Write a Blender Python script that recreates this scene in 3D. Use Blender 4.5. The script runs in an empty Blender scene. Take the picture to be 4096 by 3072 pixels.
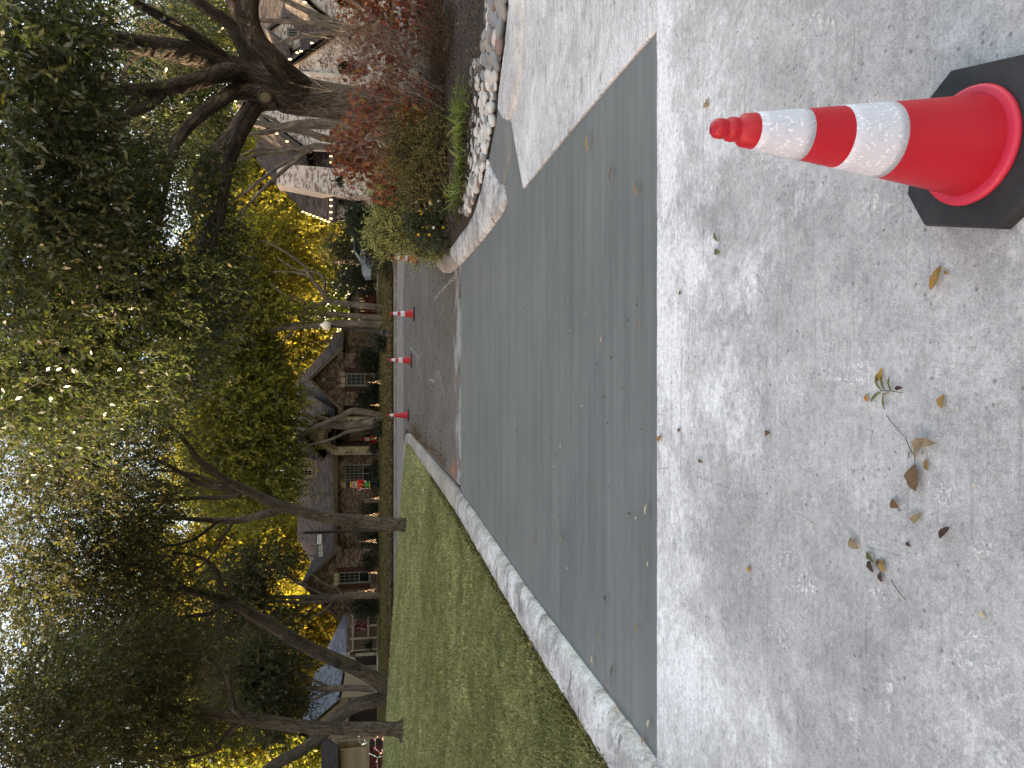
import bpy, math, random
import numpy as np
from mathutils import Vector, Matrix
from mathutils.geometry import tessellate_polygon
RD = random.Random(7)
NR = np.random.default_rng(7)
S = bpy.context.scene
C = S.collection
rad = math.radians

# ------------------------------------------------------------------ camera, sky, sun, exposure
FPX, PITCH, CH = 2840.0, rad(9.75), 1.53          # focal length in photo pixels, downward pitch, lens height (m)
cp, sp = math.cos(PITCH), math.sin(PITCH)
cam = bpy.data.cameras.new('camera'); camo = bpy.data.objects.new('camera', cam); C.objects.link(camo)
cam.sensor_fit = 'HORIZONTAL'; cam.sensor_width = 36.0; cam.lens = 36.0*FPX/4096.0
cam.clip_start = 0.05; cam.clip_end = 2000
# the phone was held upright and the picture stored sideways: picture right is down in the world
camo.matrix_world = Matrix(((0, 1, 0, 0), (-sp, 0, -cp, 0), (-cp, 0, sp, CH), (0, 0, 0, 1)))
S.camera = camo

SUN = Vector((-0.94, -0.20, 0.29)).normalized()
wd = bpy.data.worlds.new('World'); S.world = wd; wd.use_nodes = True
wn = wd.node_tree; bg = wn.nodes['Background']
sky = wn.nodes.new('ShaderNodeTexSky'); sky.sky_type = 'NISHITA'; sky.sun_disc = False
sky.sun_elevation = math.asin(SUN.z); sky.sun_rotation = math.atan2(SUN.x, SUN.y)
sky.air_density = 1.0; sky.dust_density = 1.6; sky.ozone_density = 1.0
tint = wn.nodes.new('ShaderNodeMix'); tint.data_type = 'RGBA'; tint.blend_type = 'MULTIPLY'; tint.inputs[0].default_value = 1.0   # white balance of the shot
tint.inputs[7].default_value = (1.33, 1.0, 0.74, 1); wn.links.new(sky.outputs[0], tint.inputs[6]); wn.links.new(tint.outputs[2], bg.inputs[0]); bg.inputs[1].default_value = 0.15
sl = bpy.data.lights.new('sun', 'SUN'); sl.energy = 4.9; sl.angle = rad(0.53); sl.color = (1.0, 0.80, 0.50)
so = bpy.data.objects.new('sun', sl); C.objects.link(so); so.rotation_euler = SUN.to_track_quat('Z', 'Y').to_euler()
so.location = (-40, -20, 40)
S.view_settings.view_transform = 'Standard'; S.view_settings.look = 'None'
S.view_settings.gamma = 1; S.view_settings.use_curve_mapping = False
S.view_settings.exposure = 2.25
S.render.engine = 'CYCLES'
S.cycles.max_bounces = 8; S.cycles.transparent_max_bounces = 8

# ------------------------------------------------------------------ where things stand
def ray(X, Y):
    dn = (X-2048.0)/FPX; rx = (1536.0-Y)/FPX
    return Vector((rx, cp-sp*dn, -sp-cp*dn))
def P(X, Y, y):                                    # the point seen at photo pixel (X, Y) at distance y along the ground
    d = ray(X, Y); t = y/d.y
    return Vector((d.x*t, y, CH+d.z*t))
SL = 0.0355                                        # the alley climbs gently away from the lens
def zg(x, y):                                      # the lie of the land
    if y <= 34.5:
        z = SL*y
        if x < -2.35:
            k = 1.0 if y < 26.6 else max(0.0, 1-(y-26.6)/1.7)
            z += 0.07*min(-x-2.35, 20)*k
        return z
    z = SL*34.5+0.13+(min(y, 48)-34.5)*0.075
    if y > 48: z += (min(y, 90)-48)*0.02
    return z
def G(X, Y, off=0.0):                              # the ground point seen at photo pixel (X, Y)
    d = ray(X, Y); a, b = 0.3, 80.0
    f = lambda t: CH+d.z*t-(zg(d.x*t, d.y*t)+off)
    for _ in range(60):
        m = (a+b)/2
        if f(m) > 0: a = m
        else: b = m
    return Vector((d.x*a, d.y*a, CH+d.z*a))

# ------------------------------------------------------------------ object helpers
def link(o, parent=None):
    C.objects.link(o)
    if parent is not None: o.parent = parent
    return o
def tag(o, label=None, cat=None, group=None, kind=None):
    if label: o['label'] = label
    if cat: o['category'] = cat
    if group: o['group'] = group
    if kind: o['kind'] = kind
    return o
def thing(name, label, cat, group=None, loc=(0, 0, 0)):
    o = bpy.data.objects.new(name, None); o.empty_display_size = 0.1; o.location = loc; link(o)
    return tag(o, label, cat, group)
def np_mesh(name, V, F, m, attrs=None, smooth=False, uv=None):
    V = np.asarray(V, dtype=np.float32).reshape(-1, 3); F = np.asarray(F, dtype=np.int32)
    n, k = F.shape
    me = bpy.data.meshes.new(name)
    me.vertices.add(len(V)); me.vertices.foreach_set('co', V.ravel())
    me.loops.add(n*k); me.loops.foreach_set('vertex_index', F.ravel())
    me.polygons.add(n); me.polygons.foreach_set('loop_start', np.arange(0, n*k, k, dtype=np.int32))
    me.polygons.foreach_set('loop_total', np.full(n, k, dtype=np.int32))
    if attrs:
        for an, av in attrs.items():
            a = me.attributes.new(an, 'FLOAT', 'POINT'); a.data.foreach_set('value', np.asarray(av, dtype=np.float32))
    if uv is not None:
        l = me.uv_layers.new(name='UVMap'); l.data.foreach_set('uv', np.asarray(uv, dtype=np.float32).ravel())
    me.update(calc_edges=True)
    if smooth: me.polygons.foreach_set('use_smooth', np.ones(n, dtype=bool))
    me.materials.append(m)
    return me
def add(name, me, parent=None, **kw):
    o = bpy.data.objects.new(name, me); link(o, parent); return tag(o, **kw) if kw else o
class MB:                                          # gathers faces into one mesh
    def __init__(s): s.v = []; s.f = []; s.mi = []; s.at = []
    def face(s, pts, mi=0, a=0.5):
        i = len(s.v); s.v += [tuple(p) for p in pts]; s.f.append(tuple(range(i, i+len(pts)))); s.mi.append(mi); s.at += [a]*len(pts)
    def quads(s, vs, fs, mi=0, a=0.5):
        i = len(s.v); s.v += [tuple(p) for p in vs]; s.at += [a]*len(vs)
        for f in fs: s.f.append(tuple(i+j for j in f)); s.mi.append(mi)
    def box(s, x0, x1, y0, y1, z0, z1, mi=0, a=0.5, M=None):
        v = [Vector(p) for p in ((x0, y0, z0), (x1, y0, z0), (x1, y1, z0), (x0, y1, z0), (x0, y0, z1), (x1, y0, z1), (x1, y1, z1), (x0, y1, z1))]
        if M is not None: v = [M@p for p in v]
        s.quads(v, [(3, 2, 1, 0), (4, 5, 6, 7), (0, 1, 5, 4), (1, 2, 6, 5), (2, 3, 7, 6), (3, 0, 4, 7)], mi, a)
    def bar(s, p, q, w, t=None, mi=0, a=0.5):      # a square bar from p to q
        p, q = Vector(p), Vector(q); d = (q-p); L = d.length
        if L < 1e-6: return
        M = Matrix.Translation(p)@d.to_track_quat('Z', 'Y').to_matrix().to_4x4()
        t = t or w
        s.box(-w/2, w/2, -t/2, t/2, 0, L, mi, a, M)
    def tube(s, pts, rr, seg=8, mi=0, a=0.5, cap=True):
        V, Fq, _ = tube_np(pts, rr, seg)
        s.quads([tuple(p) for p in V], [tuple(f) for f in Fq], mi, a)
        if cap:
            s.face([V[j] for j in range(seg)][::-1], mi, a); s.face([V[len(V)-seg+j] for j in range(seg)], mi, a)
    def lathe(s, prof, c=(0, 0, 0), seg=24, mi=0, a=0.5, M=None):   # prof = [(r, z)]
        vs = []
        for r, z in prof:
            for j in range(seg):
                t = 2*math.pi*j/seg; p = Vector((r*math.cos(t), r*math.sin(t), z))
                if M is not None: p = M@p
                vs.append(p+Vector(c))
        fs = [(i*seg+j, i*seg+(j+1)%seg, (i+1)*seg+(j+1)%seg, (i+1)*seg+j) for i in range(len(prof)-1) for j in range(seg)]
        s.quads(vs, fs, mi, a)
    def prism(s, poly, y0, y1, mi=0, a=0.5):       # a polygon in x,z pushed from y0 to y1
        n = len(poly)
        s.face([(p[0], y0, p[1]) for p in poly], mi, a); s.face([(p[0], y1, p[1]) for p in poly][::-1], mi, a)
        for i in range(n):
            p, q = poly[i], poly[(i+1) % n]
            s.face([(p[0], y0, p[1]), (p[0], y1, p[1]), (q[0], y1, q[1]), (q[0], y0, q[1])], mi, a)
    def mesh(s, name, mats, smooth=False):
        me = bpy.data.meshes.new(name); me.from_pydata(s.v, [], s.f)
        for m in (mats if isinstance(mats, (list, tuple)) else [mats]): me.materials.append(m)
        me.polygons.foreach_set('material_index', s.mi)
        if smooth: me.polygons.foreach_set('use_smooth', [True]*len(s.f))
        a = me.attributes.new('rnd', 'FLOAT', 'POINT'); a.data.foreach_set('value', s.at)
        return me
    def build(s, name, mats, parent=None, smooth=False, **kw):
        return add(name, s.mesh(name, mats, smooth), parent, **kw)
def smooth_path(pts, rr, n=5):                     # Catmull-Rom through the points
    pts = [Vector(p) for p in pts]; out = []; ro = []
    for i in range(len(pts)-1):
        p0, p1, p2, p3 = pts[max(i-1, 0)], pts[i], pts[i+1], pts[min(i+2, len(pts)-1)]
        for k in range(n):
            t = k/n
            out.append(0.5*((2*p1)+(p2-p0)*t+(2*p0-5*p1+4*p2-p3)*t*t+(3*p1-p0-3*p2+p3)*t**3)); ro.append(rr[i]*(1-t)+rr[i+1]*t)
    out.append(pts[-1]); ro.append(rr[-1])
    return out, ro
def tube_np(pts, rr, seg=8, bump=0.0, seed=0):
    pts = [Vector(p) for p in pts]; n = len(pts)
    T = [(pts[min(i+1, n-1)]-pts[max(i-1, 0)]).normalized() for i in range(n)]
    u = T[0].orthogonal().normalized(); V = []; L = 0; UV = []
    rg = np.random.default_rng(seed); ph = rg.uniform(0, 6.28, 6)
    for i in range(n):
        u = (u-T[i]*u.dot(T[i])).normalized(); w = T[i].cross(u)
        if i: L += (pts[i]-pts[i-1]).length
        for j in range(seg):
            a = 2*math.pi*j/seg
            r = rr[i]*(1+bump*(0.5*math.sin(3*a+ph[0]+L*0.7)+0.35*math.sin(5*a+ph[1]-L*1.3)+0.4*math.sin(2*a+ph[2]+L*2.1)+0.25*math.sin(L*5+ph[3]+a)))
            V.append(pts[i]+u*(r*math.cos(a))+w*(r*math.sin(a))); UV.append((j, L))
    F = [(i*seg+j, i*seg+(j+1) % seg, (i+1)*seg+(j+1) % seg, (i+1)*seg+j) for i in range(n-1) for j in range(seg)]
    return V, F, UV
def limb_mesh(name, pts, rr, m, seg=12, bump=0.07, seed=0, n=5):
    p, r = smooth_path(pts, rr, n)
    V, F, UV = tube_np(p, r, seg, bump, seed)
    rm = sum(r)/len(r); uv = []
    for f in F:
        for k, vi in enumerate(f):
            j, L = UV[vi]
            if k in (1, 2) and j == 0: j = seg
            uv.append((2*math.pi*rm*j/seg, L))
    # closed tip and foot
    V += [p[-1]+(p[-1]-p[-2]).normalized()*r[-1]*0.5]; t = len(V)-1; b = len(V)-1-seg
    me = np_mesh(name, [tuple(v) for v in V], F, m, smooth=True, uv=uv)
    return me

# ------------------------------------------------------------------ material helpers
class NT:
    def __init__(s, name):
        s.m = bpy.data.materials.new(name); s.m.use_nodes = True; s.t = s.m.node_tree; s.b = s.t.nodes['Principled BSDF']
        s.b.inputs['Roughness'].default_value = 0.8; s.b.inputs['Specular IOR Level'].default_value = 0.3
        s._c = None
    def n(s, ty, **kw):
        x = s.t.nodes.new(ty)
        for k, v in kw.items(): setattr(x, k, v)
        return x
    def l(s, a, b): s.t.links.new(a, b)
    def set(s, sock, v):
        if hasattr(v, 'links'): s.l(v, sock)
        else: sock.default_value = v if not (isinstance(v, tuple) and len(v) == 3 and sock.type == 'RGBA') else (*v, 1)
    def co(s, scale=(1, 1, 1), rot=(0, 0, 0), loc=(0, 0, 0), src='Object'):
        tc = s.n('ShaderNodeTexCoord'); mp = s.n('ShaderNodeMapping')
        s.l(tc.outputs[src], mp.inputs[0]); mp.inputs['Scale'].default_value = scale; mp.inputs['Rotation'].default_value = rot; mp.inputs['Location'].default_value = loc
        return mp.outputs[0]
    def noise(s, sc=5, det=4, ro=0.55, co=None, dist=0.0):
        x = s.n('ShaderNodeTexNoise'); x.inputs['Scale'].default_value = sc; x.inputs['Detail'].default_value = det
        x.inputs['Roughness'].default_value = ro; x.inputs['Distortion'].default_value = dist
        s.l(co if co is not None else s.co(), x.inputs['Vector']); return x.outputs['Fac']
    def voro(s, sc=5, co=None, feat='F1', out='Distance', rnd=1.0):
        x = s.n('ShaderNodeTexVoronoi', feature=feat); x.inputs['Scale'].default_value = sc; x.inputs['Randomness'].default_value = rnd
        s.l(co if co is not None else s.co(), x.inputs['Vector']); return x.outputs[out]
    def ramp(s, f, st):
        x = s.n('ShaderNodeValToRGB'); e = x.color_ramp.elements
        while len(e) < len(st): e.new(0.5)
        for q, (p, c) in zip(e, st):
            q.position = p; q.color = (c, c, c, 1) if not isinstance(c, tuple) else (*c, 1)
        s.set(x.inputs[0], f); return x.outputs[0]
    def mix(s, f, a, b, bl='MIX'):
        x = s.n('ShaderNodeMix', data_type='RGBA', blend_type=bl)
        s.set(x.inputs[0], f); s.set(x.inputs[6], a); s.set(x.inputs[7], b); return x.outputs[2]
    def ma(s, op, a, b=0.0, c=None):
        x = s.n('ShaderNodeMath', operation=op); s.set(x.inputs[0], a); s.set(x.inputs[1], b)
        if c is not None: s.set(x.inputs[2], c)
        return x.outputs[0]
    def attr(s, name='rnd'):
        x = s.n('ShaderNodeAttribute'); x.attribute_name = name; return x.outputs['Fac']
    def bump(s, h, st=0.3, d=0.01):
        x = s.n('ShaderNodeBump'); x.inputs['Strength'].default_value = st; x.inputs['Distance'].default_value = d
        s.l(h, x.inputs['Height']); s.l(x.outputs[0], s.b.inputs['Normal']); return x
    def col(s, v): s.set(s.b.inputs['Base Color'], v)
    def rough(s, v): s.set(s.b.inputs['Roughness'], v)
def g3(v, t=0.0): return (v*(1+t), v, v*(1-t))
def plain(name, c, rough=0.7, spec=0.3, metal=0.0, var=0.12, sc=6.0, bump=0.0):
    k = NT(name); nz = k.noise(sc, 5, 0.6)
    k.col(k.mix(nz, tuple(x*(1-var) for x in c), tuple(min(1, x*(1+var)) for x in c)))
    k.rough(rough); k.b.inputs['Specular IOR Level'].default_value = spec; k.b.inputs['Metallic'].default_value = metal
    if bump: k.bump(k.noise(sc*12, 4), 0.4, bump)
    return k.m
def glow(name, c, st):
    k = NT(name); k.col(tuple(c)); k.b.inputs['Emission Color'].default_value = (*c, 1); k.b.inputs['Emission Strength'].default_value = st; return k.m
def leaf_mat(name, stops, trans=0.35, rough=0.45, spec=0.35, tcol=1.6):
    k = NT(name); c = k.ramp(k.attr(), stops)
    k.col(c); k.rough(rough); k.b.inputs['Specular IOR Level'].default_value = spec
    tr = k.n('ShaderNodeBsdfTranslucent'); k.l(k.mix(1.0, c, (tcol*0.92, tcol, tcol*0.50), 'MULTIPLY'), tr.inputs['Color'])
    mx = k.n('ShaderNodeMixShader'); mx.inputs[0].default_value = trans
    k.l(k.b.outputs[0], mx.inputs[1]); k.l(tr.outputs[0], mx.inputs[2]); k.l(mx.outputs[0], k.t.nodes['Material Output'].inputs[0])
    return k.m

def concrete(name, lo, hi, white, wcov, warm=0.0, band=None, streak=0.25, srot=0.3, pits=0.5, spots=0.0, wsc=1.0, wamt=0.9):
    k = NT(name); co = k.co()
    mul = lambda f, c, r: k.mix(f, c, k.mix(1.0, c, r, 'MULTIPLY'))
    big = k.noise(0.8, 4, 0.6, co); mid = k.noise(5, 8, 0.72, co); fine = k.noise(45, 6, 0.78, co); vf = k.noise(190, 3, 0.75, co)
    base = k.mix(k.ramp(big, [(0.38, 0.0), (0.62, 1.0)]), g3(lo, warm), g3(hi, warm*0.7))
    base = mul(0.9, base, k.ramp(mid, [(0.36, 0.80), (0.5, 1.0), (0.64, 1.18)]))
    # dry white bloom and slurry residue left on the surface
    w1 = k.noise(1.5*wsc, 6, 0.68, k.co(loc=(3, 7, 0)), 0.5)
    w2 = k.noise(17*wsc, 8, 0.82, k.co(loc=(1, 2, 0), scale=(1, 1.6, 1), rot=(0, 0, srot)))
    wf = k.ma('ADD', k.ma('MULTIPLY', w1, 0.9), k.ma('MULTIPLY', w2, 0.55))
    if band:                                       # residue lies thickest beside the cut edge
        sx = k.n('ShaderNodeSeparateXYZ'); k.l(co, sx.inputs[0])
        for (ax, a, b, amt) in band:
            mr = k.n('ShaderNodeMapRange', interpolation_type='SMOOTHSTEP'); wy = k.ma('ADD', sx.outputs[ax], k.ma('MULTIPLY', k.ma('SUBTRACT', k.noise(2.2, 8, 0.75, k.co(loc=(8, 3, 0))), 0.5), 2.2))
            k.l(wy, mr.inputs[0]); mr.inputs[1].default_value = a; mr.inputs[2].default_value = b; mr.inputs[3].default_value = 0; mr.inputs[4].default_value = amt
            wf = k.ma('ADD', wf, mr.outputs[0])
    wm = k.ramp(wf, [(wcov-0.04, 0.0), (wcov+0.06, 0.40), (wcov+0.14, 0.80), (wcov+0.25, 1.0)])
    c = k.mix(k.ma('MULTIPLY', wm, wamt), base, g3(white, -0.012))
    # broom scratches, grain
    st = k.noise(3.2, 7, 0.75, k.co(scale=(1.0, 22, 1), rot=(0, 0, srot)))
    c = mul(streak, c, k.ramp(st, [(0.38, 0.62), (0.5, 1.0), (0.62, 1.22)]))
    c = mul(0.9, c, k.ramp(fine, [(0.36, 0.74), (0.5, 1.0), (0.64, 1.17)]))
    c = mul(0.85, c, k.ramp(vf, [(0.36, 0.74), (0.52, 1.0), (0.66, 1.22)]))
    # long scraped lines, dark and white
    ln = k.noise(1.3, 3, 0.6, k.co(scale=(0.5, 34, 1), rot=(0, 0, srot+0.25), loc=(4, 0, 0)))
    lm = k.ma('MULTIPLY', k.ramp(ln, [(0.615, 0.0), (0.635, 1.0)]), k.ramp(k.noise(2.1, 3, 0.6, k.co(loc=(9, 9, 0))), [(0.5, 0.0), (0.58, 1.0)]))
    c = k.mix(k.ma('MULTIPLY', lm, 0.28), c, g3(lo*0.5, warm))
    # pits and popped aggregate, pale sand grains
    vo = k.voro(26, k.co(loc=(5, 1, 0))); pm = k.ma('MULTIPLY', k.ramp(vo, [(0.07, 1.0), (0.20, 0.0)]), k.ramp(k.noise(7, 3, 0.6, co), [(0.48, 0.0), (0.56, 1.0)]))
    c = k.mix(k.ma('MULTIPLY', pm, pits), c, g3(lo*0.42, warm))
    v3 = k.voro(58, k.co(loc=(2, 6, 0))); c = k.mix(k.ramp(v3, [(0.05, 0.55), (0.14, 0.0)]), c, g3(white*1.05))
    if spots:
        v2 = k.noise(1.0, 7, 0.78, k.co(scale=(4, 9, 1), loc=(2, 9, 0), rot=(0, 0, srot*0.3)))
        c = k.mix(k.ma('MULTIPLY', k.ramp(v2, [(0.565, 0.0), (0.615, 1.0)]), spots), c, g3(lo*0.62, warm))
    k.col(c); k.rough(0.88); k.b.inputs['Specular IOR Level'].default_value = 0.22
    h = k.ma('ADD', k.ma('MULTIPLY', fine, 0.8), k.ma('ADD', k.ma('MULTIPLY', st, 0.5), k.ma('MULTIPLY', k.ma('ADD', pm, lm), -0.8)))
    k.bump(h, 0.5, 0.008)
    return k.m

# ------------------------------------------------------------------ ground materials
M = {}
M['conc_front'] = concrete('worn_concrete', 0.37, 0.48, 0.82, 0.84, 0.002, band=[(1, 2.3, 3.6, 0.24)], streak=0.20, srot=0.9, spots=0.25, pits=0.8)
M['conc_right'] = concrete('bleached_concrete', 0.40, 0.48, 0.70, 0.66, 0.0, streak=0.6, srot=0.15, spots=0.85, pits=0.9)
M['conc_kerb'] = concrete('curb_concrete', 0.24, 0.40, 0.80, 0.69, 0.03, streak=0.5, srot=1.4, spots=1.0, pits=1.0, wsc=2.2)
M['conc_kerb_tan'] = concrete('curb_concrete_tan', 0.26, 0.36, 0.56, 0.86, 0.12, streak=0.5, srot=1.2, spots=0.4)
M['conc_road'] = concrete('road_concrete', 0.098, 0.140, 0.36, 0.93, 0.15, band=[(1, 12.9, 11.5, 0.24), (1, 17, 12, 0.05)], streak=0.5, srot=0.1, spots=0.4)
M['conc_street'] = concrete('street_concrete', 0.17, 0.23, 0.36, 0.95, 0.10, streak=0.4, srot=0.0, spots=0.3)
k = NT('fresh_concrete'); co = k.co(); mul = lambda f, c, r: k.mix(f, c, k.mix(1.0, c, r, 'MULTIPLY'))
b1 = k.noise(1.6, 6, 0.65, k.co(scale=(0.30, 6, 1))); b2 = k.noise(9, 7, 0.78, k.co(scale=(0.10, 8, 1))); b3 = k.noise(0.9, 4, 0.6, co)
c = k.mix(k.ramp(b3, [(0.38, 0.0), (0.62, 1.0)]), (0.134, 0.145, 0.143), (0.155, 0.164, 0.160))
c = mul(0.9, c, k.ramp(b1, [(0.36, 0.86), (0.5, 1.0), (0.64, 1.13)])); c = mul(0.9, c, k.ramp(b2, [(0.36, 0.84), (0.5, 1.0), (0.64, 1.16)]))
c = mul(0.5, c, k.ramp(k.noise(120, 3, 0.7, co), [(0.36, 0.86), (0.64, 1.14)]))
k.col(c); k.rough(k.ramp(b2, [(0.35, 0.46), (0.65, 0.70)])); k.b.inputs['Specular IOR Level'].default_value = 0.35
k.bump(k.ma('ADD', b2, k.ma('MULTIPLY', b1, 0.6)), 0.4, 0.006); M['fresh'] = k.m
M['soil'] = plain('dark_soil', (0.045, 0.036, 0.028), 0.95, 0.1, var=0.5, sc=9, bump=0.02)
M['mulch'] = plain('dark_mulch', (0.052, 0.042, 0.036), 0.95, 0.15, var=0.6, sc=22, bump=0.03)
M['turf'] = plain('turf_soil', (0.16, 0.165, 0.075), 0.95, 0.1, var=0.45, sc=3.0, bump=0.02)
M['yard'] = plain('dormant_grass', (0.105, 0.095, 0.045), 0.95, 0.1, var=0.45, sc=2.0, bump=0.02)

# ------------------------------------------------------------------ ground sheets
xs = np.concatenate([np.arange(-160, -40, 12), np.arange(-40, 40, 1.5), np.arange(40, 161, 12)])
ys = np.concatenate([np.arange(-60, -4, 8), np.arange(-4, 60, 1.1), np.arange(60, 260, 12)])
V = [(x, y, zg(x, y)-0.09) for y in ys for x in xs]; w = len(xs)
F = [(j*w+i, j*w+i+1, (j+1)*w+i+1, (j+1)*w+i) for j in range(len(ys)-1) for i in range(w-1)]
add('ground', np_mesh('ground', V, F, M['soil'], smooth=True), kind='structure')
def zp(y): return SL*min(y, 34.5)
def wob(x, y, amp):
    return amp*(math.sin(x*31+y*17)+math.sin(x*13.7-y*41+1.3)+math.sin(x*67+y*59+0.7))/3
def edge_pts(pts, step=0.12, amp=0.006):
    out = []
    n = len(pts)
    for i in range(n):
        p, q = Vector(pts[i][:2]), Vector(pts[(i+1) % n][:2]); m = max(1, min(80, int((q-p).length/step)))
        d = (q-p).normalized(); nn = Vector((-d.y, d.x))
        for j in range(m):
            r = p.lerp(q, j/m); out.append(r+nn*(wob(r.x, r.y, amp) if j else 0))
    return out
def inset(pts, d):
    n = len(pts); A = sum(pts[i].x*pts[(i+1) % n].y-pts[(i+1) % n].x*pts[i].y for i in range(n)); sg = 1 if A > 0 else -1
    out = []
    for i in range(n):
        t = (pts[(i+1) % n]-pts[i-1]).normalized(); out.append(pts[i]+Vector((-t.y, t.x))*(sg*d))
    return out if sg > 0 else out[::-1]
def slab(name, pts, m, off=0.0, thick=0.09, gap=0.004, amp=0.006, bev=0.006):
    e = inset(edge_pts(pts, amp=amp), gap)
    zf = (lambda p: zg(p.x, p.y)) if max(p.y for p in e) > 34.6 else (lambda p: zp(p.y))
    top = [(p.x, p.y, zf(p)+off) for p in inset(e, bev)]
    if bev: mid = [(p.x, p.y, zf(p)+off-bev) for p in e]
    else: mid = top
    bot = [(p.x, p.y, zf(p)+off-thick) for p in e]; n = len(top)
    v = top+mid+bot; f = [tuple(range(n))]
    for i in range(n):
        j = (i+1) % n
        f += [(n+i, n+j, j, i), (2*n+i, 2*n+j, n+j, n+i)]
    me = bpy.data.meshes.new(name); me.from_pydata(v, [], f); me.materials.append(m)
    return add(name, me, kind='structure')
g = lambda L, off=0.0: [G(X, Y, off).xy for X, Y in L]
NEAR = G(2625, 1600).y; FAR = G(1840, 1500).y
R_EDGE = [(1846, 1051), (1919, 968), (1965, 908), (2002, 855), (2021, 809), (2012, 749), (2005, 713), (1985, 690), (1952, 636)]
R_ROCK = [(1965, 563), (1982, 477), (1990, 424)]
R_BACK = [(2012, 457), (2041, 491), (2051, 530), (2071, 643), (2091, 756)]
R_CUT = [(2263, 544), (2429, 345), (2614, 133)]
kerb_in = [(-2.02, 2.9), (-2.015, NEAR), (-1.97, 6.4), (-1.75, FAR), (-1.70, 16), (-1.66, 20), (-1.64, 24), (-1.75, 25.6), (-2.25, 26.9), (-3.4, 27.8), (-6, 28.3), (-12, 28.7), (-30, 29.4)]
slab_poly = [Vector((-2.015, NEAR)), Vector((-1.97, 6.4)), Vector((-1.75, FAR))]+[Vector(p) for p in g(R_EDGE[:1])]
slab_poly[3].y = FAR
slab_poly += [Vector(p) for p in g(R_EDGE[1:]+R_ROCK+R_BACK+R_CUT)]
slab_poly[-1].y = NEAR
slab('fresh_concrete_slab', slab_poly, M['fresh'], off=-0.012, bev=0.003, gap=0.006)
slab('alley_pavement', [(-9, -3), (9, -3), (9, NEAR), (-2.015, NEAR), (-9, NEAR-0.2)], M['conc_front'])
tri = [Vector(p) for p in g([(2614, 133)]+R_CUT[1::-1]+R_BACK[:0:-1])]
tri[0].y = NEAR
GUT = [(2075, 380), (2087, 280), (2095, 150), (2098, 0), (2104, -260)]
gut = [Vector(p) for p in g(GUT)]
slab('driveway_pavement', tri+gut+[Vector((9.5, 8.2)), Vector((9.0, NEAR))], M['conc_right'])
slab('road', [(-1.66, FAR), (-1.66, 28.5), (12, 28.5), (14, 22), (11, 18.6), (5.2, 17.2), (2.6, 15.6)]+[Vector(p) for p in g([(1773, 1087), (1800, 1095)])]+[Vector((G(1846, 1051).x, FAR))], M['conc_road'])
slab('street', [(-45, 28.3), (45, 28.3), (45, 34.1), (-45, 34.1)], M['conc_street'], off=0.004, amp=0.0)
st = [(-45, 34.1), (45, 34.1), (45, 34.5), (-45, 34.5)]
slab('gutter', st, plain('gutter_concrete', (0.23, 0.21, 0.18), 0.9, 0.2, var=0.2, sc=3), off=0.0, amp=0)
def sweep(name, path, prof, m, step=0.25):          # prof = [(offset to the left of the path, height)]
    pts = []
    for i in range(len(path)-1):
        p, q = Vector(path[i]), Vector(path[i+1]); n = max(1, int((q-p).length/step))
        pts += [p.lerp(q, j/n) for j in range(n)]
    pts.append(Vector(path[-1])); V = []; F = []; w = len(prof)
    for i, p in enumerate(pts):
        t = (pts[min(i+2, len(pts)-1)]-pts[max(i-2, 0)]).normalized(); nn = Vector((-t.y, t.x))
        for j, (o, h) in enumerate(prof):
            o2 = o+(wob(p.x*.9+j, p.y*.9, 0.009) if 0 < j else wob(p.x, p.y, 0.004)); q = p+nn*o2
            V.append((q.x, q.y, SL*min(p.y, 34.5)+h+(wob(p.x+j, p.y*1.3, 0.003)+wob(p.x+j*2, p.y*.31, 0.003) if 0 < j < w-1 else 0)))
    for i in range(len(pts)-1):
        for j in range(w-1): F.append((i*w+j, (i+1)*w+j, (i+1)*w+j+1, i*w+j+1))
    me = np_mesh(name, V, np.array(F)[:, ::-1], m, smooth=True)
    return add(name, me, kind='structure')
KP = [(0.004, -0.09), (0.006, 0.022), (0.04, 0.048), (0.09, 0.062), (0.20, 0.070), (0.33, 0.066), (0.37, 0.05), (0.385, -0.08)]
i24 = 7
sweep('curb', kerb_in[:4], KP, M['conc_kerb'], 0.1)
sweep('curb', kerb_in[3:], KP, M['conc_kerb_tan'], 0.3)
sweep('curb', [(-45, 34.5), (45, 34.5)], [(-0.0, -0.05), (0.01, 0.10), (0.04, 0.125), (0.16, 0.13), (0.17, 0.0)], M['conc_street'], 1.0)
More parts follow.
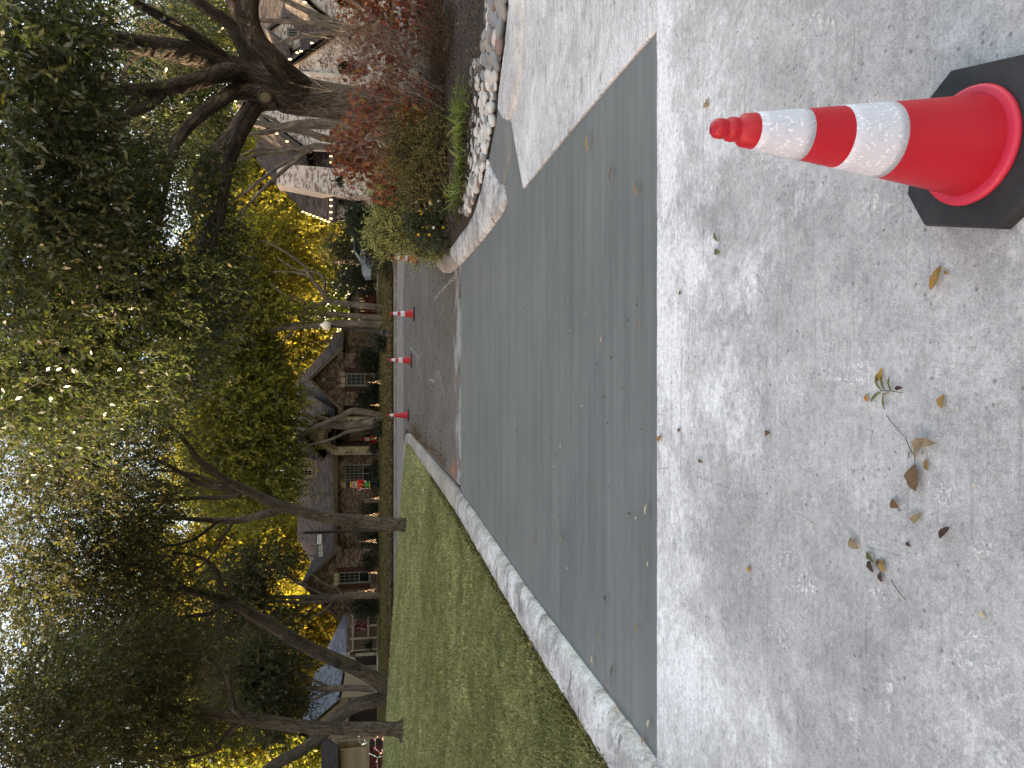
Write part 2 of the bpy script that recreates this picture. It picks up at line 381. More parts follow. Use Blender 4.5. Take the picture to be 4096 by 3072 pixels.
# curb round the planting bed, its broken end and the freshly poured stretch between
def ribbon(name, inn, out, m, hi=0.012, ho=0.06, n=8):
    def res(L, cnt):
        L = [Vector(p) for p in L]; d = [0]
        for a, b in zip(L, L[1:]): d.append(d[-1]+(b-a).length)
        r = []
        for i in range(cnt):
            s = d[-1]*i/(cnt-1); j = max(q for q in range(len(d)) if d[q] <= s+1e-9); j = min(j, len(L)-2)
            r.append(L[j].lerp(L[j+1], (s-d[j])/max(1e-9, d[j+1]-d[j])))
        return r
    cnt = 60; A, B = res(inn, cnt), res(out, cnt); V = []; F = []
    hs = [(-0.02, -0.09), (0.0, hi), (0.10, hi+(ho-hi)*0.55), (0.28, ho*0.95), (0.6, ho), (0.92, ho*0.97), (1.0, ho*0.75), (1.02, -0.07)]
    for i in range(cnt):
        for j, (t, h) in enumerate(hs):
            p = A[i].lerp(B[i], t); p = p+Vector((wob(p.x*2, p.y*3+j, 0.006), 0))
            V.append((p.x, p.y, zg(p.x, p.y)+h+(wob(p.x*2, p.y*2+j, 0.005) if 0 < j < 7 else 0)))
    w = len(hs)
    for i in range(cnt-1):
        for j in range(w-1): F.append((i*w+j, i*w+j+1, (i+1)*w+j+1, (i+1)*w+j))
    F += [tuple([0]+[j, j+1, 0]) for j in ()]
    for b0 in (0, (cnt-1)*w):                      # close both ends
        for j in range(1, w-2): F.append((b0, b0+j, b0+j+1, b0+j+1))
    me = np_mesh(name, V, F, m, smooth=True); return add(name, me, kind='structure')
kin = g([(1800, 1092)], 0.012)+[Vector((G(1846, 1051).x, FAR))]+g(R_EDGE[1:], 0.012)
kout = g([(1750, 1034), (1792, 1003), (1826, 955), (1862, 908), (1892, 855), (1925, 749), (1952, 640)], 0.06)
ribbon('curb', kin[1:], kout[1:], M['conc_kerb'])
nose_in = g([(1745, 1045), (1757, 1072), (1776, 1090), (1800, 1093), (1822, 1078), (1846, 1051)], 0.0)
nose_out = g([(1748, 1036), (1752, 1038), (1758, 1035), (1772, 1024), (1785, 1012), (1799, 1000)], 0.05)
ribbon('curb', nose_in, nose_out, M['conc_kerb_tan'])
ribbon('curb', g([(2041, 491)])+gut, g([(1988, 428), (1990, 371), (2000, 285), (2012, 199), (2025, 66), (2031, 0), (2040, -260)], 0.06), M['conc_right'], 0.003)
ribbon('fresh_curb', g([(2009, 740), (2018, 690), (2036, 600), (2040, 495)], 0.02), g([(1952, 636), (1965, 563), (1982, 477), (1990, 424)], 0.05), M['fresh'], 0.004, 0.05)
# the planting bed behind the curb
bed_front = [G(X, Y, 0.05).xy for X, Y in [(1752, 1036), (1790, 1004), (1826, 957), (1862, 910), (1892, 857), (1925, 751), (1952, 638), (1965, 563), (1982, 477), (1990, 371), (2012, 199), (2025, 66), (2031, 0), (2040, -260)]]
V = []; F = []; nb = 10
back = [Vector((2.7, 15.9)), Vector((3.0, 16.6)), Vector((3.6, 17.2)), Vector((4.2, 17.5)), Vector((4.8, 17.8)), Vector((5.6, 18)), Vector((6.5, 18.2)), Vector((7.2, 18.4)), Vector((8, 18.6)), Vector((9, 18.8)), Vector((10, 19)), Vector((11, 19)), Vector((12, 19)), Vector((15, 19))]
for p, q in zip(bed_front, back):
    for j in range(nb+1):
        t = (j/nb)**1.6; r = Vector(p).lerp(q, t); V.append((r.x, r.y, zg(r.x, r.y)+0.035+0.13*min(1, t*4)))
w = nb+1; F = [(i*w+j, (i+1)*w+j, (i+1)*w+j+1, i*w+j+1) for i in range(len(bed_front)-1) for j in range(nb)]
add('planting_bed', np_mesh('planting_bed', V, F, M['mulch'], smooth=True), kind='structure')
def bed_z(x, y): return zg(x, y)+0.13
# lawn on the left, yards over the street
def patch(name, x0, x1, y0, y1, m, sx=0.5, sy=0.5, off=0.0, lim=None):
    X = np.arange(x0, x1+1e-6, sx); Y = np.arange(y0, y1+1e-6, sy); V = []
    for y in Y:
        for x in X:
            xx = x if lim is None else lim(x, y)
            V.append((xx, y, zg(xx, y)+off))
    w = len(X); F = [(j*w+i, j*w+i+1, (j+1)*w+i+1, (j+1)*w+i) for j in range(len(Y)-1) for i in range(w-1)]
    return add(name, np_mesh(name, V, F, m, smooth=True), kind='structure')
def kerb_out_x(y):                                 # the grass side of the left curb
    P_ = kerb_in[:8]
    for a, b in zip(P_, P_[1:]):
        if a[1] <= y <= b[1]: return a[0]+(b[0]-a[0])*(y-a[1])/(b[1]-a[1])-0.375
    if y > 25.6: return -2.1-min(1.0, (y-25.6)/2.0)**1.3*3.2
    return -2.4
patch('lawn', -40, -1.9, 2.9, 28.1, M['turf'], 0.38, 0.4, 0.02, lim=lambda x, y: min(x, kerb_out_x(y)) if x > -3.2 else x)
patch('yard', -45, 45, 34.66, 60, M['yard'], 1.0, 0.8, 0.0)
sw = []
slab('path', [(-17, 35.6), (-13.2, 35.2), (-9.2, 36.2), (-7.6, 38.0), (-8.6, 38.2), (-10.5, 37.0), (-14, 36.4), (-17, 36.8)], M['conc_street'], off=0.02, amp=0)
slab('driveway', [(5.4, 34.7), (9.2, 34.7), (10.4, 46), (7.0, 52), (5.2, 52), (6.6, 44)], M['conc_street'], off=0.03, amp=0)
slab('driveway', [(-34, 40), (-17.5, 42.0), (-18.5, 57), (-34, 57)], M['conc_kerb_tan'], off=0.02, amp=0)
# marks sprayed and scraped on the road
def mark(name, px, wid, m, off=0.004):
    mb = MB(); pts = [G(X, Y) for X, Y in px]
    for i in range(len(pts)-1):
        p, q = pts[i].xy, pts[i+1].xy; d = (q-p).normalized(); nn = Vector((-d.y, d.x)); n = max(2, int((q-p).length/0.08))
        for j in range(n):
            a, b = p.lerp(q, j/n), p.lerp(q, (j+1)/n)
            wa, wb = wid*(0.6+0.4*math.sin(i*3+j*1.1)), wid*(0.6+0.4*math.sin(i*3+(j+1)*1.1))
            f = lambda r, s: (r.x+nn.x*s, r.y+nn.y*s, zg(r.x, r.y)+off)
            mb.face([f(a, -wa), f(b, -wb), f(b, wb), f(a, wa)])
    return mb.build(name, m, kind='structure')
k = NT('chalk_mark'); al = k.ramp(k.noise(30, 5, 0.7), [(0.40, 0.0), (0.55, 0.8)]); k.col((0.45, 0.43, 0.40)); k.l(al, k.b.inputs['Alpha']); M['chalk'] = k.m
k = NT('orange_paint'); al = k.ramp(k.noise(24, 5, 0.8), [(0.44, 0.0), (0.56, 0.9)]); k.col((0.62, 0.20, 0.10)); k.l(al, k.b.inputs['Alpha']); M['orange_paint'] = k.m
mark('road_marking', [(1638, 1392), (1652, 1400), (1664, 1418), (1674, 1434), (1681, 1422), (1687, 1408)], 0.05, M['chalk'])
mark('road_marking', [(1715, 1522), (1726, 1520), (1733, 1526), (1742, 1520), (1752, 1486), (1762, 1512), (1771, 1545), (1776, 1575), (1783, 1610)], 0.05, M['chalk'])
mark('road_marking', [(1740, 1197), (1752, 1180), (1770, 1158), (1790, 1140), (1806, 1120), (1832, 1100)], 0.05, M['chalk'])
mark('road_marking', [(1612, 1340), (1615, 1380), (1619, 1480), (1617, 1640)], 0.35, M['chalk'])
mark('road_marking', [(1800, 1870), (1810, 1890), (1822, 1835), (1826, 1900), (1808, 1868)], 0.035, M['orange_paint'])
mark('road_marking', [(1812, 1915), (1818, 1860), (1824, 1905), (1820, 1930)], 0.04, M['orange_paint'])

# a hairline crack and dried white residue on the worn concrete
k = NT('crack_shadow'); k.col((0.17, 0.165, 0.16)); M['crack'] = k.m
mark('crack', [(2640, 1878), (2680, 1868), (2712, 1870), (2735, 1876), (2775, 1900), (2812, 1915), (2855, 1932), (2900, 1948), (2960, 1962), (3010, 1985), (3050, 2000), (3100, 2020), (3150, 2042), (3210, 2062), (3270, 2100), (3340, 2136)], 0.0008, M['crack'], 0.003)
mark('crack', [(3455, 2178), (3490, 2195), (3540, 2204), (3600, 2222)], 0.0009, M['crack'], 0.003)
k = NT('white_residue'); al = k.ma('MULTIPLY', k.ramp(k.noise(46, 7, 0.8), [(0.49, 0.0), (0.60, 0.7)]), k.ramp(k.attr(), [(0.0, 0.0), (0.6, 1.0)])); k.col((0.82, 0.82, 0.81)); k.rough(0.95); k.l(al, k.b.inputs['Alpha']); M['residue'] = k.m
for i, (X, Y, a, b_) in enumerate([(3430, 1498, 130, 75), (3330, 1425, 75, 100), (3763, 1476, 50, 45), (3830, 1469, 55, 45), (3770, 1967, 95, 85), (3943, 2188, 85, 95), (3900, 2613, 130, 125), (4000, 2779, 85, 60), (4037, 3010, 110, 75), (3524, 2382, 55, 75), (3135, 2534, 75, 80), (3149, 2245, 55, 55), (3221, 2339, 90, 65), (3180, 1560, 80, 90), (2960, 1560, 90, 120), (3020, 1330, 80, 40), (3560, 2760, 30, 140), (3420, 2880, 26, 160), (2960, 2640, 60, 90), (3070, 640, 110, 60), (3500, 820, 90, 70), (3300, 80, 120, 60)]):
    mb = MB(); c0 = G(X, Y); n = 18; ring = []
    for j in range(n):
        t = 2*math.pi*j/n; r = 1+0.22*math.sin(3*t+i)+0.15*math.sin(5*t+2*i); ring.append(G(X+a*r*math.cos(t), Y+b_*r*math.sin(t))+Vector((0, 0, .0035)))
    mb.v = [tuple(c0+Vector((0, 0, .0035)))]+[tuple(q) for q in ring]; mb.at = [1.0]+[0.0]*n
    for j in range(n): mb.f.append((0, 1+(j+1) % n, 1+j)); mb.mi.append(0)
    mb.build('residue_patch', M['residue'], kind='structure')

# ------------------------------------------------------------------ bark and leaf materials
def bark(name, dark, light, sc=1.0):
    k = NT(name)
    r1 = k.noise(11*sc, 6, 0.62, k.co(scale=(1.0, 0.16, 1), src='UV'), 0.9); r2 = k.noise(26*sc, 5, 0.7, k.co(scale=(1.0, 0.30, 1), src='UV', loc=(3, 1, 0)), 0.5)
    f = k.ma('ABSOLUTE', k.ma('SUBTRACT', r1, 0.5)); furrow = k.ramp(f, [(0.0, 0.0), (0.055, 0.75), (0.14, 1.0)])
    cr = k.noise(7*sc, 5, 0.7, k.co(scale=(0.5, 1.6, 1), src='UV', loc=(5, 5, 0))); n2 = k.noise(1.7, 5, 0.65)
    h = k.ma('ADD', k.ma('MULTIPLY', furrow, 0.75), k.ma('ADD', k.ma('MULTIPLY', r2, 0.5), k.ma('MULTIPLY', k.ramp(cr, [(0.36, 0.0), (0.44, 1.0)]), 0.22)))
    c = k.mix(k.ramp(h, [(0.35, 0.0), (1.25, 1.0)]), dark, light)
    c = k.mix(0.8, c, k.mix(1.0, c, k.ramp(n2, [(0.36, 0.68), (0.64, 1.28)]), 'MULTIPLY'))
    k.col(c); k.rough(0.92); k.b.inputs['Specular IOR Level'].default_value = 0.15
    k.bump(h, 1.0, 0.035/sc); return k.m
M['bark_oak'] = bark('oak_bark', (0.024, 0.019, 0.016), (0.122, 0.098, 0.080), 1.4)
M['bark_elm'] = bark('elm_bark', (0.022, 0.018, 0.015), (0.118, 0.098, 0.080), 1.3)
M['bark_smooth'] = bark('smooth_bark', (0.075, 0.060, 0.048), (0.190, 0.155, 0.125), 0.9)
M['cut'] = plain('sawn_wood', (0.22, 0.17, 0.12), 0.9, 0.1, var=0.3, sc=18)
M['cut_dark'] = plain('weathered_cut', (0.03, 0.028, 0.027), 0.95, 0.1, var=0.3, sc=18)
M['twig'] = plain('twig_bark', (0.075, 0.058, 0.042), 0.9, 0.1, var=0.3)
M['twig_grey'] = plain('grey_twig', (0.235, 0.19, 0.165), 0.9, 0.1, var=0.3)
M['oak_leaf'] = leaf_mat('oak_leaf', [(0.0, (0.024, 0.031, 0.017)), (0.45, (0.046, 0.056, 0.025)), (0.8, (0.085, 0.092, 0.033)), (0.97, (0.155, 0.152, 0.048)), (1.0, (0.24, 0.16, 0.04))], 0.42, 0.26, 0.6, 2.5)
M['elm_leaf'] = leaf_mat('elm_leaf', [(0.0, (0.034, 0.040, 0.021)), (0.5, (0.062, 0.065, 0.031)), (0.8, (0.105, 0.098, 0.040)), (1.0, (0.26, 0.20, 0.055))], 0.40, 0.5, 0.25, 2.0)
M['yellow_leaf'] = leaf_mat('yellow_leaf', [(0.0, (0.10, 0.105, 0.020)), (0.4, (0.21, 0.185, 0.028)), (0.75, (0.38, 0.295, 0.040)), (1.0, (0.50, 0.36, 0.045))], 0.5, 0.5, 0.2, 1.9)
M['lime_leaf'] = leaf_mat('lime_leaf', [(0.0, (0.070, 0.088, 0.020)), (0.5, (0.155, 0.160, 0.030)), (0.8, (0.28, 0.245, 0.040)), (1.0, (0.44, 0.33, 0.048))], 0.52, 0.5, 0.2, 1.8)
M['conifer'] = leaf_mat('conifer_leaf', [(0.0, (0.010, 0.016, 0.009)), (0.6, (0.020, 0.030, 0.014)), (1.0, (0.038, 0.052, 0.018))], 0.15, 0.6, 0.2)
M['bush_dark'] = leaf_mat('evergreen_leaf', [(0.0, (0.010, 0.018, 0.008)), (0.6, (0.020, 0.034, 0.013)), (1.0, (0.045, 0.066, 0.022))], 0.2, 0.4, 0.4)

def unit(a): return a/np.maximum(1e-9, np.linalg.norm(a, axis=-1, keepdims=True))
LEAF = {'oval': np.array([(0, 0, 0), (0.45, 0.5, 0.10), (1, 0, 0), (0.45, -0.5, 0.10)]),
        'lobed': np.array([(0, 0, 0), (0.15, 0.42, 0.06), (0.42, 0.22, 0.02), (0.62, 0.50, 0.10), (1, 0, -0.04), (0.62, -0.50, 0.10), (0.42, -0.22, 0.02), (0.15, -0.42, 0.06)])}
def leaves_mesh(name, pos, ax, nrm, L, W, rnd, m, shape='oval'):
    ax = unit(ax); s = unit(np.cross(nrm, ax)); up = np.cross(ax, s); T = LEAF[shape]; k = len(T); N = len(pos)
    L = np.broadcast_to(np.asarray(L, float), (N,))[:, None, None]; W = np.broadcast_to(np.asarray(W, float), (N,))[:, None, None]
    V = pos[:, None]+ax[:, None]*T[None, :, 0:1]*L+s[:, None]*T[None, :, 1:2]*W+up[:, None]*T[None, :, 2:3]*W
    F = np.arange(N*k).reshape(N, k)
    return np_mesh(name, V.reshape(-1, 3), F, m, {'rnd': np.repeat(rnd, k)})
def twigs_mesh(name, A, B, r, m):                  # thin three-sided twigs
    d = unit(B-A); u = unit(np.cross(d, np.array([0.3, 0.5, 0.81]))); w = np.cross(d, u); N = len(A); V = []
    r = np.broadcast_to(np.asarray(r, float), (N,))[:, None]
    for q, end, k in ((A, 0, 1.0), (B, 1, 0.4)):
        for t in range(3):
            a = 2.0944*t; V.append(q+(u*math.cos(a)+w*math.sin(a))*r*k)
    V = np.stack(V, 1); i = np.arange(N)[:, None]*6
    F = np.concatenate([i+np.array([[0, 1, 4, 3]]), i+np.array([[1, 2, 5, 4]]), i+np.array([[2, 0, 3, 5]])])
    return np_mesh(name, V.reshape(-1, 3), F, m)
def crown(parent, blobs, n_tw, per, L, W, m, tw_len=0.55, droop=0.25, seed=1, tw_mat=None, shell=0.5, tw_r=0.006, name='crown', twig_share=1.0, shape='oval', tone=0.0, up=0.6, cast=None):
    """blobs: (centre, (rx, ry, rz)[, weight]); sprays of leaves along short twigs that point out of each blob."""
    g_ = np.random.default_rng(seed)
    wts = np.array([(b[1][0]*b[1][1]*b[1][2])**0.75*(b[2] if len(b) > 2 else 1) for b in blobs]); wts /= wts.sum()
    idx = g_.choice(len(blobs), n_tw, p=wts)
    Cn = np.array([tuple(b[0]) for b in blobs])[idx]; Rr = np.array([b[1] for b in blobs])[idx]
    u = unit(g_.normal(size=(n_tw, 3))); rr = g_.uniform(0, 1, n_tw)**shell
    # clumping: pull the sprays towards a few boughs
    nb_ = max(8, n_tw//14); bo = g_.choice(n_tw, nb_); near = bo[g_.integers(0, nb_, n_tw)]
    A = Cn+u*rr[:, None]*Rr
    same = idx == idx[near]; pull = np.where(same, g_.uniform(0.0, 0.75, n_tw), 0)[:, None]
    dist = np.linalg.norm(A[near]-A, axis=1)[:, None]; pull = np.where(dist < Rr.mean(1, keepdims=True)*0.9, pull, 0)
    A = A+(A[near]-A)*pull
    d = unit(u*0.8+g_.normal(size=(n_tw, 3))*0.55+np.array([0, 0, -droop]))
    ln = tw_len*g_.uniform(0.6, 1.3, n_tw); B = A+d*ln[:, None]
    t = np.tile((np.arange(per)+0.5)/per, (n_tw, 1))*1.05
    pos = (A[:, None]+d[:, None]*(t*ln[:, None])[:, :, None]+np.array([0, 0, -1.0])*(t**2*ln[:, None]*droop*0.6)[:, :, None]).reshape(-1, 3)
    dd = np.repeat(d, per, 0); pr = unit(np.cross(dd, g_.normal(size=dd.shape)))
    ax = unit(dd*0.45+pr*0.8+g_.normal(size=dd.shape)*0.25+np.array([0, 0, -droop*0.7]))
    nr = unit(g_.normal(size=dd.shape)*0.75+np.array([0, 0, up]))
    N = len(pos); tone_t = np.repeat(g_.normal(0, 0.13, n_tw), per); rnd = np.clip(g_.normal(0.45+tone, 0.17, N)+tone_t, 0, 1)
    sz = g_.uniform(0.7, 1.25, N)
    if cast is not None: keep = cast(pos); pos, ax, nr, rnd, sz = pos[keep], ax[keep], nr[keep], rnd[keep], sz[keep]
    add(name, leaves_mesh(name, pos, ax, nr, L*sz, W*sz, rnd, m, shape), parent, kind='stuff')
    if tw_mat:
        q = g_.random(n_tw) < twig_share
        A2 = A-d*ln[:, None]*0.35
        add('twig', twigs_mesh('twig', A2[q], B[q], tw_r, tw_mat), parent, kind='stuff')
def proj(pos):                                     # photo pixels of points, to keep sprays clear of the limbs that the photo shows bare
    x, y, z = pos[:, 0], pos[:, 1], pos[:, 2]-CH; dep = y*cp-z*sp; dn = -y*sp-z*cp
    return 2048+FPX*dn/dep, 1536-FPX*x/dep
def oak_keep(pos):
    X, Y = proj(pos); r_ = np.random.default_rng(5).random(len(pos))
    core = np.clip((X-330)/160, 0, 1)*np.clip((640-Y)/110, 0, 1)*np.clip((14.0-pos[:, 1])/0.5, 0, 1)
    arm = np.clip((X-620)/60, 0, 1)*np.clip((1060-Y)/100, 0, 1)*np.clip((13.0-pos[:, 1])/0.5, 0, 1)
    return r_ > np.maximum(core*0.93, arm*0.9)
def keep_behind(thr, y0):                           # below the crown's edge the limbs stand bare in front
    def f(pos):
        X, Y = proj(pos); r_ = np.random.default_rng(6).random(len(pos))
        return r_ > 0.96*np.clip((X-thr+50*np.sin(Y*.021)+30*np.sin(Y*.057))/70, 0, 1)*np.clip((y0-pos[:, 1])/0.4, 0, 1)
    return f
def blob(X, Y, y, r, ry=None):                      # a blob seen at a photo pixel; r in photo pixels, ry = depth radius in metres
    rm = r*y/FPX; return (P(X, Y, y), (rm, ry or rm, rm))
def px_path(L):                                     # [(X, Y, distance, radius px)] -> points, radii
    return [P(X, Y, y) for X, Y, y, r in L], [r*y/FPX for X, Y, y, r in L]
def tree_limbs(parent, trunk, limbs, m, seed=0, seg=12, bump=0.07):
    p, r = px_path(trunk); add('trunk', limb_mesh('trunk', p, r, m, seg+4, bump, seed), parent)
    for i, L in enumerate(limbs):
        p, r = px_path(L); add('limb', limb_mesh('limb', p, r, m, seg, bump, seed+i+1), parent)
def bough(parent, roots, n, length, r0, m, seed=0, upw=0.35, spread=0.9):
    """extra crooked boughs growing out of the points ROOTS (point, direction)"""
    g_ = random.Random(seed)
    for i in range(n):
        p, d = roots[i % len(roots)]; p = Vector(p); d = Vector(d).normalized(); pts = [p]; rr = [r0]
        for s in range(5):
            d = (d+Vector((g_.gauss(0, 1), g_.gauss(0, 1), g_.gauss(0, 1)+upw))*0.28*spread).normalized(); p = p+d*length/5*g_.uniform(0.7, 1.2)
            pts.append(p); rr.append(r0*(1-(s+1)/5.6))
        add('limb', limb_mesh('limb', pts, rr, m, 6, 0.04, seed+i, 3), parent)

# ------------------------------------------------------------------ the live oak by the alley
oak = thing('oak_tree', 'large spreading live oak with thick rough trunk behind the red shrub', 'tree')
oy = 14.7
tree_limbs(oak, [(1800, 455, oy, 92), (1690, 440, oy, 78), (1500, 425, oy, 69), (1350, 408, oy, 66), (1230, 385, oy, 70), (1140, 365, oy-0.1, 80), (1050, 335, oy-0.3, 64), (926, 278, 14.0, 52), (740, 212, 13.0, 42), (560, 180, 12.2, 36), (430, 150, 11.2, 30), (200, 110, 9.8, 20)],
    [[(1200, 345, oy-0.2, 50), (1140, 290, oy-0.7, 46), (1100, 246, oy-1.0, 45), (1025, 163, 13.4, 41), (992, 54, 13.1, 40), (1008, -60, 12.8, 34)],
     [(1010, 95, 13.2, 30), (960, 62, 13.0, 24), (905, -40, 12.8, 18)],
     [(1040, 305, oy-0.4, 34), (1000, 250, 14.2, 30), (926, 104, 13.8, 27), (833, 38, 13.4, 22), (740, -30, 13.0, 17)],
     [(900, 245, 13.8, 26), (861, 204, 13.5, 24), (694, 93, 12.6, 20), (537, 9, 11.8, 15), (480, -40, 11.4, 12)],
     [(960, 300, 14.0, 36), (900, 288, 13.5, 36), (805, 318, 12.9, 31), (648, 352, 12.0, 28), (500, 356, 11.3, 22), (343, 329, 10.5, 15), (200, 330, 9.8, 9)],
     [(660, 352, 12.1, 22), (602, 417, 11.7, 19), (500, 463, 11.0, 14), (398, 509, 10.4, 9), (300, 560, 9.9, 5)],
     [(500, 355, 11.3, 16), (440, 400, 11.0, 14), (370, 430, 10.6, 10)],
     [(1030, 372, oy-0.5, 34), (940, 368, 13.8, 30), (880, 405, 13.2, 26), (778, 481, 12.4, 22), (722, 546, 11.9, 20), (685, 630, 11.4, 15), (657, 796, 10.9, 9), (640, 900, 10.6, 5)],
     [(1090, 400, oy-0.2, 40), (1028, 417, oy-0.3, 33), (981, 491, 14.2, 29), (935, 593, 13.9, 26), (912, 676, 13.7, 22), (889, 815, 13.3, 17), (875, 907, 13.0, 13), (796, 1018, 12.7, 7)],
     [(875, 907, 13.0, 10), (850, 1000, 12.8, 7), (860, 1180, 12.5, 5)],
     [(1000, 430, oy-0.2, 30), (944, 509, 14.8, 25), (889, 574, 14.8, 20), (833, 667, 14.8, 17), (759, 861, 14.8, 10)],
     [(735, 530, 12.0, 12), (690, 560, 12.0, 10), (610, 565, 12.2, 7)]], M['bark_oak'], 3, 14, 0.05)
mb = MB()
kp = P(1060, 388, oy-0.90); d = (Vector((0, 0, CH))-kp).normalized(); Mx = Matrix.Translation(kp)@d.to_track_quat('Z', 'Y').to_matrix().to_4x4()
mb.lathe([(0.14, -0.25), (0.135, -0.02), (0.13, 0.03), (0.10, 0.045), (0.085, 0.02), (0.0, 0.018)], M=Mx, seg=18)
kb = mb.build('branch_scar', M['bark_oak'], oak, True)
mb = MB(); mb.lathe([(0.088, 0.03), (0.05, 0.035), (0.0, 0.036)], M=Mx, seg=18); mb.build('cut_face', M['cut'], kb)
ob = [blob(*a) for a in [(60, 80, 8, 330), (300, 60, 9, 300), (80, 420, 8.5, 330), (330, 420, 9.5, 240), (80, 760, 8.5, 330), (330, 720, 9.5, 270), (90, 1080, 9, 330), (330, 1060, 9.8, 280), (560, 860, 11, 230), (580, 1130, 11, 230), (130, 1380, 10, 280), (380, 1350, 10.5, 250), (620, 1370, 11.5, 200),
     (760, 980, 12.8, 170), (800, 1180, 13, 150), (780, 760, 13.6, 130), (640, 610, 13, 170), (800, 1370, 13.2, 110), (880, 1040, 13.3, 75), (880, 1230, 13.3, 70), (840, 880, 13.6, 80), (600, 120, 13.5, 190), (760, 130, 15.0, 110), (480, 620, 11, 230), (850, 330, 16.6, 90), (780, 420, 16.3, 120), (820, 560, 16.2, 100), (600, 130, 16.8, 150), (560, 340, 16.6, 150), (680, 300, 17.2, 130), (650, 500, 16.4, 140), (740, 60, 17, 110), (500, 500, 16, 140), (720, 180, 17.4, 110)]]
crown(oak, ob, 9200, 15, 0.090, 0.036, M['oak_leaf'], 0.42, 0.25, 11, M['twig'], 0.55, 0.005, twig_share=0.45, cast=oak_keep)
crown(oak, [blob(*a) for a in [(150, 1560, 10.5, 260), (420, 1560, 11.5, 190), (700, 1540, 12.8, 110)]], 700, 15, 0.09, 0.036, M['oak_leaf'], 0.5, 0.3, 111, M['twig'], 0.7, 0.005)
bough(oak, [(P(600, 190, 12.3), (-.6, -.4, .5)), (P(560, 360, 11.6), (-.7, -.2, .4)), (P(700, 620, 11.4), (-.9, -.2, .5)), (P(890, 815, 13.3), (-.9, 0, .4)), (P(430, 150, 11.2), (-.8, -.1, .3)), (P(650, 800, 10.9), (-.8, 0, .7))], 14, 2.6, 0.045, M['bark_oak'], 21)

# ------------------------------------------------------------------ elms on the lawn
elm = thing('elm_tree', 'straight elm on the lawn before the street name sign', 'tree')
tree_limbs(elm, [(1640, 2103, 23.1, 33), (1622, 2101, 23.1, 28), (1503, 2091, 23.1, 24), (1382, 2080, 23.1, 24), (1286, 2065, 23.1, 23), (1189, 2041, 23, 22), (1100, 2017, 22.8, 21), (1010, 1972, 22.5, 18), (926, 1934, 22, 16), (806, 1851, 21.4, 12), (741, 1767, 21, 8), (648, 1675, 20.6, 5)],
    [[(1140, 2032, 22.9, 17), (1040, 2062, 23.2, 15), (935, 2082, 23.6, 13), (787, 2078, 23.8, 9), (574, 2064, 23.6, 5), (400, 2090, 23.5, 3)],
     [(995, 1970, 22.4, 14), (900, 1955, 22.2, 12), (806, 1932, 22, 10), (685, 1869, 21.8, 7), (556, 1804, 21.6, 4)],
     [(960, 1975, 22.5, 10), (880, 1992, 22.8, 9), (806, 1990, 23, 8), (593, 2008, 23, 5), (430, 1990, 22.8, 3)],
     [(900, 1955, 22.2, 8), (800, 1905, 22.4, 7), (700, 1885, 22.6, 5), (600, 1880, 22.8, 3)],
     [(935, 2082, 23.6, 8), (890, 2150, 23, 6), (830, 2240, 22.5, 5), (760, 2290, 22, 3)],
     [(870, 2085, 23.7, 7), (770, 2160, 24, 5), (640, 2190, 24, 3)]], M['bark_elm'], 40)
crown(elm, [blob(*a) for a in [(560, 1800, 21, 240), (380, 1760, 20, 260), (180, 1780, 19, 280), (600, 2060, 23, 220), (400, 2060, 22, 250), (150, 2050, 20, 290), (690, 1920, 23, 130), (560, 2260, 22, 190), (330, 2300, 21, 220), (760, 2180, 23, 110), (130, 1560, 18, 250), (420, 1590, 20, 180), (620, 1640, 21, 120)]],
      4500, 15, 0.088, 0.054, M['elm_leaf'], 0.8, 0.25, 12, M['twig'], 0.5, 0.008, cast=keep_behind(650, 24.2), twig_share=0.6)
elm2 = thing('elm_tree', 'forked elm with two trunks leaning apart on the lawn', 'tree')
tree_limbs(elm2, [(1565, 2765, 26.8, 40), (1550, 2752, 26.8, 33), (1457, 2692, 26.6, 27), (1345, 2639, 26.3, 26), (1251, 2598, 26, 25), (1164, 2551, 25.6, 24), (1093, 2504, 25.2, 23), (1017, 2463, 24.8, 21), (935, 2416, 24.4, 18), (870, 2395, 24, 15), (760, 2360, 23.4, 10), (620, 2350, 23, 6), (480, 2400, 22.5, 3)],
    [[(1560, 2785, 26.8, 36), (1535, 2797, 26.8, 29), (1427, 2821, 26.8, 26), (1339, 2880, 26.8, 25), (1275, 2950, 26.8, 24), (1193, 3008, 26.7, 23), (1105, 3055, 26.6, 22), (1000, 3130, 26.4, 20), (850, 3190, 26, 16)],
     [(950, 2425, 24.5, 13), (889, 2351, 24, 12), (861, 2277, 23.6, 9), (800, 2230, 23.2, 6), (690, 2210, 23, 4)],
     [(900, 2400, 24.2, 10), (850, 2450, 24.6, 8), (720, 2470, 24.8, 6), (560, 2500, 24.6, 4), (400, 2490, 24, 3)],
     [(760, 2360, 23.4, 8), (640, 2290, 23.2, 6), (500, 2250, 23, 4), (330, 2260, 22.6, 3)]], M['bark_elm'], 60)
mb = MB(); kp = P(1348, 2652, 25.93); d = (Vector((0, 0, CH))-kp).normalized(); Mx = Matrix.Translation(kp)@d.to_track_quat('Z', 'Y').to_matrix().to_4x4()@Matrix.Diagonal((1.25, 0.95, 1, 1))
mb.lathe([(0.14, -0.2), (0.135, 0.0), (0.12, 0.03), (0.0, 0.02)], M=Mx, seg=16); mb.build('branch_scar', M['cut_dark'], elm2, True)
crown(elm2, [blob(*a) for a in [(700, 2400, 24, 210), (480, 2480, 23, 240), (220, 2560, 21, 260), (760, 2600, 25, 170), (560, 2700, 25, 200), (330, 2760, 23, 220), (120, 2330, 20, 200), (900, 2520, 26, 90), (700, 2880, 26, 160)]],
      3800, 15, 0.090, 0.055, M['elm_leaf'], 0.8, 0.25, 13, M['twig'], 0.5, 0.008, cast=keep_behind(800, 27), twig_share=0.6)
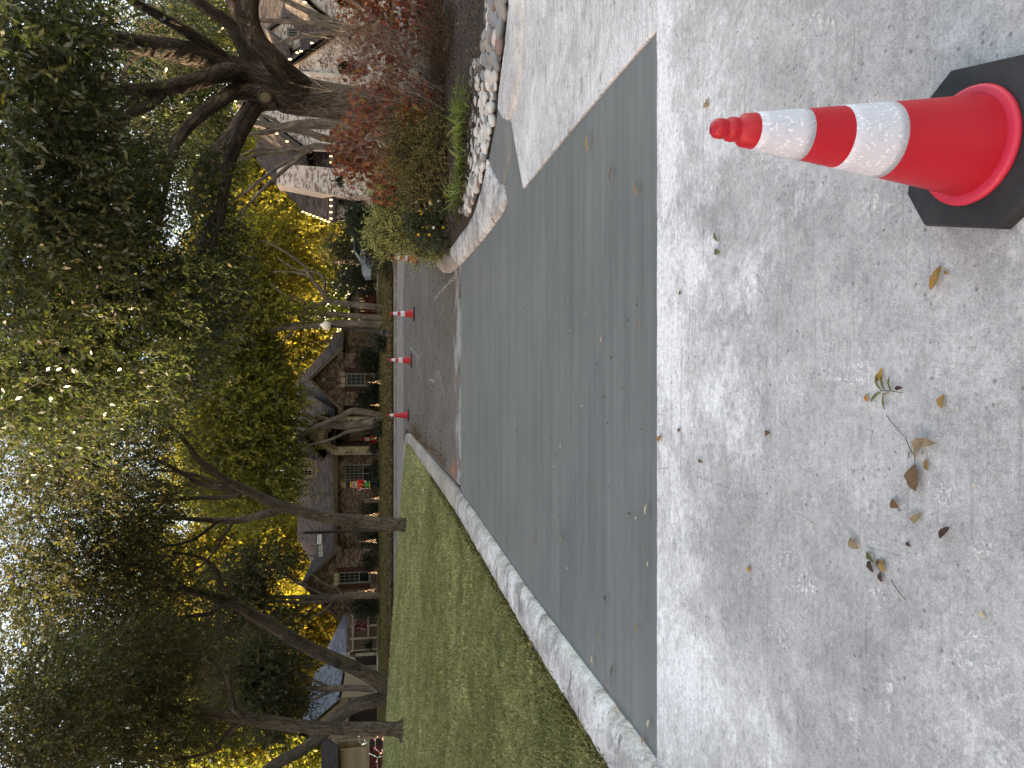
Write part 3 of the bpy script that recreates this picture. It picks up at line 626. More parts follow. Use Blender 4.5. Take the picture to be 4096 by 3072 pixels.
elm3 = thing('elm_tree', 'upright elm with flared roots at the left of the lawn', 'tree')
tree_limbs(elm3, [(1625, 2925, 19, 44), (1609, 2917, 19, 33), (1570, 2914, 19, 27), (1486, 2914, 19, 25), (1310, 2912, 19, 24), (1134, 2897, 18.9, 24), (958, 2868, 18.7, 23), (850, 2855, 18.5, 20), (741, 2842, 18.3, 16), (560, 2830, 18, 11), (380, 2800, 17.6, 7), (200, 2810, 17.2, 4)],
    [[(975, 2862, 18.7, 15), (935, 2832, 18.5, 13), (918, 2760, 18.2, 12), (907, 2703, 18, 11), (850, 2650, 17.8, 8), (806, 2629, 17.6, 6), (700, 2600, 17.4, 4), (560, 2600, 17.2, 2)],
     [(985, 2880, 18.7, 14), (926, 2920, 18.6, 12), (890, 2960, 18.5, 10), (845, 3005, 18.4, 8), (700, 3040, 18.2, 5), (500, 3060, 18, 3)],
     [(741, 2842, 18.3, 9), (640, 2900, 18, 7), (500, 2950, 17.6, 5), (300, 2960, 17.2, 3)],
     [(1600, 2938, 19, 16), (1618, 2960, 18.9, 11), (1632, 2990, 18.7, 6), (1645, 3010, 18.6, 3)],
     [(1606, 2890, 19, 12), (1618, 2872, 18.9, 7), (1626, 2862, 18.8, 3)]], M['bark_elm'], 80)
crown(elm3, [blob(*a) for a in [(640, 2800, 18, 180), (420, 2800, 17, 220), (180, 2800, 15, 250), (560, 3030, 18, 180), (300, 3040, 16, 220), (90, 3040, 14, 220), (820, 2640, 18, 110), (800, 3010, 18.5, 120), (860, 2900, 19.5, 90), (600, 2580, 17.5, 110)]],
      3400, 15, 0.076, 0.047, M['elm_leaf'], 0.7, 0.25, 14, M['twig'], 0.5, 0.007, cast=keep_behind(740, 19.3), twig_share=0.6)

# ------------------------------------------------------------------ trees in the yards across the street
ash = thing('yard_tree', 'three stemmed tree with yellow green leaves before the house entry', 'tree')
tree_limbs(ash, [(1540, 1688, 42, 26), (1507, 1684, 42, 20), (1403, 1701, 42, 17), (1319, 1698, 42, 15), (1258, 1712, 42, 13), (1198, 1751, 42, 11), (1162, 1775, 42, 9), (1080, 1800, 42, 7), (960, 1830, 42, 4)],
    [[(1540, 1664, 42, 16), (1526, 1662, 42, 13), (1418, 1643, 41.8, 13), (1367, 1665, 41.7, 11), (1319, 1684, 41.6, 10), (1260, 1706, 41.6, 8)],
     [(1530, 1702, 41.8, 9), (1512, 1700, 41.8, 8), (1440, 1718, 41.7, 7), (1391, 1727, 41.6, 7), (1355, 1744, 41.5, 6), (1307, 1763, 41.4, 6), (1222, 1783, 41.3, 5), (1120, 1800, 41.2, 4)],
     [(1330, 1692, 42, 9), (1307, 1677, 42, 8), (1246, 1667, 42.2, 7), (1164, 1652, 42.4, 6), (1060, 1620, 42.6, 4)],
     [(1258, 1712, 42, 8), (1180, 1700, 42.5, 6), (1060, 1700, 43, 4)],
     [(1215, 1745, 42, 8), (1190, 1830, 41.6, 6), (1160, 1920, 41.4, 4), (1150, 2000, 41.2, 2)],
     [(1190, 1755, 42, 7), (1130, 1860, 42, 5), (1050, 1960, 42, 3)]], M['bark_smooth'], 100, 10)
crown(ash, [blob(*a) for a in [(1060, 1560, 42, 120), (960, 1600, 42, 150), (1010, 1760, 42, 140), (1100, 1700, 41.5, 90), (900, 1800, 42, 150), (1070, 1890, 41.5, 110), (940, 1960, 42, 140), (1130, 1600, 41, 60), (1120, 1980, 41.3, 70), (820, 1650, 42, 130), (820, 1900, 42, 130), (1160, 1830, 41, 45), (900, 1480, 43, 110)]],
      4200, 13, 0.17, 0.115, M['lime_leaf'], 1.0, 0.35, 15, M['twig'], 0.5, 0.012)
twin = thing('yard_tree', 'forked tree before the left gable window with bare lower trunk', 'tree')
tree_limbs(twin, [(1535, 2384, 43, 17), (1522, 2382, 43, 13), (1404, 2382, 43, 12.5), (1340, 2388, 43, 12), (1290, 2388, 43, 9), (1180, 2388, 43, 8), (1076, 2387, 43, 6), (950, 2390, 43, 4)],
    [[(1345, 2392, 43, 9), (1290, 2404, 43, 8), (1193, 2410, 43, 7), (1105, 2407, 43, 5), (980, 2430, 43, 3)],
     [(1330, 2384, 43, 7), (1290, 2376, 42.8, 6), (1252, 2358, 42.6, 5.5), (1193, 2334, 42.4, 5), (1134, 2293, 42.2, 4), (1040, 2250, 42, 2.5)],
     [(1370, 2376, 42.8, 6), (1345, 2350, 42.6, 5), (1300, 2335, 42.5, 4), (1210, 2270, 42.4, 2.5)],
     [(1334, 2400, 43, 5), (1300, 2440, 42.8, 4), (1240, 2480, 42.6, 3.5), (1181, 2522, 42.4, 3), (1080, 2560, 42.2, 2)],
     [(1290, 2404, 43, 4), (1220, 2450, 43, 3), (1130, 2470, 43, 2)],
     [(1230, 2340, 42.5, 4), (1160, 2310, 42.7, 3), (1060, 2320, 43, 2)]], M['bark_smooth'], 120, 9)
crown(twin, [blob(*a) for a in [(1020, 2280, 43, 100), (1000, 2420, 43, 110), (1060, 2540, 43, 80), (1130, 2480, 42.6, 50), (900, 2350, 43, 110), (880, 2520, 43, 110), (1120, 2240, 42.2, 60)]],
      1500, 13, 0.16, 0.10, M['elm_leaf'], 0.9, 0.3, 16, M['twig'], 0.6, 0.012)
slim = thing('yard_tree', 'slim forked tree before the brown garage doors', 'tree')
tree_limbs(slim, [(1500, 2757, 38, 16), (1480, 2756, 38, 13), (1404, 2751, 38, 12), (1310, 2755, 38, 11), (1250, 2752, 38, 9), (1134, 2745, 38, 7), (1010, 2720, 38, 5), (880, 2710, 38, 3)],
    [[(1320, 2752, 38, 7), (1260, 2722, 38, 6), (1193, 2692, 38, 5), (1046, 2657, 38, 4), (930, 2610, 38, 2)],
     [(1330, 2762, 38, 7), (1270, 2790, 38, 6), (1200, 2830, 38, 5), (1120, 2880, 38, 4), (1000, 2930, 38, 2)],
     [(1200, 2748, 38, 5), (1120, 2790, 38, 4), (1020, 2800, 38, 2.5)]], M['bark_smooth'], 140, 9)
crown(slim, [blob(*a) for a in [(1060, 2620, 38, 100), (1040, 2760, 38, 110), (1100, 2880, 38, 90), (1180, 2820, 37.6, 50), (920, 2700, 38, 120), (1180, 2660, 37.5, 40)]],
      1500, 13, 0.15, 0.095, M['elm_leaf'], 0.9, 0.3, 17, M['twig'], 0.6, 0.012)
def simple_tree(label, trunk, limbs, blobs, m, n, per, L, W, seed, bk='bark_smooth', group=None, tl=1.0):
    t = thing('yard_tree', label, 'tree', group)
    tree_limbs(t, trunk, limbs, M[bk], seed, 9); crown(t, [blob(*a) for a in blobs], n, per, L, W, m, tl, 0.3, seed, M['twig'], 0.5, 0.012); return t
simple_tree('tree with a long curving limb behind the red garage and lamp post', [(1545, 1231, 42, 17), (1532, 1231, 42, 13), (1430, 1220, 42, 12), (1319, 1203, 42, 11), (1286, 1166, 42, 8), (1247, 1112, 42, 7), (1213, 1060, 42, 5), (1130, 1000, 42, 4), (1050, 960, 42, 2)],
    [[(1310, 1205, 42, 8), (1270, 1222, 42, 7), (1237, 1234, 42, 6), (1150, 1190, 42, 5), (1080, 1130, 42, 3)],
     [(1300, 1180, 42, 6), (1296, 1120, 42, 6), (1270, 1090, 42, 5), (1190, 1080, 42, 4), (1110, 1030, 42, 3)],
     [(1240, 1105, 42, 5), (1180, 1090, 42, 4), (1090, 1085, 42, 2)]],
    [(1060, 1010, 44, 110), (960, 960, 45, 130), (1060, 1140, 44, 90), (930, 1100, 45, 130), (1180, 1000, 46, 70), (1200, 1130, 45, 50), (1100, 900, 46, 90), (1240, 1060, 46, 50), (850, 1010, 46, 120)], M['yellow_leaf'], 1900, 13, 0.17, 0.11, 160)
simple_tree('leafy tree whose stem is wrapped in leaves between the lamp and red garage', [(1550, 1276, 42, 16), (1539, 1275, 42, 13), (1450, 1268, 42, 12), (1363, 1260, 42, 11), (1257, 1253, 42, 10), (1160, 1248, 42, 9), (1064, 1243, 42, 7), (960, 1230, 42, 4)],
    [[(1257, 1253, 42, 6), (1200, 1290, 42, 4), (1110, 1300, 42, 3)], [(1300, 1256, 42, 5), (1240, 1220, 42, 4), (1160, 1180, 42, 3)]],
    [(1230, 1255, 41.7, 32), (1150, 1250, 41.7, 42), (1070, 1240, 42, 60), (960, 1200, 43, 120), (850, 1250, 43, 130), (960, 1330, 42, 90), (1300, 1262, 41.8, 22), (760, 1180, 43, 120)], M['lime_leaf'], 1900, 13, 0.16, 0.11, 180)
simple_tree('tall tree with a dark bowed trunk rising behind the lamp globe', [(1525, 1300, 42, 18), (1512, 1296, 42, 14), (1406, 1292, 42, 13), (1252, 1301, 42, 12), (1141, 1311, 42, 11), (1020, 1335, 42, 9), (900, 1378, 42, 6), (780, 1420, 42, 3)],
    [[(1141, 1311, 42, 7), (1080, 1280, 42, 6), (960, 1280, 42, 4)], [(1040, 1330, 42, 6), (980, 1400, 42, 5), (890, 1470, 42, 3)], [(1190, 1306, 42, 5), (1130, 1370, 42, 4), (1060, 1450, 42, 2)]],
    [(900, 1380, 42.5, 120), (1030, 1400, 43, 90), (800, 1350, 43, 120), (780, 1500, 43, 130), (900, 1500, 44, 110), (1100, 1440, 43, 50)], M['lime_leaf'], 1700, 13, 0.16, 0.11, 200)
# crape myrtles before the pale brick house
simple_tree('bare multi stemmed tree before the dormer roof, right of the oak', [(1600, 120, 25, 16), (1500, 118, 25, 14), (1410, 112, 25, 13), (1340, 90, 25, 12), (1240, 48, 25, 11), (1140, 0, 25, 10), (1050, -50, 25, 7)],
    [[(1420, 116, 24.8, 12), (1370, 112, 24.8, 11), (1250, 95, 24.7, 10), (1150, 86, 24.6, 9), (1010, 80, 24.5, 8), (930, 70, 24.5, 5)], [(1425, 122, 25.1, 11), (1360, 128, 25.1, 10), (1220, 142, 25.2, 9), (1120, 170, 25.3, 7), (1055, 192, 25.4, 6), (980, 215, 25.5, 4)]],
    [(820, 60, 26, 130), (900, 190, 26, 60), (760, 240, 26, 110)], M['lime_leaf'], 500, 12, 0.11, 0.08, 220, tl=0.7)
simple_tree('bare tree with a thick stem directly left of the oak trunk', [(1600, 500, 24, 24), (1500, 503, 24, 21), (1330, 497, 24, 20), (1200, 499, 24, 19), (1110, 512, 24, 17), (1050, 494, 24, 11), (990, 487, 24, 8), (900, 480, 24, 5)],
    [[(1120, 514, 24, 12), (1060, 528, 24, 11), (985, 536, 24, 9), (900, 560, 24, 6)], [(1450, 560, 24.1, 12), (1380, 560, 24.1, 12), (1300, 553, 24.1, 13), (1230, 530, 24.05, 13), (1150, 516, 24, 11)], [(1130, 505, 24, 7), (1080, 470, 24, 6), (1010, 455, 24, 5)]],
    [(830, 520, 24.5, 110), (900, 620, 25, 60)], M['lime_leaf'], 350, 12, 0.11, 0.08, 240, tl=0.7)
simple_tree('slender multi stemmed tree before the chimney of the pale house', [(1560, 612, 24, 15), (1430, 603, 24, 14), (1280, 586, 24, 13), (1240, 590, 24, 12), (1150, 604, 24, 9), (1060, 612, 24, 8), (1000, 626, 24, 7), (940, 645, 24, 5)],
    [[(1215, 598, 24, 9), (1130, 596, 24, 7), (1040, 596, 24, 6), (960, 620, 24, 4)], [(1230, 596, 24, 10), (1180, 632, 24, 9), (1120, 662, 24, 8), (1040, 722, 24, 7), (950, 790, 24, 5), (880, 820, 24, 3)], [(1235, 600, 23.9, 9), (1150, 668, 23.9, 8), (1060, 748, 23.9, 6), (1010, 800, 23.9, 5), (965, 860, 23.9, 4), (950, 930, 23.9, 2.5)]],
    [(880, 700, 24.5, 70), (900, 860, 24.3, 50), (820, 620, 25, 90)], M['lime_leaf'], 350, 12, 0.11, 0.08, 260, tl=0.7)
# tall trees beyond the houses
FAR_T = 'sunlit trees rising behind the houses'
def far_tree(label, X, Y, y, blobs, m, n, seed, L=0.34, W=0.24):
    t = thing('background_tree', label, 'tree', FAR_T); b = zg(0, y)
    base = P(1500, Y, y); base.z = b
    tops = [P(X, Y+o, y) for o in (0,)]
    pts = [base, base.lerp(tops[0], 0.4)+Vector((0.3, 0, 0)), base.lerp(tops[0], 0.75)-Vector((0.2, 0, 0)), tops[0]]
    add('trunk', limb_mesh('trunk', pts, [0.4, 0.3, 0.22, 0.1], M['bark_smooth'], 8, 0.05, seed, 4), t)
    g_ = random.Random(seed)
    for i in range(4):
        p = pts[1].lerp(pts[3], 0.1+0.2*i); q = P(blobs[i % len(blobs)][0], blobs[i % len(blobs)][1], y)
        add('limb', limb_mesh('limb', [p, p.lerp(q, 0.5)+Vector((0, 0, 0.6)), q], [0.16, 0.11, 0.04], M['bark_smooth'], 6, 0.04, seed+i, 4), t)
    crown(t, [blob(a, c_, y, r, r*y/FPX*0.8) for a, c_, r in blobs], n, 12, L, W, m, 1.6, 0.25, seed, M['twig'], 0.5, 0.02)
far_tree('golden tree behind the brown hipped roof of the left wing', 900, 2230, 66, [(1130, 2190, 90), (1150, 2290, 80), (1040, 2220, 120), (900, 2200, 140), (780, 2300, 150), (960, 2330, 110)], M['yellow_leaf'], 2400, 301)
far_tree('golden tree above the blue grey roof, right of the leaning trunk', 980, 2480, 72, [(1230, 2480, 110), (1270, 2570, 80), (1130, 2440, 120), (1080, 2560, 140), (930, 2500, 150), (1240, 2660, 70)], M['yellow_leaf'], 2600, 302)
far_tree('yellow green tree above the blue grey roof, left of the leaning trunk', 950, 2700, 74, [(1220, 2700, 100), (1250, 2780, 60), (1120, 2680, 130), (1100, 2800, 120), (950, 2720, 160), (820, 2640, 140)], M['yellow_leaf'], 2400, 303)
far_tree('pale tree behind the shingle sided gable at the left', 950, 2950, 70, [(1160, 2960, 110), (1200, 3040, 100), (1030, 2900, 130), (950, 3020, 160), (800, 2920, 150)], M['lime_leaf'], 2000, 304)
far_tree('bright yellow tree left of the pale house with string lights', 980, 800, 60, [(1120, 820, 70), (1180, 890, 60), (1060, 760, 70), (1010, 860, 100), (900, 780, 120), (1080, 690, 60), (1240, 940, 60), (1000, 640, 60)], M['yellow_leaf'], 2200, 305, 0.27, 0.19)
far_tree('golden tree behind the ridge of the pale brick house', 920, 560, 64, [(960, 560, 70), (1000, 640, 50), (880, 640, 90), (960, 700, 70), (840, 520, 90)], M['yellow_leaf'], 1000, 306, 0.27, 0.19)
far_tree('yellow tree centred behind the curving limb over the red garage', 930, 1050, 66, [(1180, 1020, 90), (1060, 1080, 130), (930, 1020, 150), (820, 1120, 150), (1220, 1130, 70), (1080, 1180, 110), (1230, 930, 80)], M['yellow_leaf'], 1900, 307)
far_tree('yellow green tree behind the lamp and grey hipped roof', 900, 1380, 68, [(1180, 1400, 80), (1060, 1360, 120), (940, 1420, 150), (820, 1340, 150), (1150, 1470, 60), (1040, 1480, 110), (1250, 1350, 60), (1120, 1280, 90)], M['yellow_leaf'], 1800, 308)
far_tree('tall golden tree behind the main roof of the tan house', 800, 1700, 72, [(1020, 1640, 140), (900, 1750, 170), (760, 1650, 170), (1040, 1850, 130), (820, 1900, 170), (1080, 2010, 110), (940, 2050, 140), (1090, 1560, 100)], M['yellow_leaf'], 2600, 309)
far_tree('yellow tree showing through the elm branches above the lawn', 700, 2500, 76, [(760, 2450, 170), (620, 2600, 180), (820, 2750, 160), (600, 2320, 170), (700, 2900, 170), (560, 2150, 160)], M['yellow_leaf'], 2000, 310)
far_tree('small tree with a yellow crown behind the right end of the pale house', 900, 110, 62, [(870, 140, 60), (800, 60, 80), (760, 200, 90)], M['yellow_leaf'], 500, 311, 0.27, 0.19)
# unseen trees and house added left of the frame to block the low sun
tall = thing('shade_tree', 'dense tall unseen tree added left of the lawn for shade', 'tree', 'unseen tall trees added left of the lawn for shade', (-25, -6, zg(-25, -6)))
add('trunk', limb_mesh('trunk', [(0, 0, -0.3), (0.1, 0, 2.5), (-0.1, 0.2, 5), (0, 0, 8)], [0.45, 0.34, 0.28, 0.15], M['bark_elm'], 9, 0.05, 5), tall)
crown(tall, [(Vector((0, 0, 7)), (4.0, 4.2, 4.2)), (Vector((0.5, 1.5, 4.2)), (3.2, 3.4, 2.6)), (Vector((-.5, -1.5, 4.4)), (3.2, 3.4, 2.6)), (Vector((0, 0, 10.5)), (2.6, 3.2, 2.4))], 1700, 10, 0.62, 0.44, M['elm_leaf'], 1.2, 0.2, 400, None, 0.45)
def copy_tree(o, parent=None):
    c_ = o.copy(); C.objects.link(c_); c_.parent = parent
    for ch in [x for x in o.children]: copy_tree(ch, c_)
    return c_
for i, (x, y, s) in enumerate([(-26, -14, 1.0), (-25, -22, 1.05), (-27, -31, 1.0), (-24, 2, 0.90), (-26, 9.5, 1.0), (-27.5, 17, 1.08), (-29, 24, 1.15), (-31, 31, 1.55), (-29, 36, 1.3), (-33, -26, 1.15), (-34, -10, 1.0), (-35, 5, 1.0), (-37, 20, 1.0), (-36, 36, 1.5), (-38, 43, 1.35), (-40, 51, 1.2)]):
    c_ = copy_tree(tall); c_.location = (x, y, zg(x, y)-0.2); c_.rotation_euler = (0, 0, i*1.7); c_.scale = (s, s, s)

# ------------------------------------------------------------------ building materials
def brick_mat(name, stops, rough=0.9):
    k = NT(name); c = k.ramp(k.attr(), stops); n_ = k.noise(14, 5, 0.7)
    c = k.mix(0.6, c, k.mix(1.0, c, k.ramp(n_, [(0.3, 0.75), (0.7, 1.2)]), 'MULTIPLY')); k.col(c); k.rough(rough)
    k.b.inputs['Specular IOR Level'].default_value = 0.15; k.bump(n_, 0.4, 0.01); return k.m
M['brick_tan'] = brick_mat('tan_brick', [(0.0, (0.060, 0.037, 0.028)), (0.3, (0.130, 0.086, 0.062)), (0.7, (0.21, 0.148, 0.108)), (1.0, (0.31, 0.24, 0.18))])
M['mortar_tan'] = plain('tan_mortar', (0.19, 0.16, 0.125), 0.95, 0.1)
k = NT('whitewashed_brick'); n1 = k.noise(3.2, 7, 0.72); n2 = k.noise(22, 5, 0.75)
f = k.ma('ADD', k.ma('ADD', k.ma('MULTIPLY', n1, 0.75), k.ma('MULTIPLY', n2, 0.3)), k.ma('MULTIPLY', k.attr(), 0.42))
k.col(k.ramp(f, [(0.42, (0.085, 0.052, 0.045)), (0.60, (0.20, 0.15, 0.132)), (0.70, (0.40, 0.375, 0.36)), (0.9, (0.55, 0.53, 0.51))])); k.rough(0.92)
k.b.inputs['Specular IOR Level'].default_value = 0.15; k.bump(n2, 0.4, 0.01); M['brick_white'] = k.m
M['mortar_white'] = plain('whitewashed_mortar', (0.42, 0.40, 0.385), 0.95, 0.1, var=0.25)
M['stone'] = brick_mat('cream_limestone', [(0.0, (0.30, 0.25, 0.16)), (0.5, (0.42, 0.35, 0.235)), (1.0, (0.52, 0.46, 0.32))])
M['mortar_stone'] = plain('limestone_mortar', (0.30, 0.25, 0.17), 0.95, 0.1)
def shingle_mat(name, a, b, c_): return brick_mat(name, [(0.0, a), (0.5, b), (1.0, c_)])
M['roof_brown'] = shingle_mat('weathered_brown_shingle', (0.050, 0.044, 0.040), (0.085, 0.075, 0.068), (0.135, 0.118, 0.104))
M['roof_dark'] = shingle_mat('dark_brown_shingle', (0.048, 0.040, 0.039), (0.075, 0.062, 0.060), (0.115, 0.095, 0.090))
M['roof_blue'] = shingle_mat('blue_grey_shingle', (0.08, 0.09, 0.115), (0.145, 0.16, 0.195), (0.22, 0.235, 0.28))
M['trim_brown'] = plain('brown_trim', (0.12, 0.090, 0.058), 0.6, 0.3)
M['trim_tan'] = plain('tan_trim', (0.21, 0.165, 0.11), 0.6, 0.3)
M['trim_dark'] = plain('charcoal_trim', (0.030, 0.031, 0.035), 0.55, 0.35)
M['trim_cream'] = plain('cream_trim', (0.40, 0.33, 0.22), 0.6, 0.3)
M['white_paint'] = plain('white_paint', (0.62, 0.61, 0.58), 0.5, 0.4, var=0.05)
M['frame'] = plain('window_frame', (0.24, 0.235, 0.205), 0.5, 0.4, var=0.06)
M['grey_frame'] = plain('grey_window_frame', (0.12, 0.135, 0.13), 0.5, 0.4)
M['shutter'] = plain('dark_red_wood', (0.055, 0.018, 0.012), 0.6, 0.3, var=0.25)
M['door_wood'] = plain('red_brown_wood', (0.085, 0.032, 0.018), 0.5, 0.4, var=0.3)
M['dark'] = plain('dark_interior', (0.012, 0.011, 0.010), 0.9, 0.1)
k = NT('window_glass'); k.col((0.012, 0.016, 0.015)); k.rough(0.08); k.b.inputs['Specular IOR Level'].default_value = 0.1; M['glass'] = k.m
M['blind'] = plain('window_blind', (0.05, 0.06, 0.057), 0.7, 0.3, var=0.1)
M['garage_brown'] = plain('brown_garage_door', (0.035, 0.024, 0.019), 0.6, 0.3, var=0.15)
M['garage_red'] = plain('deep_red_wood', (0.105, 0.016, 0.010), 0.7, 0.2, var=0.4, sc=3)
M['siding'] = brick_mat('tan_shingle_siding', [(0.0, (0.26, 0.20, 0.13)), (0.5, (0.36, 0.285, 0.19)), (1.0, (0.44, 0.36, 0.25))])
M['iron'] = plain('black_iron', (0.012, 0.012, 0.014), 0.45, 0.5)
M['bulb'] = glow('warm_bulb', (1.0, 0.70, 0.28), 1.1)
M['bulb_tree'] = glow('warm_mini_bulb', (1.0, 0.60, 0.28), 2.2)
M['fence_wood'] = brick_mat('brown_fence_wood', [(0.0, (0.080, 0.052, 0.034)), (0.6, (0.135, 0.092, 0.062)), (1.0, (0.18, 0.13, 0.09))])

# ------------------------------------------------------------------ building helpers (walls face the lens: x along the wall, z up, plane y)
def spans(poly, z):                                # stretches of x inside a polygon at height z
    xs_ = []
    n = len(poly)
    for i in range(n):
        (x1, z1), (x2, z2) = poly[i], poly[(i+1) % n]
        if (z1 <= z) != (z2 <= z): xs_.append(x1+(z-z1)*(x2-x1)/(z2-z1))
    xs_.sort(); return list(zip(xs_[::2], xs_[1::2]))
def cut(sp, holes):
    for h in holes:
        out = []
        for a, b in sp:
            c0, c1 = h
            if c1 <= a or c0 >= b: out.append((a, b)); continue
            if c0 > a: out.append((a, c0))
            if c1 < b: out.append((c1, b))
        sp = out
    return sp
def rect(x0, x1, z0, z1): return [(x0, z0), (x1, z0), (x1, z1), (x0, z1)]
def arch(x0, x1, z0, zs, n=12):                    # round headed opening, springing at zs
    r = (x1-x0)/2; cx = (x0+x1)/2
    return [(x0, z0), (x1, z0)]+[(cx+r*math.cos(math.pi*i/n), zs+r*math.sin(math.pi*i/n)) for i in range(n+1)]
def wall(parent, poly, y, mortar, brick, holes=(), bl=0.2, bh=0.066, jt=0.011, deep=0.13, proud=0.012, name='wall', piece='brick', seed=0, bond=True):
    """a mortar wall with real openings and reveals, and every brick proud of the mortar"""
    g_ = random.Random(seed+int(abs(y)*100))
    loops = [[Vector((p[0], p[1], 0)) for p in poly]]+[[Vector((p[0], p[1], 0)) for p in h] for h in holes]
    flat = [v for L in loops for v in L]; mb = MB()
    for t in tessellate_polygon(loops):
        q = [flat[i] for i in t]
        if (q[1]-q[0]).cross(q[2]-q[0]).z < 0: q = q[::-1]
        mb.face([(v.x, y, v.y) for v in q])
    for L in loops:
        n = len(L)
        for i in range(n):
            a, b = L[i], L[(i+1) % n]; mb.face([(a.x, y, a.y), (a.x, y+deep, a.y), (b.x, y+deep, b.y), (b.x, y, b.y)])
    w_ = mb.build(name, mortar, parent)
    z0 = min(p[1] for p in poly); z1 = max(p[1] for p in poly); bb = MB(); r = 0
    while z0+r*(bh+jt)+bh < z1:
        a = z0+r*(bh+jt); m_ = a+bh/2; hs = [s for h in holes for s in spans(h, m_)]
        for (s0, s1) in cut(spans(poly, m_), hs):
            step = bl+jt; x = s0-((r % 2)*0.5*step if bond else 0)
            while x < s1:
                q0, q1 = max(x, s0+0.003), min(x+bl, s1-0.003); x += step
                if not bond: pass
                if q1-q0 < 0.02: continue
                pr = y-proud*g_.uniform(0.6, 1.2); e = g_.uniform(-0.002, 0.002); za, zb = a+e, a+bh+e; rn = g_.random()
                bb.quads([(q0, pr, za), (q1, pr, za), (q1, pr, zb), (q0, pr, zb), (q0, y+0.003, za), (q1, y+0.003, za), (q1, y+0.003, zb), (q0, y+0.003, zb)], [(0, 1, 2, 3), (1, 0, 4, 5), (2, 1, 5, 6), (3, 2, 6, 7), (0, 3, 7, 4)], 0, rn)
        r += 1
    bb.build(piece, brick, w_, kind='stuff'); return w_
def soldier(parent, pts, y, brick, h=0.2, w=0.066, jt=0.012, proud=0.03, name='soldier_course', seed=1):
    """bricks on end along a line of points (x, z), standing square to it on its outer (left) side"""
    g_ = random.Random(seed); bb = MB()
    for (a, b) in zip(pts, pts[1:]):
        a, b = Vector(a), Vector(b); L = (b-a).length; d = (b-a)/L; nn = Vector((-d.y, d.x)); n = max(1, int(L/(w+jt)))
        for i in range(n):
            p = a+d*(L*i/n); q = p+d*(L/n-jt); r_, s_ = q+nn*h, p+nn*h; pr = y-proud*g_.uniform(0.8, 1.2); rn = g_.random()
            v = [p, q, r_, s_]
            bb.quads([(t.x, pr, t.y) for t in v]+[(t.x, y, t.y) for t in v], [(0, 1, 2, 3), (3, 2, 1, 0), (1, 0, 4, 5), (2, 1, 5, 6), (3, 2, 6, 7), (0, 3, 7, 4)][0:1]+[(1, 0, 4, 5), (2, 1, 5, 6), (3, 2, 6, 7), (0, 3, 7, 4)], 0, rn)
    return bb.build(name, brick, parent, kind='stuff')
def roof(parent, quad, m, course=0.14, tab=0.3, name='roof', seed=0, flare=0.0, thick=0.09):
    """quad: eave left, eave right, ridge right, ridge left; every course of shingles is laid over the one below it"""
    el, er, rr_, rl = [Vector(p) for p in quad]; g_ = random.Random(seed+7); nrm = (er-el).cross(rl-el)
    if nrm.length < 1e-6: nrm = (er-el).cross(rr_-el)
    nrm.normalize()
    if nrm.z < 0: nrm = -nrm
    dk = MB(); q = [el, er, rr_, rl]
    dk.face(q); dk.face([p-nrm*thick for p in q][::-1])
    for i in range(4): a, b = q[i], q[(i+1) % 4]; dk.face([a, a-nrm*thick, b-nrm*thick, b])
    R_ = dk.build(name, m, parent); L = max((rl-el).length, (rr_-er).length); n = max(2, int(L/course)); mb = MB()
    for i in range(n):
        t0, t1 = i/n, (i+1.35)/n; t1 = min(t1, 1.0)
        f = lambda t: -flare*math.sin(math.pi*t) if flare else 0
        a0, b0 = el.lerp(rl, t0), er.lerp(rr_, t0); a1, b1 = el.lerp(rl, t1), er.lerp(rr_, t1)
        W = (b0-a0).length; k_ = max(1, int(W/tab)); off = g_.random()*0.6
        for j in range(k_+1):
            s0, s1 = max(0, (j-off)/k_), min(1, (j+1-off)/k_-0.012/max(W, .1))
            if s1-s0 < 0.001: continue
            h = 0.020+g_.uniform(0, 0.008); dn = nrm*h; p, q2 = a0.lerp(b0, s0)+dn, a0.lerp(b0, s1)+dn
            r1, s_1 = a1.lerp(b1, s1)+nrm*0.006, a1.lerp(b1, s0)+nrm*0.006; rn = g_.random()
            mb.face([p, q2, r1, s_1], 0, rn); mb.face([p-dn, q2-dn, q2, p], 0, rn*0.5)
    mb.build('shingle', m, R_, kind='stuff'); return R_
def gable_roof(parent, xl, xr, ze, xa, za, y0, y1, m, rake, seed=0, tail=0.12, board=0.24):
    """a gable facing the lens: the two slopes and the rake boards along its edge"""
    zl, zr = ze if isinstance(ze, tuple) else (ze, ze)
    A0, A1 = Vector((xa, y0, za)), Vector((xa, y1, za)); L0, L1 = Vector((xl, y0, zl)), Vector((xl, y1, zl)); R0, R1 = Vector((xr, y0, zr)), Vector((xr, y1, zr))
    roof(parent, [L1, L0, A0, A1], m, seed=seed); roof(parent, [R0, R1, A1, A0], m, seed=seed+1)
    for (p, q) in ((L0, A0), (R0, A0)):
        mb = MB(); d = (q-p).normalized(); dn = Vector((0, 0, -board)); o = Vector((0, -0.05, 0))
        v = [p+o, q+o, q+o+dn, p+o+dn]; b_ = [x+Vector((0, 0.09, 0)) for x in v]
        mb.quads(v+b_, [(0, 1, 2, 3), (7, 6, 5, 4), (0, 4, 5, 1), (3, 2, 6, 7), (0, 3, 7, 4), (1, 5, 6, 2)]); mb.build('rake_board', rake, parent)
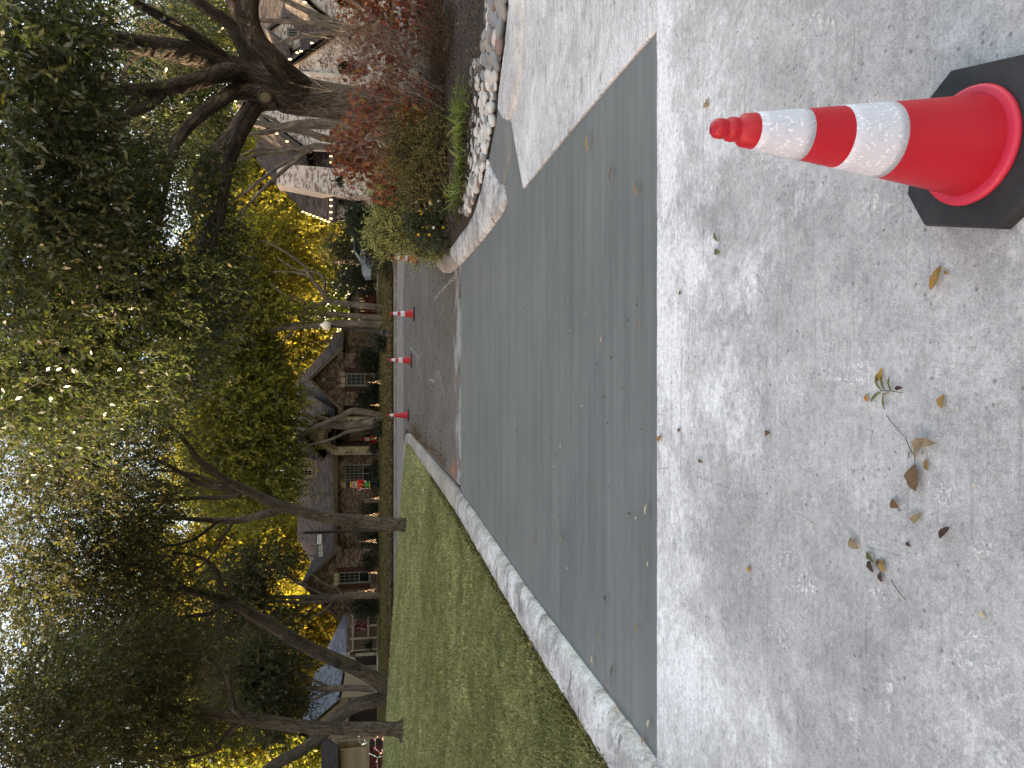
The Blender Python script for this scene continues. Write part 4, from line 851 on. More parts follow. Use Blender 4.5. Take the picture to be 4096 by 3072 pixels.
def window(parent, x0, x1, z0, z1, y, frame, lights=(2, 1), fw=0.06, blind=False, grid=(0, 0), arch_top=False, name='window', deep=0.09, split=None):
    """frame, sill, panes and glazing bars set back in the reveal"""
    mb = MB(); yy = y+deep
    pl = arch(x0, x1, z0, z1-(x1-x0)/2) if arch_top else rect(x0, x1, z0, z1)
    n = len(pl); cx, cz = (x0+x1)/2, (z0+z1)/2
    ins = [(cx+(p[0]-cx)*(1-2*fw/(x1-x0)), cz+(p[1]-cz)*(1-2*fw/(z1-z0))) for p in pl]
    for i in range(n):
        a, b, c_, d = pl[i], pl[(i+1) % n], ins[(i+1) % n], ins[i]
        mb.face([(a[0], yy-0.05, a[1]), (b[0], yy-0.05, b[1]), (c_[0], yy-0.05, c_[1]), (d[0], yy-0.05, d[1])])
        mb.face([(d[0], yy-0.05, d[1]), (c_[0], yy-0.05, c_[1]), (c_[0], yy, c_[1]), (d[0], yy, d[1])])
    W = mb.build(name, frame, parent)
    nx, nz = lights; zs = [z0+fw]+([split] if split else [z0+fw+(z1-z0-2*fw)*i/nz for i in range(1, nz)])+[z1-fw]
    xs_ = [x0+fw+(x1-x0-2*fw)*i/nx for i in range(nx+1)]
    for i in range(nx):
        for j in range(len(zs)-1):
            a, b, c_, d = xs_[i], xs_[i+1], zs[j], zs[j+1]
            pm = MB()
            if arch_top and j == len(zs)-2:
                pm.face([(p[0], yy-0.01, max(p[1], c_)) for p in ins])
                a_, b_ = xs_[0], xs_[-1]
            else: pm.face([(a, yy-0.012, c_), (b, yy-0.012, c_), (b, yy-0.012, d), (a, yy-0.012, d)])
            pm.build('pane', M['glass'], W)
            if not arch_top:
                bm_ = MB(); t = fw*0.42
                bm_.box(a, a+t, yy-0.04, yy-0.013, c_, d); bm_.box(b-t, b, yy-0.04, yy-0.013, c_, d); bm_.box(a+t, b-t, yy-0.04, yy-0.013, c_, c_+t); bm_.box(a+t, b-t, yy-0.04, yy-0.013, d-t, d)
                bm_.build('sash', frame, W)
            gx, gz = grid
            if gx and not (split and j == 0):
                gm = MB()
                for q in range(1, gx): x = a+(b-a)*q/gx; gm.box(x-0.012, x+0.012, yy-0.03, yy-0.014, c_, d)
                for q in range(1, gz): z = c_+(d-c_)*q/gz; gm.box(a, b, yy-0.028, yy-0.0135, z-0.012, z+0.012)
                gm.build('glazing_bar', frame, W)
    if blind:
        bm_ = MB(); z = (split or z0)+0.05
        while z < z1-fw-0.02: bm_.box(x0+fw+0.03, x1-fw-0.03, yy-0.022, yy-0.013, z, z+0.035); z += 0.075
        bm_.build('blind', M['blind'], W)
    sm = MB(); sm.box(x0-0.06, x1+0.06, y-0.05, yy, z0-0.09, z0-0.003); sm.build('sill', M['trim_tan'], W)
    return W
def board(name, parent, x0, x1, y0, y1, z0, z1, m): mb = MB(); mb.box(x0, x1, y0, y1, z0, z1); return mb.build(name, m, parent)
def FX(Y, y): return P(1450, Y, y).x
def FZ(X, y): return P(X, 1536, y).z
def frag_stone(parent, X, Y0, Y1, X1, y, seed):    # rough stones in the wall, given by photo pixels
    g_ = random.Random(seed); mb = MB(); x0, x1 = sorted((FX(Y0, y), FX(Y1, y))); z0, z1 = sorted((FZ(X, y), FZ(X1, y)))
    n = 9; pl = [((x0+x1)/2+(x1-x0)/2*g_.uniform(0.75, 1.05)*math.copysign(abs(math.cos(6.283*i/n))**0.6, math.cos(6.283*i/n)), (z0+z1)/2+(z1-z0)/2*g_.uniform(0.8, 1.05)*math.copysign(abs(math.sin(6.283*i/n))**0.6, math.sin(6.283*i/n))) for i in range(n)]
    mb.prism(pl, y-0.05, y+0.01, 0, g_.random()); return mb.build('stone', M['stone'], parent)
def string_lights(label, pts, gap=0.32, size=0.045):
    t = thing('string_lights', label, 'string lights', 'string lights along the roof edges'); mb = MB(); bl = None
    for a, b in zip(pts, pts[1:]):
        a, b = Vector(a), Vector(b); mb.bar(a, b, 0.012, a=0.5); n = max(1, int((b-a).length/gap))
        for i in range(n):
            p = a.lerp(b, (i+0.5)/n)
            if bl is None:
                m2 = MB(); m2.lathe([(0.0, 0.075), (0.022, 0.055), (0.028, 0.025), (0.016, 0.0), (0.016, -0.02)], seg=8); bl = m2.mesh('bulb', M['bulb'], True)
            o = add('bulb', bl, t); o.location = p; o.scale = (size/0.03,)*3
    mb.build('wire', M['iron'], t); return t

# ------------------------------------------------------------------ the tan brick house across the street
A = thing('brick_house', 'tan brick house with brown roofs, two front gables and an arched stone entry', 'house')
zb = FZ(1524, 46)-0.3; Y0 = 46.0
# right gabled bay
xl, xr, ze, xa, za = FX(1622, Y0), FX(1413, Y0), FZ(1355, Y0), FX(1517, Y0), FZ(1256, Y0)
wx0, wx1, wz0, wz1 = FX(1544, Y0), FX(1493, Y0), FZ(1498, Y0), FZ(1384, Y0)
vx0, vx1, vz0, vz1 = FX(1527, Y0), FX(1508, Y0), FZ(1345, Y0), FZ(1304, Y0)
vent = arch(vx0, vx1, vz0, vz1-(vx1-vx0)/2)
wall(A, [(xl, zb), (xr, zb), (xr, ze), (xa, za), (xl, ze)], Y0, M['mortar_tan'], M['brick_tan'], [rect(wx0, wx1, wz0, wz1), vent])
gable_roof(A, xl-0.28, xr+0.28, ze-0.12, xa, za+0.28, Y0-0.35, 52, M['roof_brown'], M['trim_tan'], 3, board=0.2)
window(A, wx0, wx1, wz0, wz1, Y0, M['frame'], (1, 2), blind=True, split=FZ(1460, Y0), grid=(3, 4))
def louvre(parent, x0, x1, z0, z1, y):
    pl = arch(x0, x1, z0, z1-(x1-x0)/2); mb = MB(); mb.prism(pl, y+0.08, y+0.10); v = mb.build('vent', M['dark'], parent); n = len(pl)
    fm = MB(); cx, cz = (x0+x1)/2, (z0+z1)/2; o = [(cx+(p[0]-cx)*1.22, cz+(p[1]-cz)*1.12) for p in pl]
    for i in range(n):
        j = (i+1) % n; fm.face([(o[i][0], y-0.03, o[i][1]), (o[j][0], y-0.03, o[j][1]), (pl[j][0], y-0.03, pl[j][1]), (pl[i][0], y-0.03, pl[i][1])]); fm.face([(pl[i][0], y-0.03, pl[i][1]), (pl[j][0], y-0.03, pl[j][1]), (pl[j][0], y+0.05, pl[j][1]), (pl[i][0], y+0.05, pl[i][1])]); fm.face([(o[j][0], y-0.03, o[j][1]), (o[i][0], y-0.03, o[i][1]), (o[i][0], y, o[i][1]), (o[j][0], y, o[j][1])])
    fm.build('frame', M['trim_tan'], v); z = z0+0.03
    while z < z1-0.05:
        hw = (x1-x0)/2 if z < z1-(x1-x0)/2 else math.sqrt(max(0.0004, ((x1-x0)/2)**2-(z-(z1-(x1-x0)/2))**2))
        board('slat', v, cx-hw, cx+hw, y+0.01, y+0.05, z, z+0.03, M['trim_tan']); z += 0.065
louvre(A, vx0, vx1, vz0, vz1, Y0)
for (a, b) in ((1566, 1545), (1492, 1470)):
    x0, x1 = FX(a, Y0), FX(b, Y0); sh = MB(); sh.prism([(x0, wz0-0.02), (x1, wz0-0.02), (x1, wz1+(0.05 if a > 1560 else 0.15)), (x0, wz1+(0.15 if a > 1560 else 0.05))], Y0-0.06, Y0-0.013); so_ = sh.build('shutter', M['shutter'], A)
    for q in range(1, 4): xx = x0+(x1-x0)*q/4; board('plank', so_, xx-0.004, xx+0.004, Y0-0.066, Y0-0.058, wz0, wz1, M['dark'])
for i, (Xa, Xb, Ya, Yb) in enumerate([(1359, 1381, 1548, 1535), (1362, 1382, 1535, 1507), (1357, 1380, 1507, 1486), (1288, 1300, 1528, 1508)]): frag_stone(A, Xa, Ya, Yb, Xb, Y0-0.012, i)
soldier(A, [(xl+0.15, ze+0.0), (xa, za-0.12)][::-1], Y0, M['brick_tan'], h=0.22, proud=0.025, seed=3)
soldier(A, [(xa, za-0.12), (xr-0.15, ze+0.0)][::-1], Y0, M['brick_tan'], h=0.22, proud=0.025, seed=4)
for (a, b) in ((1441, 1407), (1655, 1618)): board('eave_return', A, FX(a, Y0), FX(b, Y0), Y0-0.35, Y0+0.3, ze-0.30, ze+0.02, M['trim_brown'])
# wing to the right
wall(A, rect(xr, FX(1300, 48.5), zb, FZ(1368, 48.5)), 48.5, M['mortar_tan'], M['brick_tan'], seed=2)
board('gutter', A, xr, FX(1305, 48), 47.95, 48.15, FZ(1368, 48)-0.08, FZ(1368, 48)+0.06, M['trim_brown'])
mb = MB(); mb.tube([(FX(1386, 48.3), 48.3, FZ(1370, 48)), (FX(1386, 48.3)-0.05, 48.38, FZ(1380, 48)), (FX(1386, 48.3), 48.4, FZ(1392, 48)), (FX(1386, 48.3), 48.4, zb)], [0.05]*4, 6); mb.build('downspout', M['trim_brown'], A)
# link between bay and entry, then the long wall
wall(A, rect(FX(1680, 47.6), xl, zb, FZ(1345, 47.6)), 47.6, M['mortar_tan'], M['brick_tan'], seed=3)
YW = 47.3
bx0, bx1, bz0, bz1 = FX(1931, YW), FX(1857, YW), FZ(1493, YW), FZ(1378, YW)
wall(A, rect(FX(2200, YW), FX(1815, YW), zb, FZ(1336, YW)), YW, M['mortar_tan'], M['brick_tan'], [rect(bx0, bx1, bz0, bz1)], seed=4)
window(A, bx0, bx1, bz0, bz1, YW, M['frame'], (2, 2), grid=(3, 4), split=FZ(1452, YW))
n = 9
for i in range(n):
    t0, t1 = math.pi*(0.12+0.76*i/n), math.pi*(0.12+0.76*(i+0.93)/n); cx, cz = (bx0+bx1)/2, bz1-0.42; r0, r1 = 0.72, 1.0; sc = 1.0
    mb = MB(); mb.prism([(cx+r0*math.cos(t0), cz+r0*math.sin(t0)), (cx+r1*math.cos(t0), cz+r1*math.sin(t0)), (cx+r1*math.cos(t1), cz+r1*math.sin(t1)), (cx+r0*math.cos(t1), cz+r0*math.sin(t1))], YW-0.05, YW+0.01, 0, (i*0.37) % 1); mb.build('stone', M['stone'], A)
board('fascia', A, FX(2210, 46.7), FX(1822, 46.7), 46.62, 46.74, FZ(1352, 46.7), FZ(1334, 46.7), M['trim_brown'])
mb = MB(); mb.tube([(FX(2020, 47), 46.9, FZ(1352, 47)), (FX(2032, 47), 47.1, FZ(1366, 47)), (FX(2046, 47), 47.22, FZ(1372, 47)), (FX(2047, 47), 47.24, zb)], [0.05]*4, 6); mb.build('downspout', M['trim_tan'], A)
# stone entry
YE = 46.3
ex0, ex1, ezs = FX(1819, YE), FX(1667, YE), FZ(1338, YE)
eh = arch(FX(1786, YE), FX(1703, YE), zb, FZ(1352, YE)); exa, eza = FX(1745, YE), FZ(1228, YE)
wall(A, [(ex0, zb), (ex1, zb), (ex1, ezs), (exa, eza), (ex0, ezs)], YE, M['mortar_stone'], M['stone'], [eh], 0.42, 0.235, 0.012, 0.5, 0.02, piece='stone', seed=5)
acx, acr = (eh[0][0]+eh[1][0])/2, (eh[1][0]-eh[0][0])/2; azs = FZ(1352, YE)
soldier(A, [(acx+(acr+0.02)*math.cos(math.pi*i/14), azs+(acr+0.02)*math.sin(math.pi*i/14)) for i in range(14, -1, -1)], YE, M['brick_tan'], h=0.2, proud=0.05, seed=6)
gable_roof(A, FX(1838, YE), FX(1655, YE), FZ(1288, YE), exa, eza+0.35, YE-0.25, 52, M['roof_brown'], M['trim_brown'], 9, board=0.22)
YP = 48.6
dx0, dx1, dzt = FX(1772, YP), FX(1722, YP), FZ(1330, YP)
wall(A, rect(ex0, ex1, zb, FZ(1310, YP)), YP, M['mortar_tan'], M['brick_tan'], [rect(dx0, dx1, zb, dzt)], seed=7)
dr = board('door', A, dx0, dx1, YP+0.08, YP+0.13, zb, dzt, M['door_wood'])
for q in (0.08, 0.52): board('glass_panel', dr, dx0+(dx1-dx0)*q, dx0+(dx1-dx0)*(q+0.40), YP+0.06, YP+0.079, FZ(1480, YP), FZ(1398, YP), M['glass'])
board('transom', dr, dx0+0.05, dx1-0.05, YP+0.06, YP+0.079, FZ(1385, YP), dzt-0.06, M['glass'])
for q in (0.0, 0.48, 0.96): board('door_frame', dr, dx0+(dx1-dx0)*q, dx0+(dx1-dx0)*(q+0.04), YP+0.02, YP+0.059, zb, dzt, M['door_wood'])
def sconce(parent, x, y, z, s=1.0):
    mb = MB(); mb.box(x-0.04*s, x+0.04*s, y-0.03, y, z-0.05*s, z+0.1*s); mb.bar((x, y-0.02, z+0.05*s), (x, y-0.18*s, z+0.16*s), 0.02); o = mb.build('wall_lantern', M['iron'], parent)
    m2 = MB(); m2.lathe([(0.0, 0.22), (0.03, 0.2), (0.10, 0.12), (0.10, 0.10)], (x, y-0.18*s, z-0.05), 8); m2.lathe([(0.02, -0.22), (0.07, -0.2), (0.055, -0.22), (0.0, -0.28)], (x, y-0.18*s, z-0.05), 8); m2.build('cap', M['iron'], o)
    m3 = MB(); m3.lathe([(0.065, -0.2), (0.085, 0.1)], (x, y-0.18*s, z-0.05), 8); m3.build('lantern_glass', M['frame'], o)
for Yq in (1810, 1682): sconce(A, FX(Yq, YE), YE-0.02, FZ(1390, YE))
# left gabled bay
lx, rx_, lze, lxa, lza = FX(2455, Y0), FX(2196, Y0), FZ(1350, Y0), FX(2322, Y0), FZ(1226, Y0)
l0, l1, m0, m1 = FX(2332, Y0), FX(2286, Y0), FZ(1480, Y0), FZ(1355, Y0); v0, v1, u0, u1 = FX(2321, Y0), FX(2305, Y0), FZ(1306, Y0), FZ(1274, Y0)
wall(A, [(lx, zb), (rx_, zb), (rx_, lze), (lxa, lza), (lx, lze)], Y0, M['mortar_tan'], M['brick_tan'], [rect(l0, l1, m0, m1), arch(v0, v1, u0, u1-(v1-v0)/2)], seed=8)
gable_roof(A, lx-0.25, rx_+0.25, lze-0.1, lxa, lza+0.28, Y0-0.35, 51.4, M['roof_brown'], M['trim_brown'], 13, board=0.2)
window(A, l0, l1, m0, m1, Y0, M['frame'], (1, 2), grid=(3, 4), split=FZ(1437, Y0)); louvre(A, v0, v1, u0, u1, Y0)
for (a, b) in ((2354, 2333), (2285, 2266)):
    x0, x1 = FX(a, Y0), FX(b, Y0); sh = MB(); sh.prism([(x0, m0-0.02), (x1, m0-0.02), (x1, m1+(0.05 if a > 2300 else 0.16)), (x0, m1+(0.16 if a > 2300 else 0.05))], Y0-0.06, Y0-0.013); sh.build('shutter', M['shutter'], A)
for i, (Xa, Xb, Ya, Yb) in enumerate([(1332, 1356, 2338, 2322), (1337, 1357, 2322, 2302), (1334, 1355, 2302, 2286), (1256, 1270, 2324, 2304)]): frag_stone(A, Xa, Ya, Yb, Xb, Y0-0.012, 20+i)
for (a, b) in ((2462, 2430), (2222, 2186)): board('eave_return', A, FX(a, Y0), FX(b, Y0), Y0-0.35, Y0+0.3, lze-0.28, lze+0.02, M['trim_brown'])
wall(A, [(-1, 0), (1, 0), (1, 1), (-1, 1)], 60, M['mortar_tan'], M['brick_tan']) if False else None
# main hipped roof, dormer, left wing roof
ye = 46.7
Q = lambda X, Y, y: P(X, Y, y)
roof(A, [Q(1338, 2035, ye), Q(1338, 1640, ye), Q(1184, 1545, 52.5), Q(1184, 2030, 52.5)], M['roof_brown'], seed=31)
roof(A, [Q(1338, 1660, ye+0.8), Q(1380, 1306, 47.9), Q(1184, 1532, 53), Q(1184, 1560, 53)], M['roof_brown'], seed=32)
roof(A, [Q(1346, 2215, ye-0.1), Q(1342, 1985, ye-0.1), Q(1186, 2010, 52.4), Q(1191, 2156, 52.4)], M['roof_brown'], seed=33)
roof(A, [Q(1350, 2420, 52), Q(1346, 2200, ye), Q(1191, 2156, 52.4), Q(1191, 2158, 52.6)], M['roof_brown'], seed=35)
mb = MB()
for (x0, x1, z0, z1) in ((FX(2440, 52), FX(1330, 52), zb, FZ(1330, 52)),): mb.box(x0, x1, 51.9, 58, z0, z1)
mb.build('back_wall', M['mortar_tan'], A)
mb = MB(); mb.tube([Q(1215, 1493, 50.5), Q(1200, 1493, 50.5)], [0.06, 0.06], 8); mb.build('flue', M['trim_dark'], A)
YD = 49.2
d0, d1, dz0, dz1, dzr = FX(1906, YD), FX(1838, YD), FZ(1256, YD), FZ(1196, YD), FZ(1172, YD)
dm = wall(A, [(d0, dz0-0.2), (d1, dz0-0.2), (d1, dz1), ((d0+d1)/2, dzr+0.2), (d0, dz1)], YD, M['trim_cream'], M['trim_cream'], [rect(d0+0.12, (d0+d1)/2-0.05, dz0+0.1, dz1-0.05), rect((d0+d1)/2+0.05, d1-0.12, dz0+0.1, dz1-0.05)], 2.0, 0.14, 0.01, name='dormer', piece='siding_board')
for a, b in ((d0+0.12, (d0+d1)/2-0.05), ((d0+d1)/2+0.05, d1-0.12)): window(A, a, b, dz0+0.1, dz1-0.05, YD, M['trim_cream'], (1, 1), grid=(2, 3), fw=0.05)
gable_roof(A, d0-0.2, d1+0.2, dz1-0.05, (d0+d1)/2, dzr+0.4, YD-0.2, 52.6, M['roof_brown'], M['trim_cream'], 41, board=0.16)
for s_, xx in ((0, d0), (1, d1)): board('dormer_cheek', A, xx-0.01, xx+0.01, YD+0.01, 51.5, dz0, dz1, M['trim_cream'])

# ------------------------------------------------------------------ the pale whitewashed brick house on the right
B = thing('brick_house', 'whitewashed brick house with dark roof, steep gables and string lights', 'house')
BW = (M['mortar_white'], M['brick_white'])
y1 = 38.0; zB = FZ(1575, 38)-0.4
# small entry gable
s0, s1, sa, sz = FX(352, y1), FX(136, y1), FX(287, y1), FZ(1180, y1)
ah = arch(FX(312, y1), FX(244, y1), FZ(1470, y1), FZ(1385, y1), 16)
zr_ = FZ(1362, y1)
wall(B, [(s0, zB), (s1, zB), (s1, zr_), (sa, sz), (s0, FZ(1240, y1))], y1, *BW, [ah], seed=51)
roof(B, [Vector((s1+0.25, y1-0.3, zr_-0.15)), Vector((s1+0.25, 44, zr_-0.15)), Vector((sa, 44, sz+0.25)), Vector((sa, y1-0.3, sz+0.25))], M['roof_dark'], seed=52)
def rake(p, q, y, w=0.26, m=None, parent=None, name='rake_board'):
    mb = MB(); p, q = Vector((p[0], y, p[1])), Vector((q[0], y, q[1])); dn = Vector((0, 0, -w)); v = [p, q, q+dn, p+dn]; b_ = [x+Vector((0, 0.3, 0)) for x in v]
    mb.quads(v+b_, [(0, 1, 2, 3), (3, 2, 1, 0), (0, 4, 5, 1), (3, 2, 6, 7), (0, 3, 7, 4), (1, 5, 6, 2)]); return mb.build(name, m or M['trim_dark'], parent or B)
rake((sa, sz+0.33), (s1+0.3, zr_-0.05), y1-0.32); rake((sa, sz+0.10), (s1+0.1, zr_-0.22), y1-0.2, 0.10, M['trim_tan'])
soldier(B, [(s1-0.1, zr_-0.25), (sa, sz-0.30)], y1, BW[1], h=0.2, proud=0.03, seed=53)
acx, acr, azs = (ah[0][0]+ah[1][0])/2, (ah[1][0]-ah[0][0])/2, FZ(1385, y1)
soldier(B, [(acx+(acr+0.02)*math.cos(math.pi*i/16), azs+(acr+0.02)*math.sin(math.pi*i/16)) for i in range(16, -1, -1)], y1, BW[1], h=0.2, proud=0.04, seed=54)
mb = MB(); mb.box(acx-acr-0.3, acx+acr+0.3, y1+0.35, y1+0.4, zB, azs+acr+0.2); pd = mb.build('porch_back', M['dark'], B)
sconce(B, FX(264, y1), y1-0.02, FZ(1290, y1), 1.3)
board('pilaster', B, FX(318, y1-0.1), FX(303, y1-0.1), y1-0.12, y1-0.012, zB, FZ(1190, y1), M['brick_white'])
# big gable behind the oak trunk
y2 = 39.4
a0, a1, aa, az = FX(612, y2), FX(250, y2), FX(434, y2), FZ(958, y2); ze2 = FZ(1202, y2)
g0, g1, h0, h1 = FX(482, y2), FX(455, y2), FZ(1222, y2), FZ(1172, y2)
wall(B, [(a0, zB), (a1, zB), (a1, ze2), (aa, az), (a0, ze2)], y2, *BW, [arch(g0, g1, h0, h1-(g1-g0)/2)], seed=55)
window(B, g0, g1, h0, h1, y2, M['grey_frame'], (2, 2), arch_top=True, grid=(0, 0))
gable_roof(B, a0-0.3, a1+0.3, ze2-0.25, aa, az+0.28, y2-0.3, 46, M['roof_dark'], M['trim_dark'], 56, board=0.26)
rake((aa, az+0.02), (a0-0.1, ze2-0.48), y2-0.2, 0.10, M['trim_tan']); rake((aa, az+0.02), (a1+0.1, ze2-0.48), y2-0.2, 0.10, M['trim_tan'])
soldier(B, [(aa, az-0.40), (a0+0.1, ze2-0.40)][::1], y2, BW[1], h=-0.2, proud=0.03, seed=57)
# left wing, its eave and hipped roof
y3 = 40.4; ze3 = FZ(1335, y3)
W1 = (FX(831, y3), FX(795, y3), FZ(1455, y3), FZ(1349, y3)); W2 = (FX(662, y3), FX(623, y3), FZ(1453, y3), FZ(1351, y3))
wall(B, rect(FX(885, y3), FX(600, y3), zB, ze3-0.05), y3, *BW, [arch(w_[0], w_[1], w_[2], w_[3]-(w_[1]-w_[0])/2) for w_ in (W1, W2)], seed=58)
for w_ in (W1, W2):
    window(B, *w_, y3, M['grey_frame'], (1, 2), arch_top=True, split=FZ(1405, y3)); cx, r = (w_[0]+w_[1])/2, (w_[1]-w_[0])/2+0.02; zs = w_[3]-(w_[1]-w_[0])/2
    soldier(B, [(cx+r*math.cos(math.pi*i/12), zs+r*math.sin(math.pi*i/12)) for i in range(12, -1, -1)], y3, BW[1], h=0.2, proud=0.03, seed=59)
eL, eR = Q(1334, 888, y3-0.45), Q(1334, 590, y3-0.45); mL = Q(1215, 842, 42.3); mR = Q(1215, 596, 42.3)
roof(B, [eL, eR, mR, mL], M['roof_dark'], seed=60); roof(B, [mL, mR, Q(1020, 548, 46), Q(1026, 640, 46)], M['roof_dark'], seed=61)
roof(B, [Q(1338, 886, 52), eL, mL, Q(1212, 846, 50)], M['roof_dark'], seed=62); roof(B, [Q(1212, 846, 50), mL, Q(1026, 640, 46), Q(1026, 642, 47)], M['roof_dark'], seed=63)
board('gutter', B, eL.x-0.05, eR.x, y3-0.55, y3-0.42, ze3-0.12, ze3+0.03, M['trim_dark'])
mb = MB(); mb.tube([(eL.x+0.1, y3-0.5, ze3-0.1), (eL.x+0.25, y3-0.2, ze3-0.45), (eL.x+0.3, y3-0.08, ze3-0.5), (eL.x+0.3, y3-0.08, zB)], [0.05]*4, 6); mb.build('downspout', M['trim_dark'], B)
# chimney breast with a blind arch of herringbone brick
yc = 39.6
ct = [(FX(787, yc), zB), (FX(680, yc), zB), (FX(678, yc), FZ(1336, yc)), (FX(671, yc), FZ(1120, yc)), (FX(752, yc), FZ(1106, yc)), (FX(787, yc), FZ(1342, yc))]
n0, n1, nz0, nzs = FX(758, yc), FX(692, yc), FZ(1382, yc), FZ(1371, yc)
nich = arch(n0, n1, nz0, nzs, 14)
ch = wall(B, ct, yc, *BW, [nich], seed=64, deep=1.2, name='chimney')
nb_ = MB(); nb_.prism(nich, yc+0.07, yc+0.1); nb_.build('niche_panel', M['mortar_white'], ch)
hb = MB(); g_ = random.Random(3); z = nz0-0.1
while z < nzs+(n1-n0)/2:
    x = n0-0.2
    while x < n1+0.2:
        for sg in (1, -1):
            c_ = Vector((x+(0.07 if sg > 0 else 0.21), z)); d = Vector((math.cos(rad(45*sg)), math.sin(rad(45*sg)))); e = Vector((-d.y, d.x)); v = [c_+d*0.095+e*0.03, c_-d*0.095+e*0.03, c_-d*0.095-e*0.03, c_+d*0.095-e*0.03]
            if all(((p.x-(n0+n1)/2)**2+(max(0, p.y-nzs))**2) < ((n1-n0)/2-0.01)**2 and p.y > nz0 for p in v):
                v = v[::-1]; hb.quads([(p.x, yc+0.05, p.y) for p in v]+[(p.x, yc+0.075, p.y) for p in v], [(0, 1, 2, 3), (3, 2, 1, 0), (1, 0, 4, 5), (2, 1, 5, 6), (3, 2, 6, 7), (0, 3, 7, 4)], 0, g_.random())
        x += 0.28
    z += 0.085
hb.build('brick', M['brick_white'], ch, kind='stuff')
cx, r = (n0+n1)/2, (n1-n0)/2+0.02
soldier(ch, [(cx+r*math.cos(math.pi*i/16), nzs+r*math.sin(math.pi*i/16)) for i in range(16, -1, -1)], yc, BW[1], h=0.16, proud=0.05, seed=65)
board('chimney_side', B, FX(752, yc), FX(671, yc), yc+0.3, yc+1.4, FZ(1120, yc), FZ(1106, yc)+0.02, M['brick_white'])
mb = MB(); mb.box(FX(742, 40.6), FX(700, 40.6), 40.3, 41.2, FZ(1110, 40.6), FZ(1092, 40.6)); mb.build('chimney_cap', M['trim_dark'], B)
# main roof with the dormer, and the right hand gable
roof(B, [Q(1277, 420, 39.9), Q(1270, -60, 39.9), Q(1013, -60, 46.5), Q(1016, 440, 46.5)], M['roof_dark'], seed=66)
roof(B, [Q(1330, 640, 40.8), Q(1277, 380, 40.0), Q(1016, 430, 46.6), Q(1019, 566, 46.6)], M['roof_dark'], seed=67)
wall(B, rect(FX(260, 40.3), FX(60, 40.3), zB, FZ(1278, 40.3)), 40.3, *BW, seed=68)
yd = 41.6
q0, q1, qa = FX(203, yd), FX(106, yd), FX(142, yd); qz0, qze, qza = FZ(1196, yd), FZ(1150, yd), FZ(1083, yd)
wall(B, [(q0, qz0-0.15), (q1, qz0-0.15), (q1, qze), ((q0+q1)/2, qza), (q0, qze)], yd, *BW, [rect(FX(170, yd), FX(132, yd), FZ(1193, yd), FZ(1147, yd))], seed=69, name='dormer')
window(B, FX(170, yd), FX(132, yd), FZ(1193, yd), FZ(1147, yd), yd, M['grey_frame'], (3, 1))
gable_roof(B, q0-0.25, q1+0.25, qze-0.1, (q0+q1)/2, qza+0.3, yd-0.25, 46, M['roof_dark'], M['trim_dark'], 70, board=0.2)
for xx in (q0, q1): board('dormer_cheek', B, xx-0.01, xx+0.01, yd+0.01, 44.5, qz0-0.1, qze-0.05, M['brick_white'])
y4 = 37.0
r0, r1 = FX(128, y4), FX(-260, y4)
wh = arch(FX(36, y4), FX(-25, y4), FZ(1460, y4), FZ(1374, y4))
wall(B, [(r0, zB), (r1, zB), (r1, FZ(1100, y4)), (FX(-60, y4), FZ(1140, y4)), (r0, FZ(1372, y4))], y4, *BW, [wh], seed=71)
W = window(B, wh[0][0], wh[1][0], wh[0][1], FZ(1374, y4)+(wh[1][0]-wh[0][0])/2, y4, M['grey_frame'], (2, 2), arch_top=True)
soldier(B, [((wh[0][0]+wh[1][0])/2+(0.02+(wh[1][0]-wh[0][0])/2)*math.cos(math.pi*i/14), FZ(1374, y4)+(0.02+(wh[1][0]-wh[0][0])/2)*math.sin(math.pi*i/14)) for i in range(14, -1, -1)], y4, BW[1], h=0.2, proud=0.03, seed=72)
pA, pB, pC = (FX(150, y4), FZ(1392, y4)), (FX(64, y4), FZ(1255, y4)), (FX(-60, y4), FZ(1110, y4))
rake(pA, pB, y4-0.32); rake(pB, pC, y4-0.32); rake((pA[0], pA[1]-0.24), (pB[0], pB[1]-0.24), y4-0.2, 0.1, M['frame']); rake((pB[0], pB[1]-0.24), (pC[0], pC[1]-0.24), y4-0.2, 0.1, M['frame'])
roof(B, [Vector((pA[0], 44, pA[1])), Vector((pA[0], y4-0.3, pA[1])), Vector((pC[0], y4-0.3, pC[1])), Vector((pC[0], 44, pC[1]))], M['roof_dark'], seed=73)
mb = MB(); mb.box(FX(760, 46), FX(-100, 46), 46, 54, zB, FZ(1340, 46)); mb.build('back_wall', M['mortar_white'], B)
up = lambda p, y, d=0.06: (p[0], y, p[1]+d)
string_lights('string lights along the rake of the small entry gable of the pale house', [up((sa, sz+0.36), y1-0.34), up((s1+0.3, zr_-0.02), y1-0.34)], 0.62, 0.05)
string_lights('string lights up the rake of the rightmost gable of the pale house', [up(pA, y4-0.34), up(pB, y4-0.34), up(pC, y4-0.34)], 0.7, 0.05)
string_lights('string lights down the left rake of the big gable behind the oak', [(aa, y2-0.36, az+0.36), (a0-0.3, y2-0.36, ze2-0.18)], 0.62, 0.05)
string_lights('string lights down the right rake of the big gable behind the oak', [(aa, y2-0.36, az+0.36), (a1+0.3, y2-0.36, ze2-0.18)], 0.62, 0.05)
string_lights('string lights along the gutter beside the chimney of the pale house', [(eL.x, y3-0.5, ze3+0.07), (FX(792, y3-0.5), y3-0.5, ze3+0.07)], 0.3, 0.05)
string_lights('string lights along the gutter right of the chimney of the pale house', [(FX(668, y3-0.5), y3-0.5, ze3+0.07), (eR.x, y3-0.5, ze3+0.07)], 0.3, 0.05)
string_lights('string lights climbing the left hip of the pale house roof', [eL+Vector((-.05, -.05, .1)), mL+Vector((-.05, -.05, .1))], 0.36, 0.05)

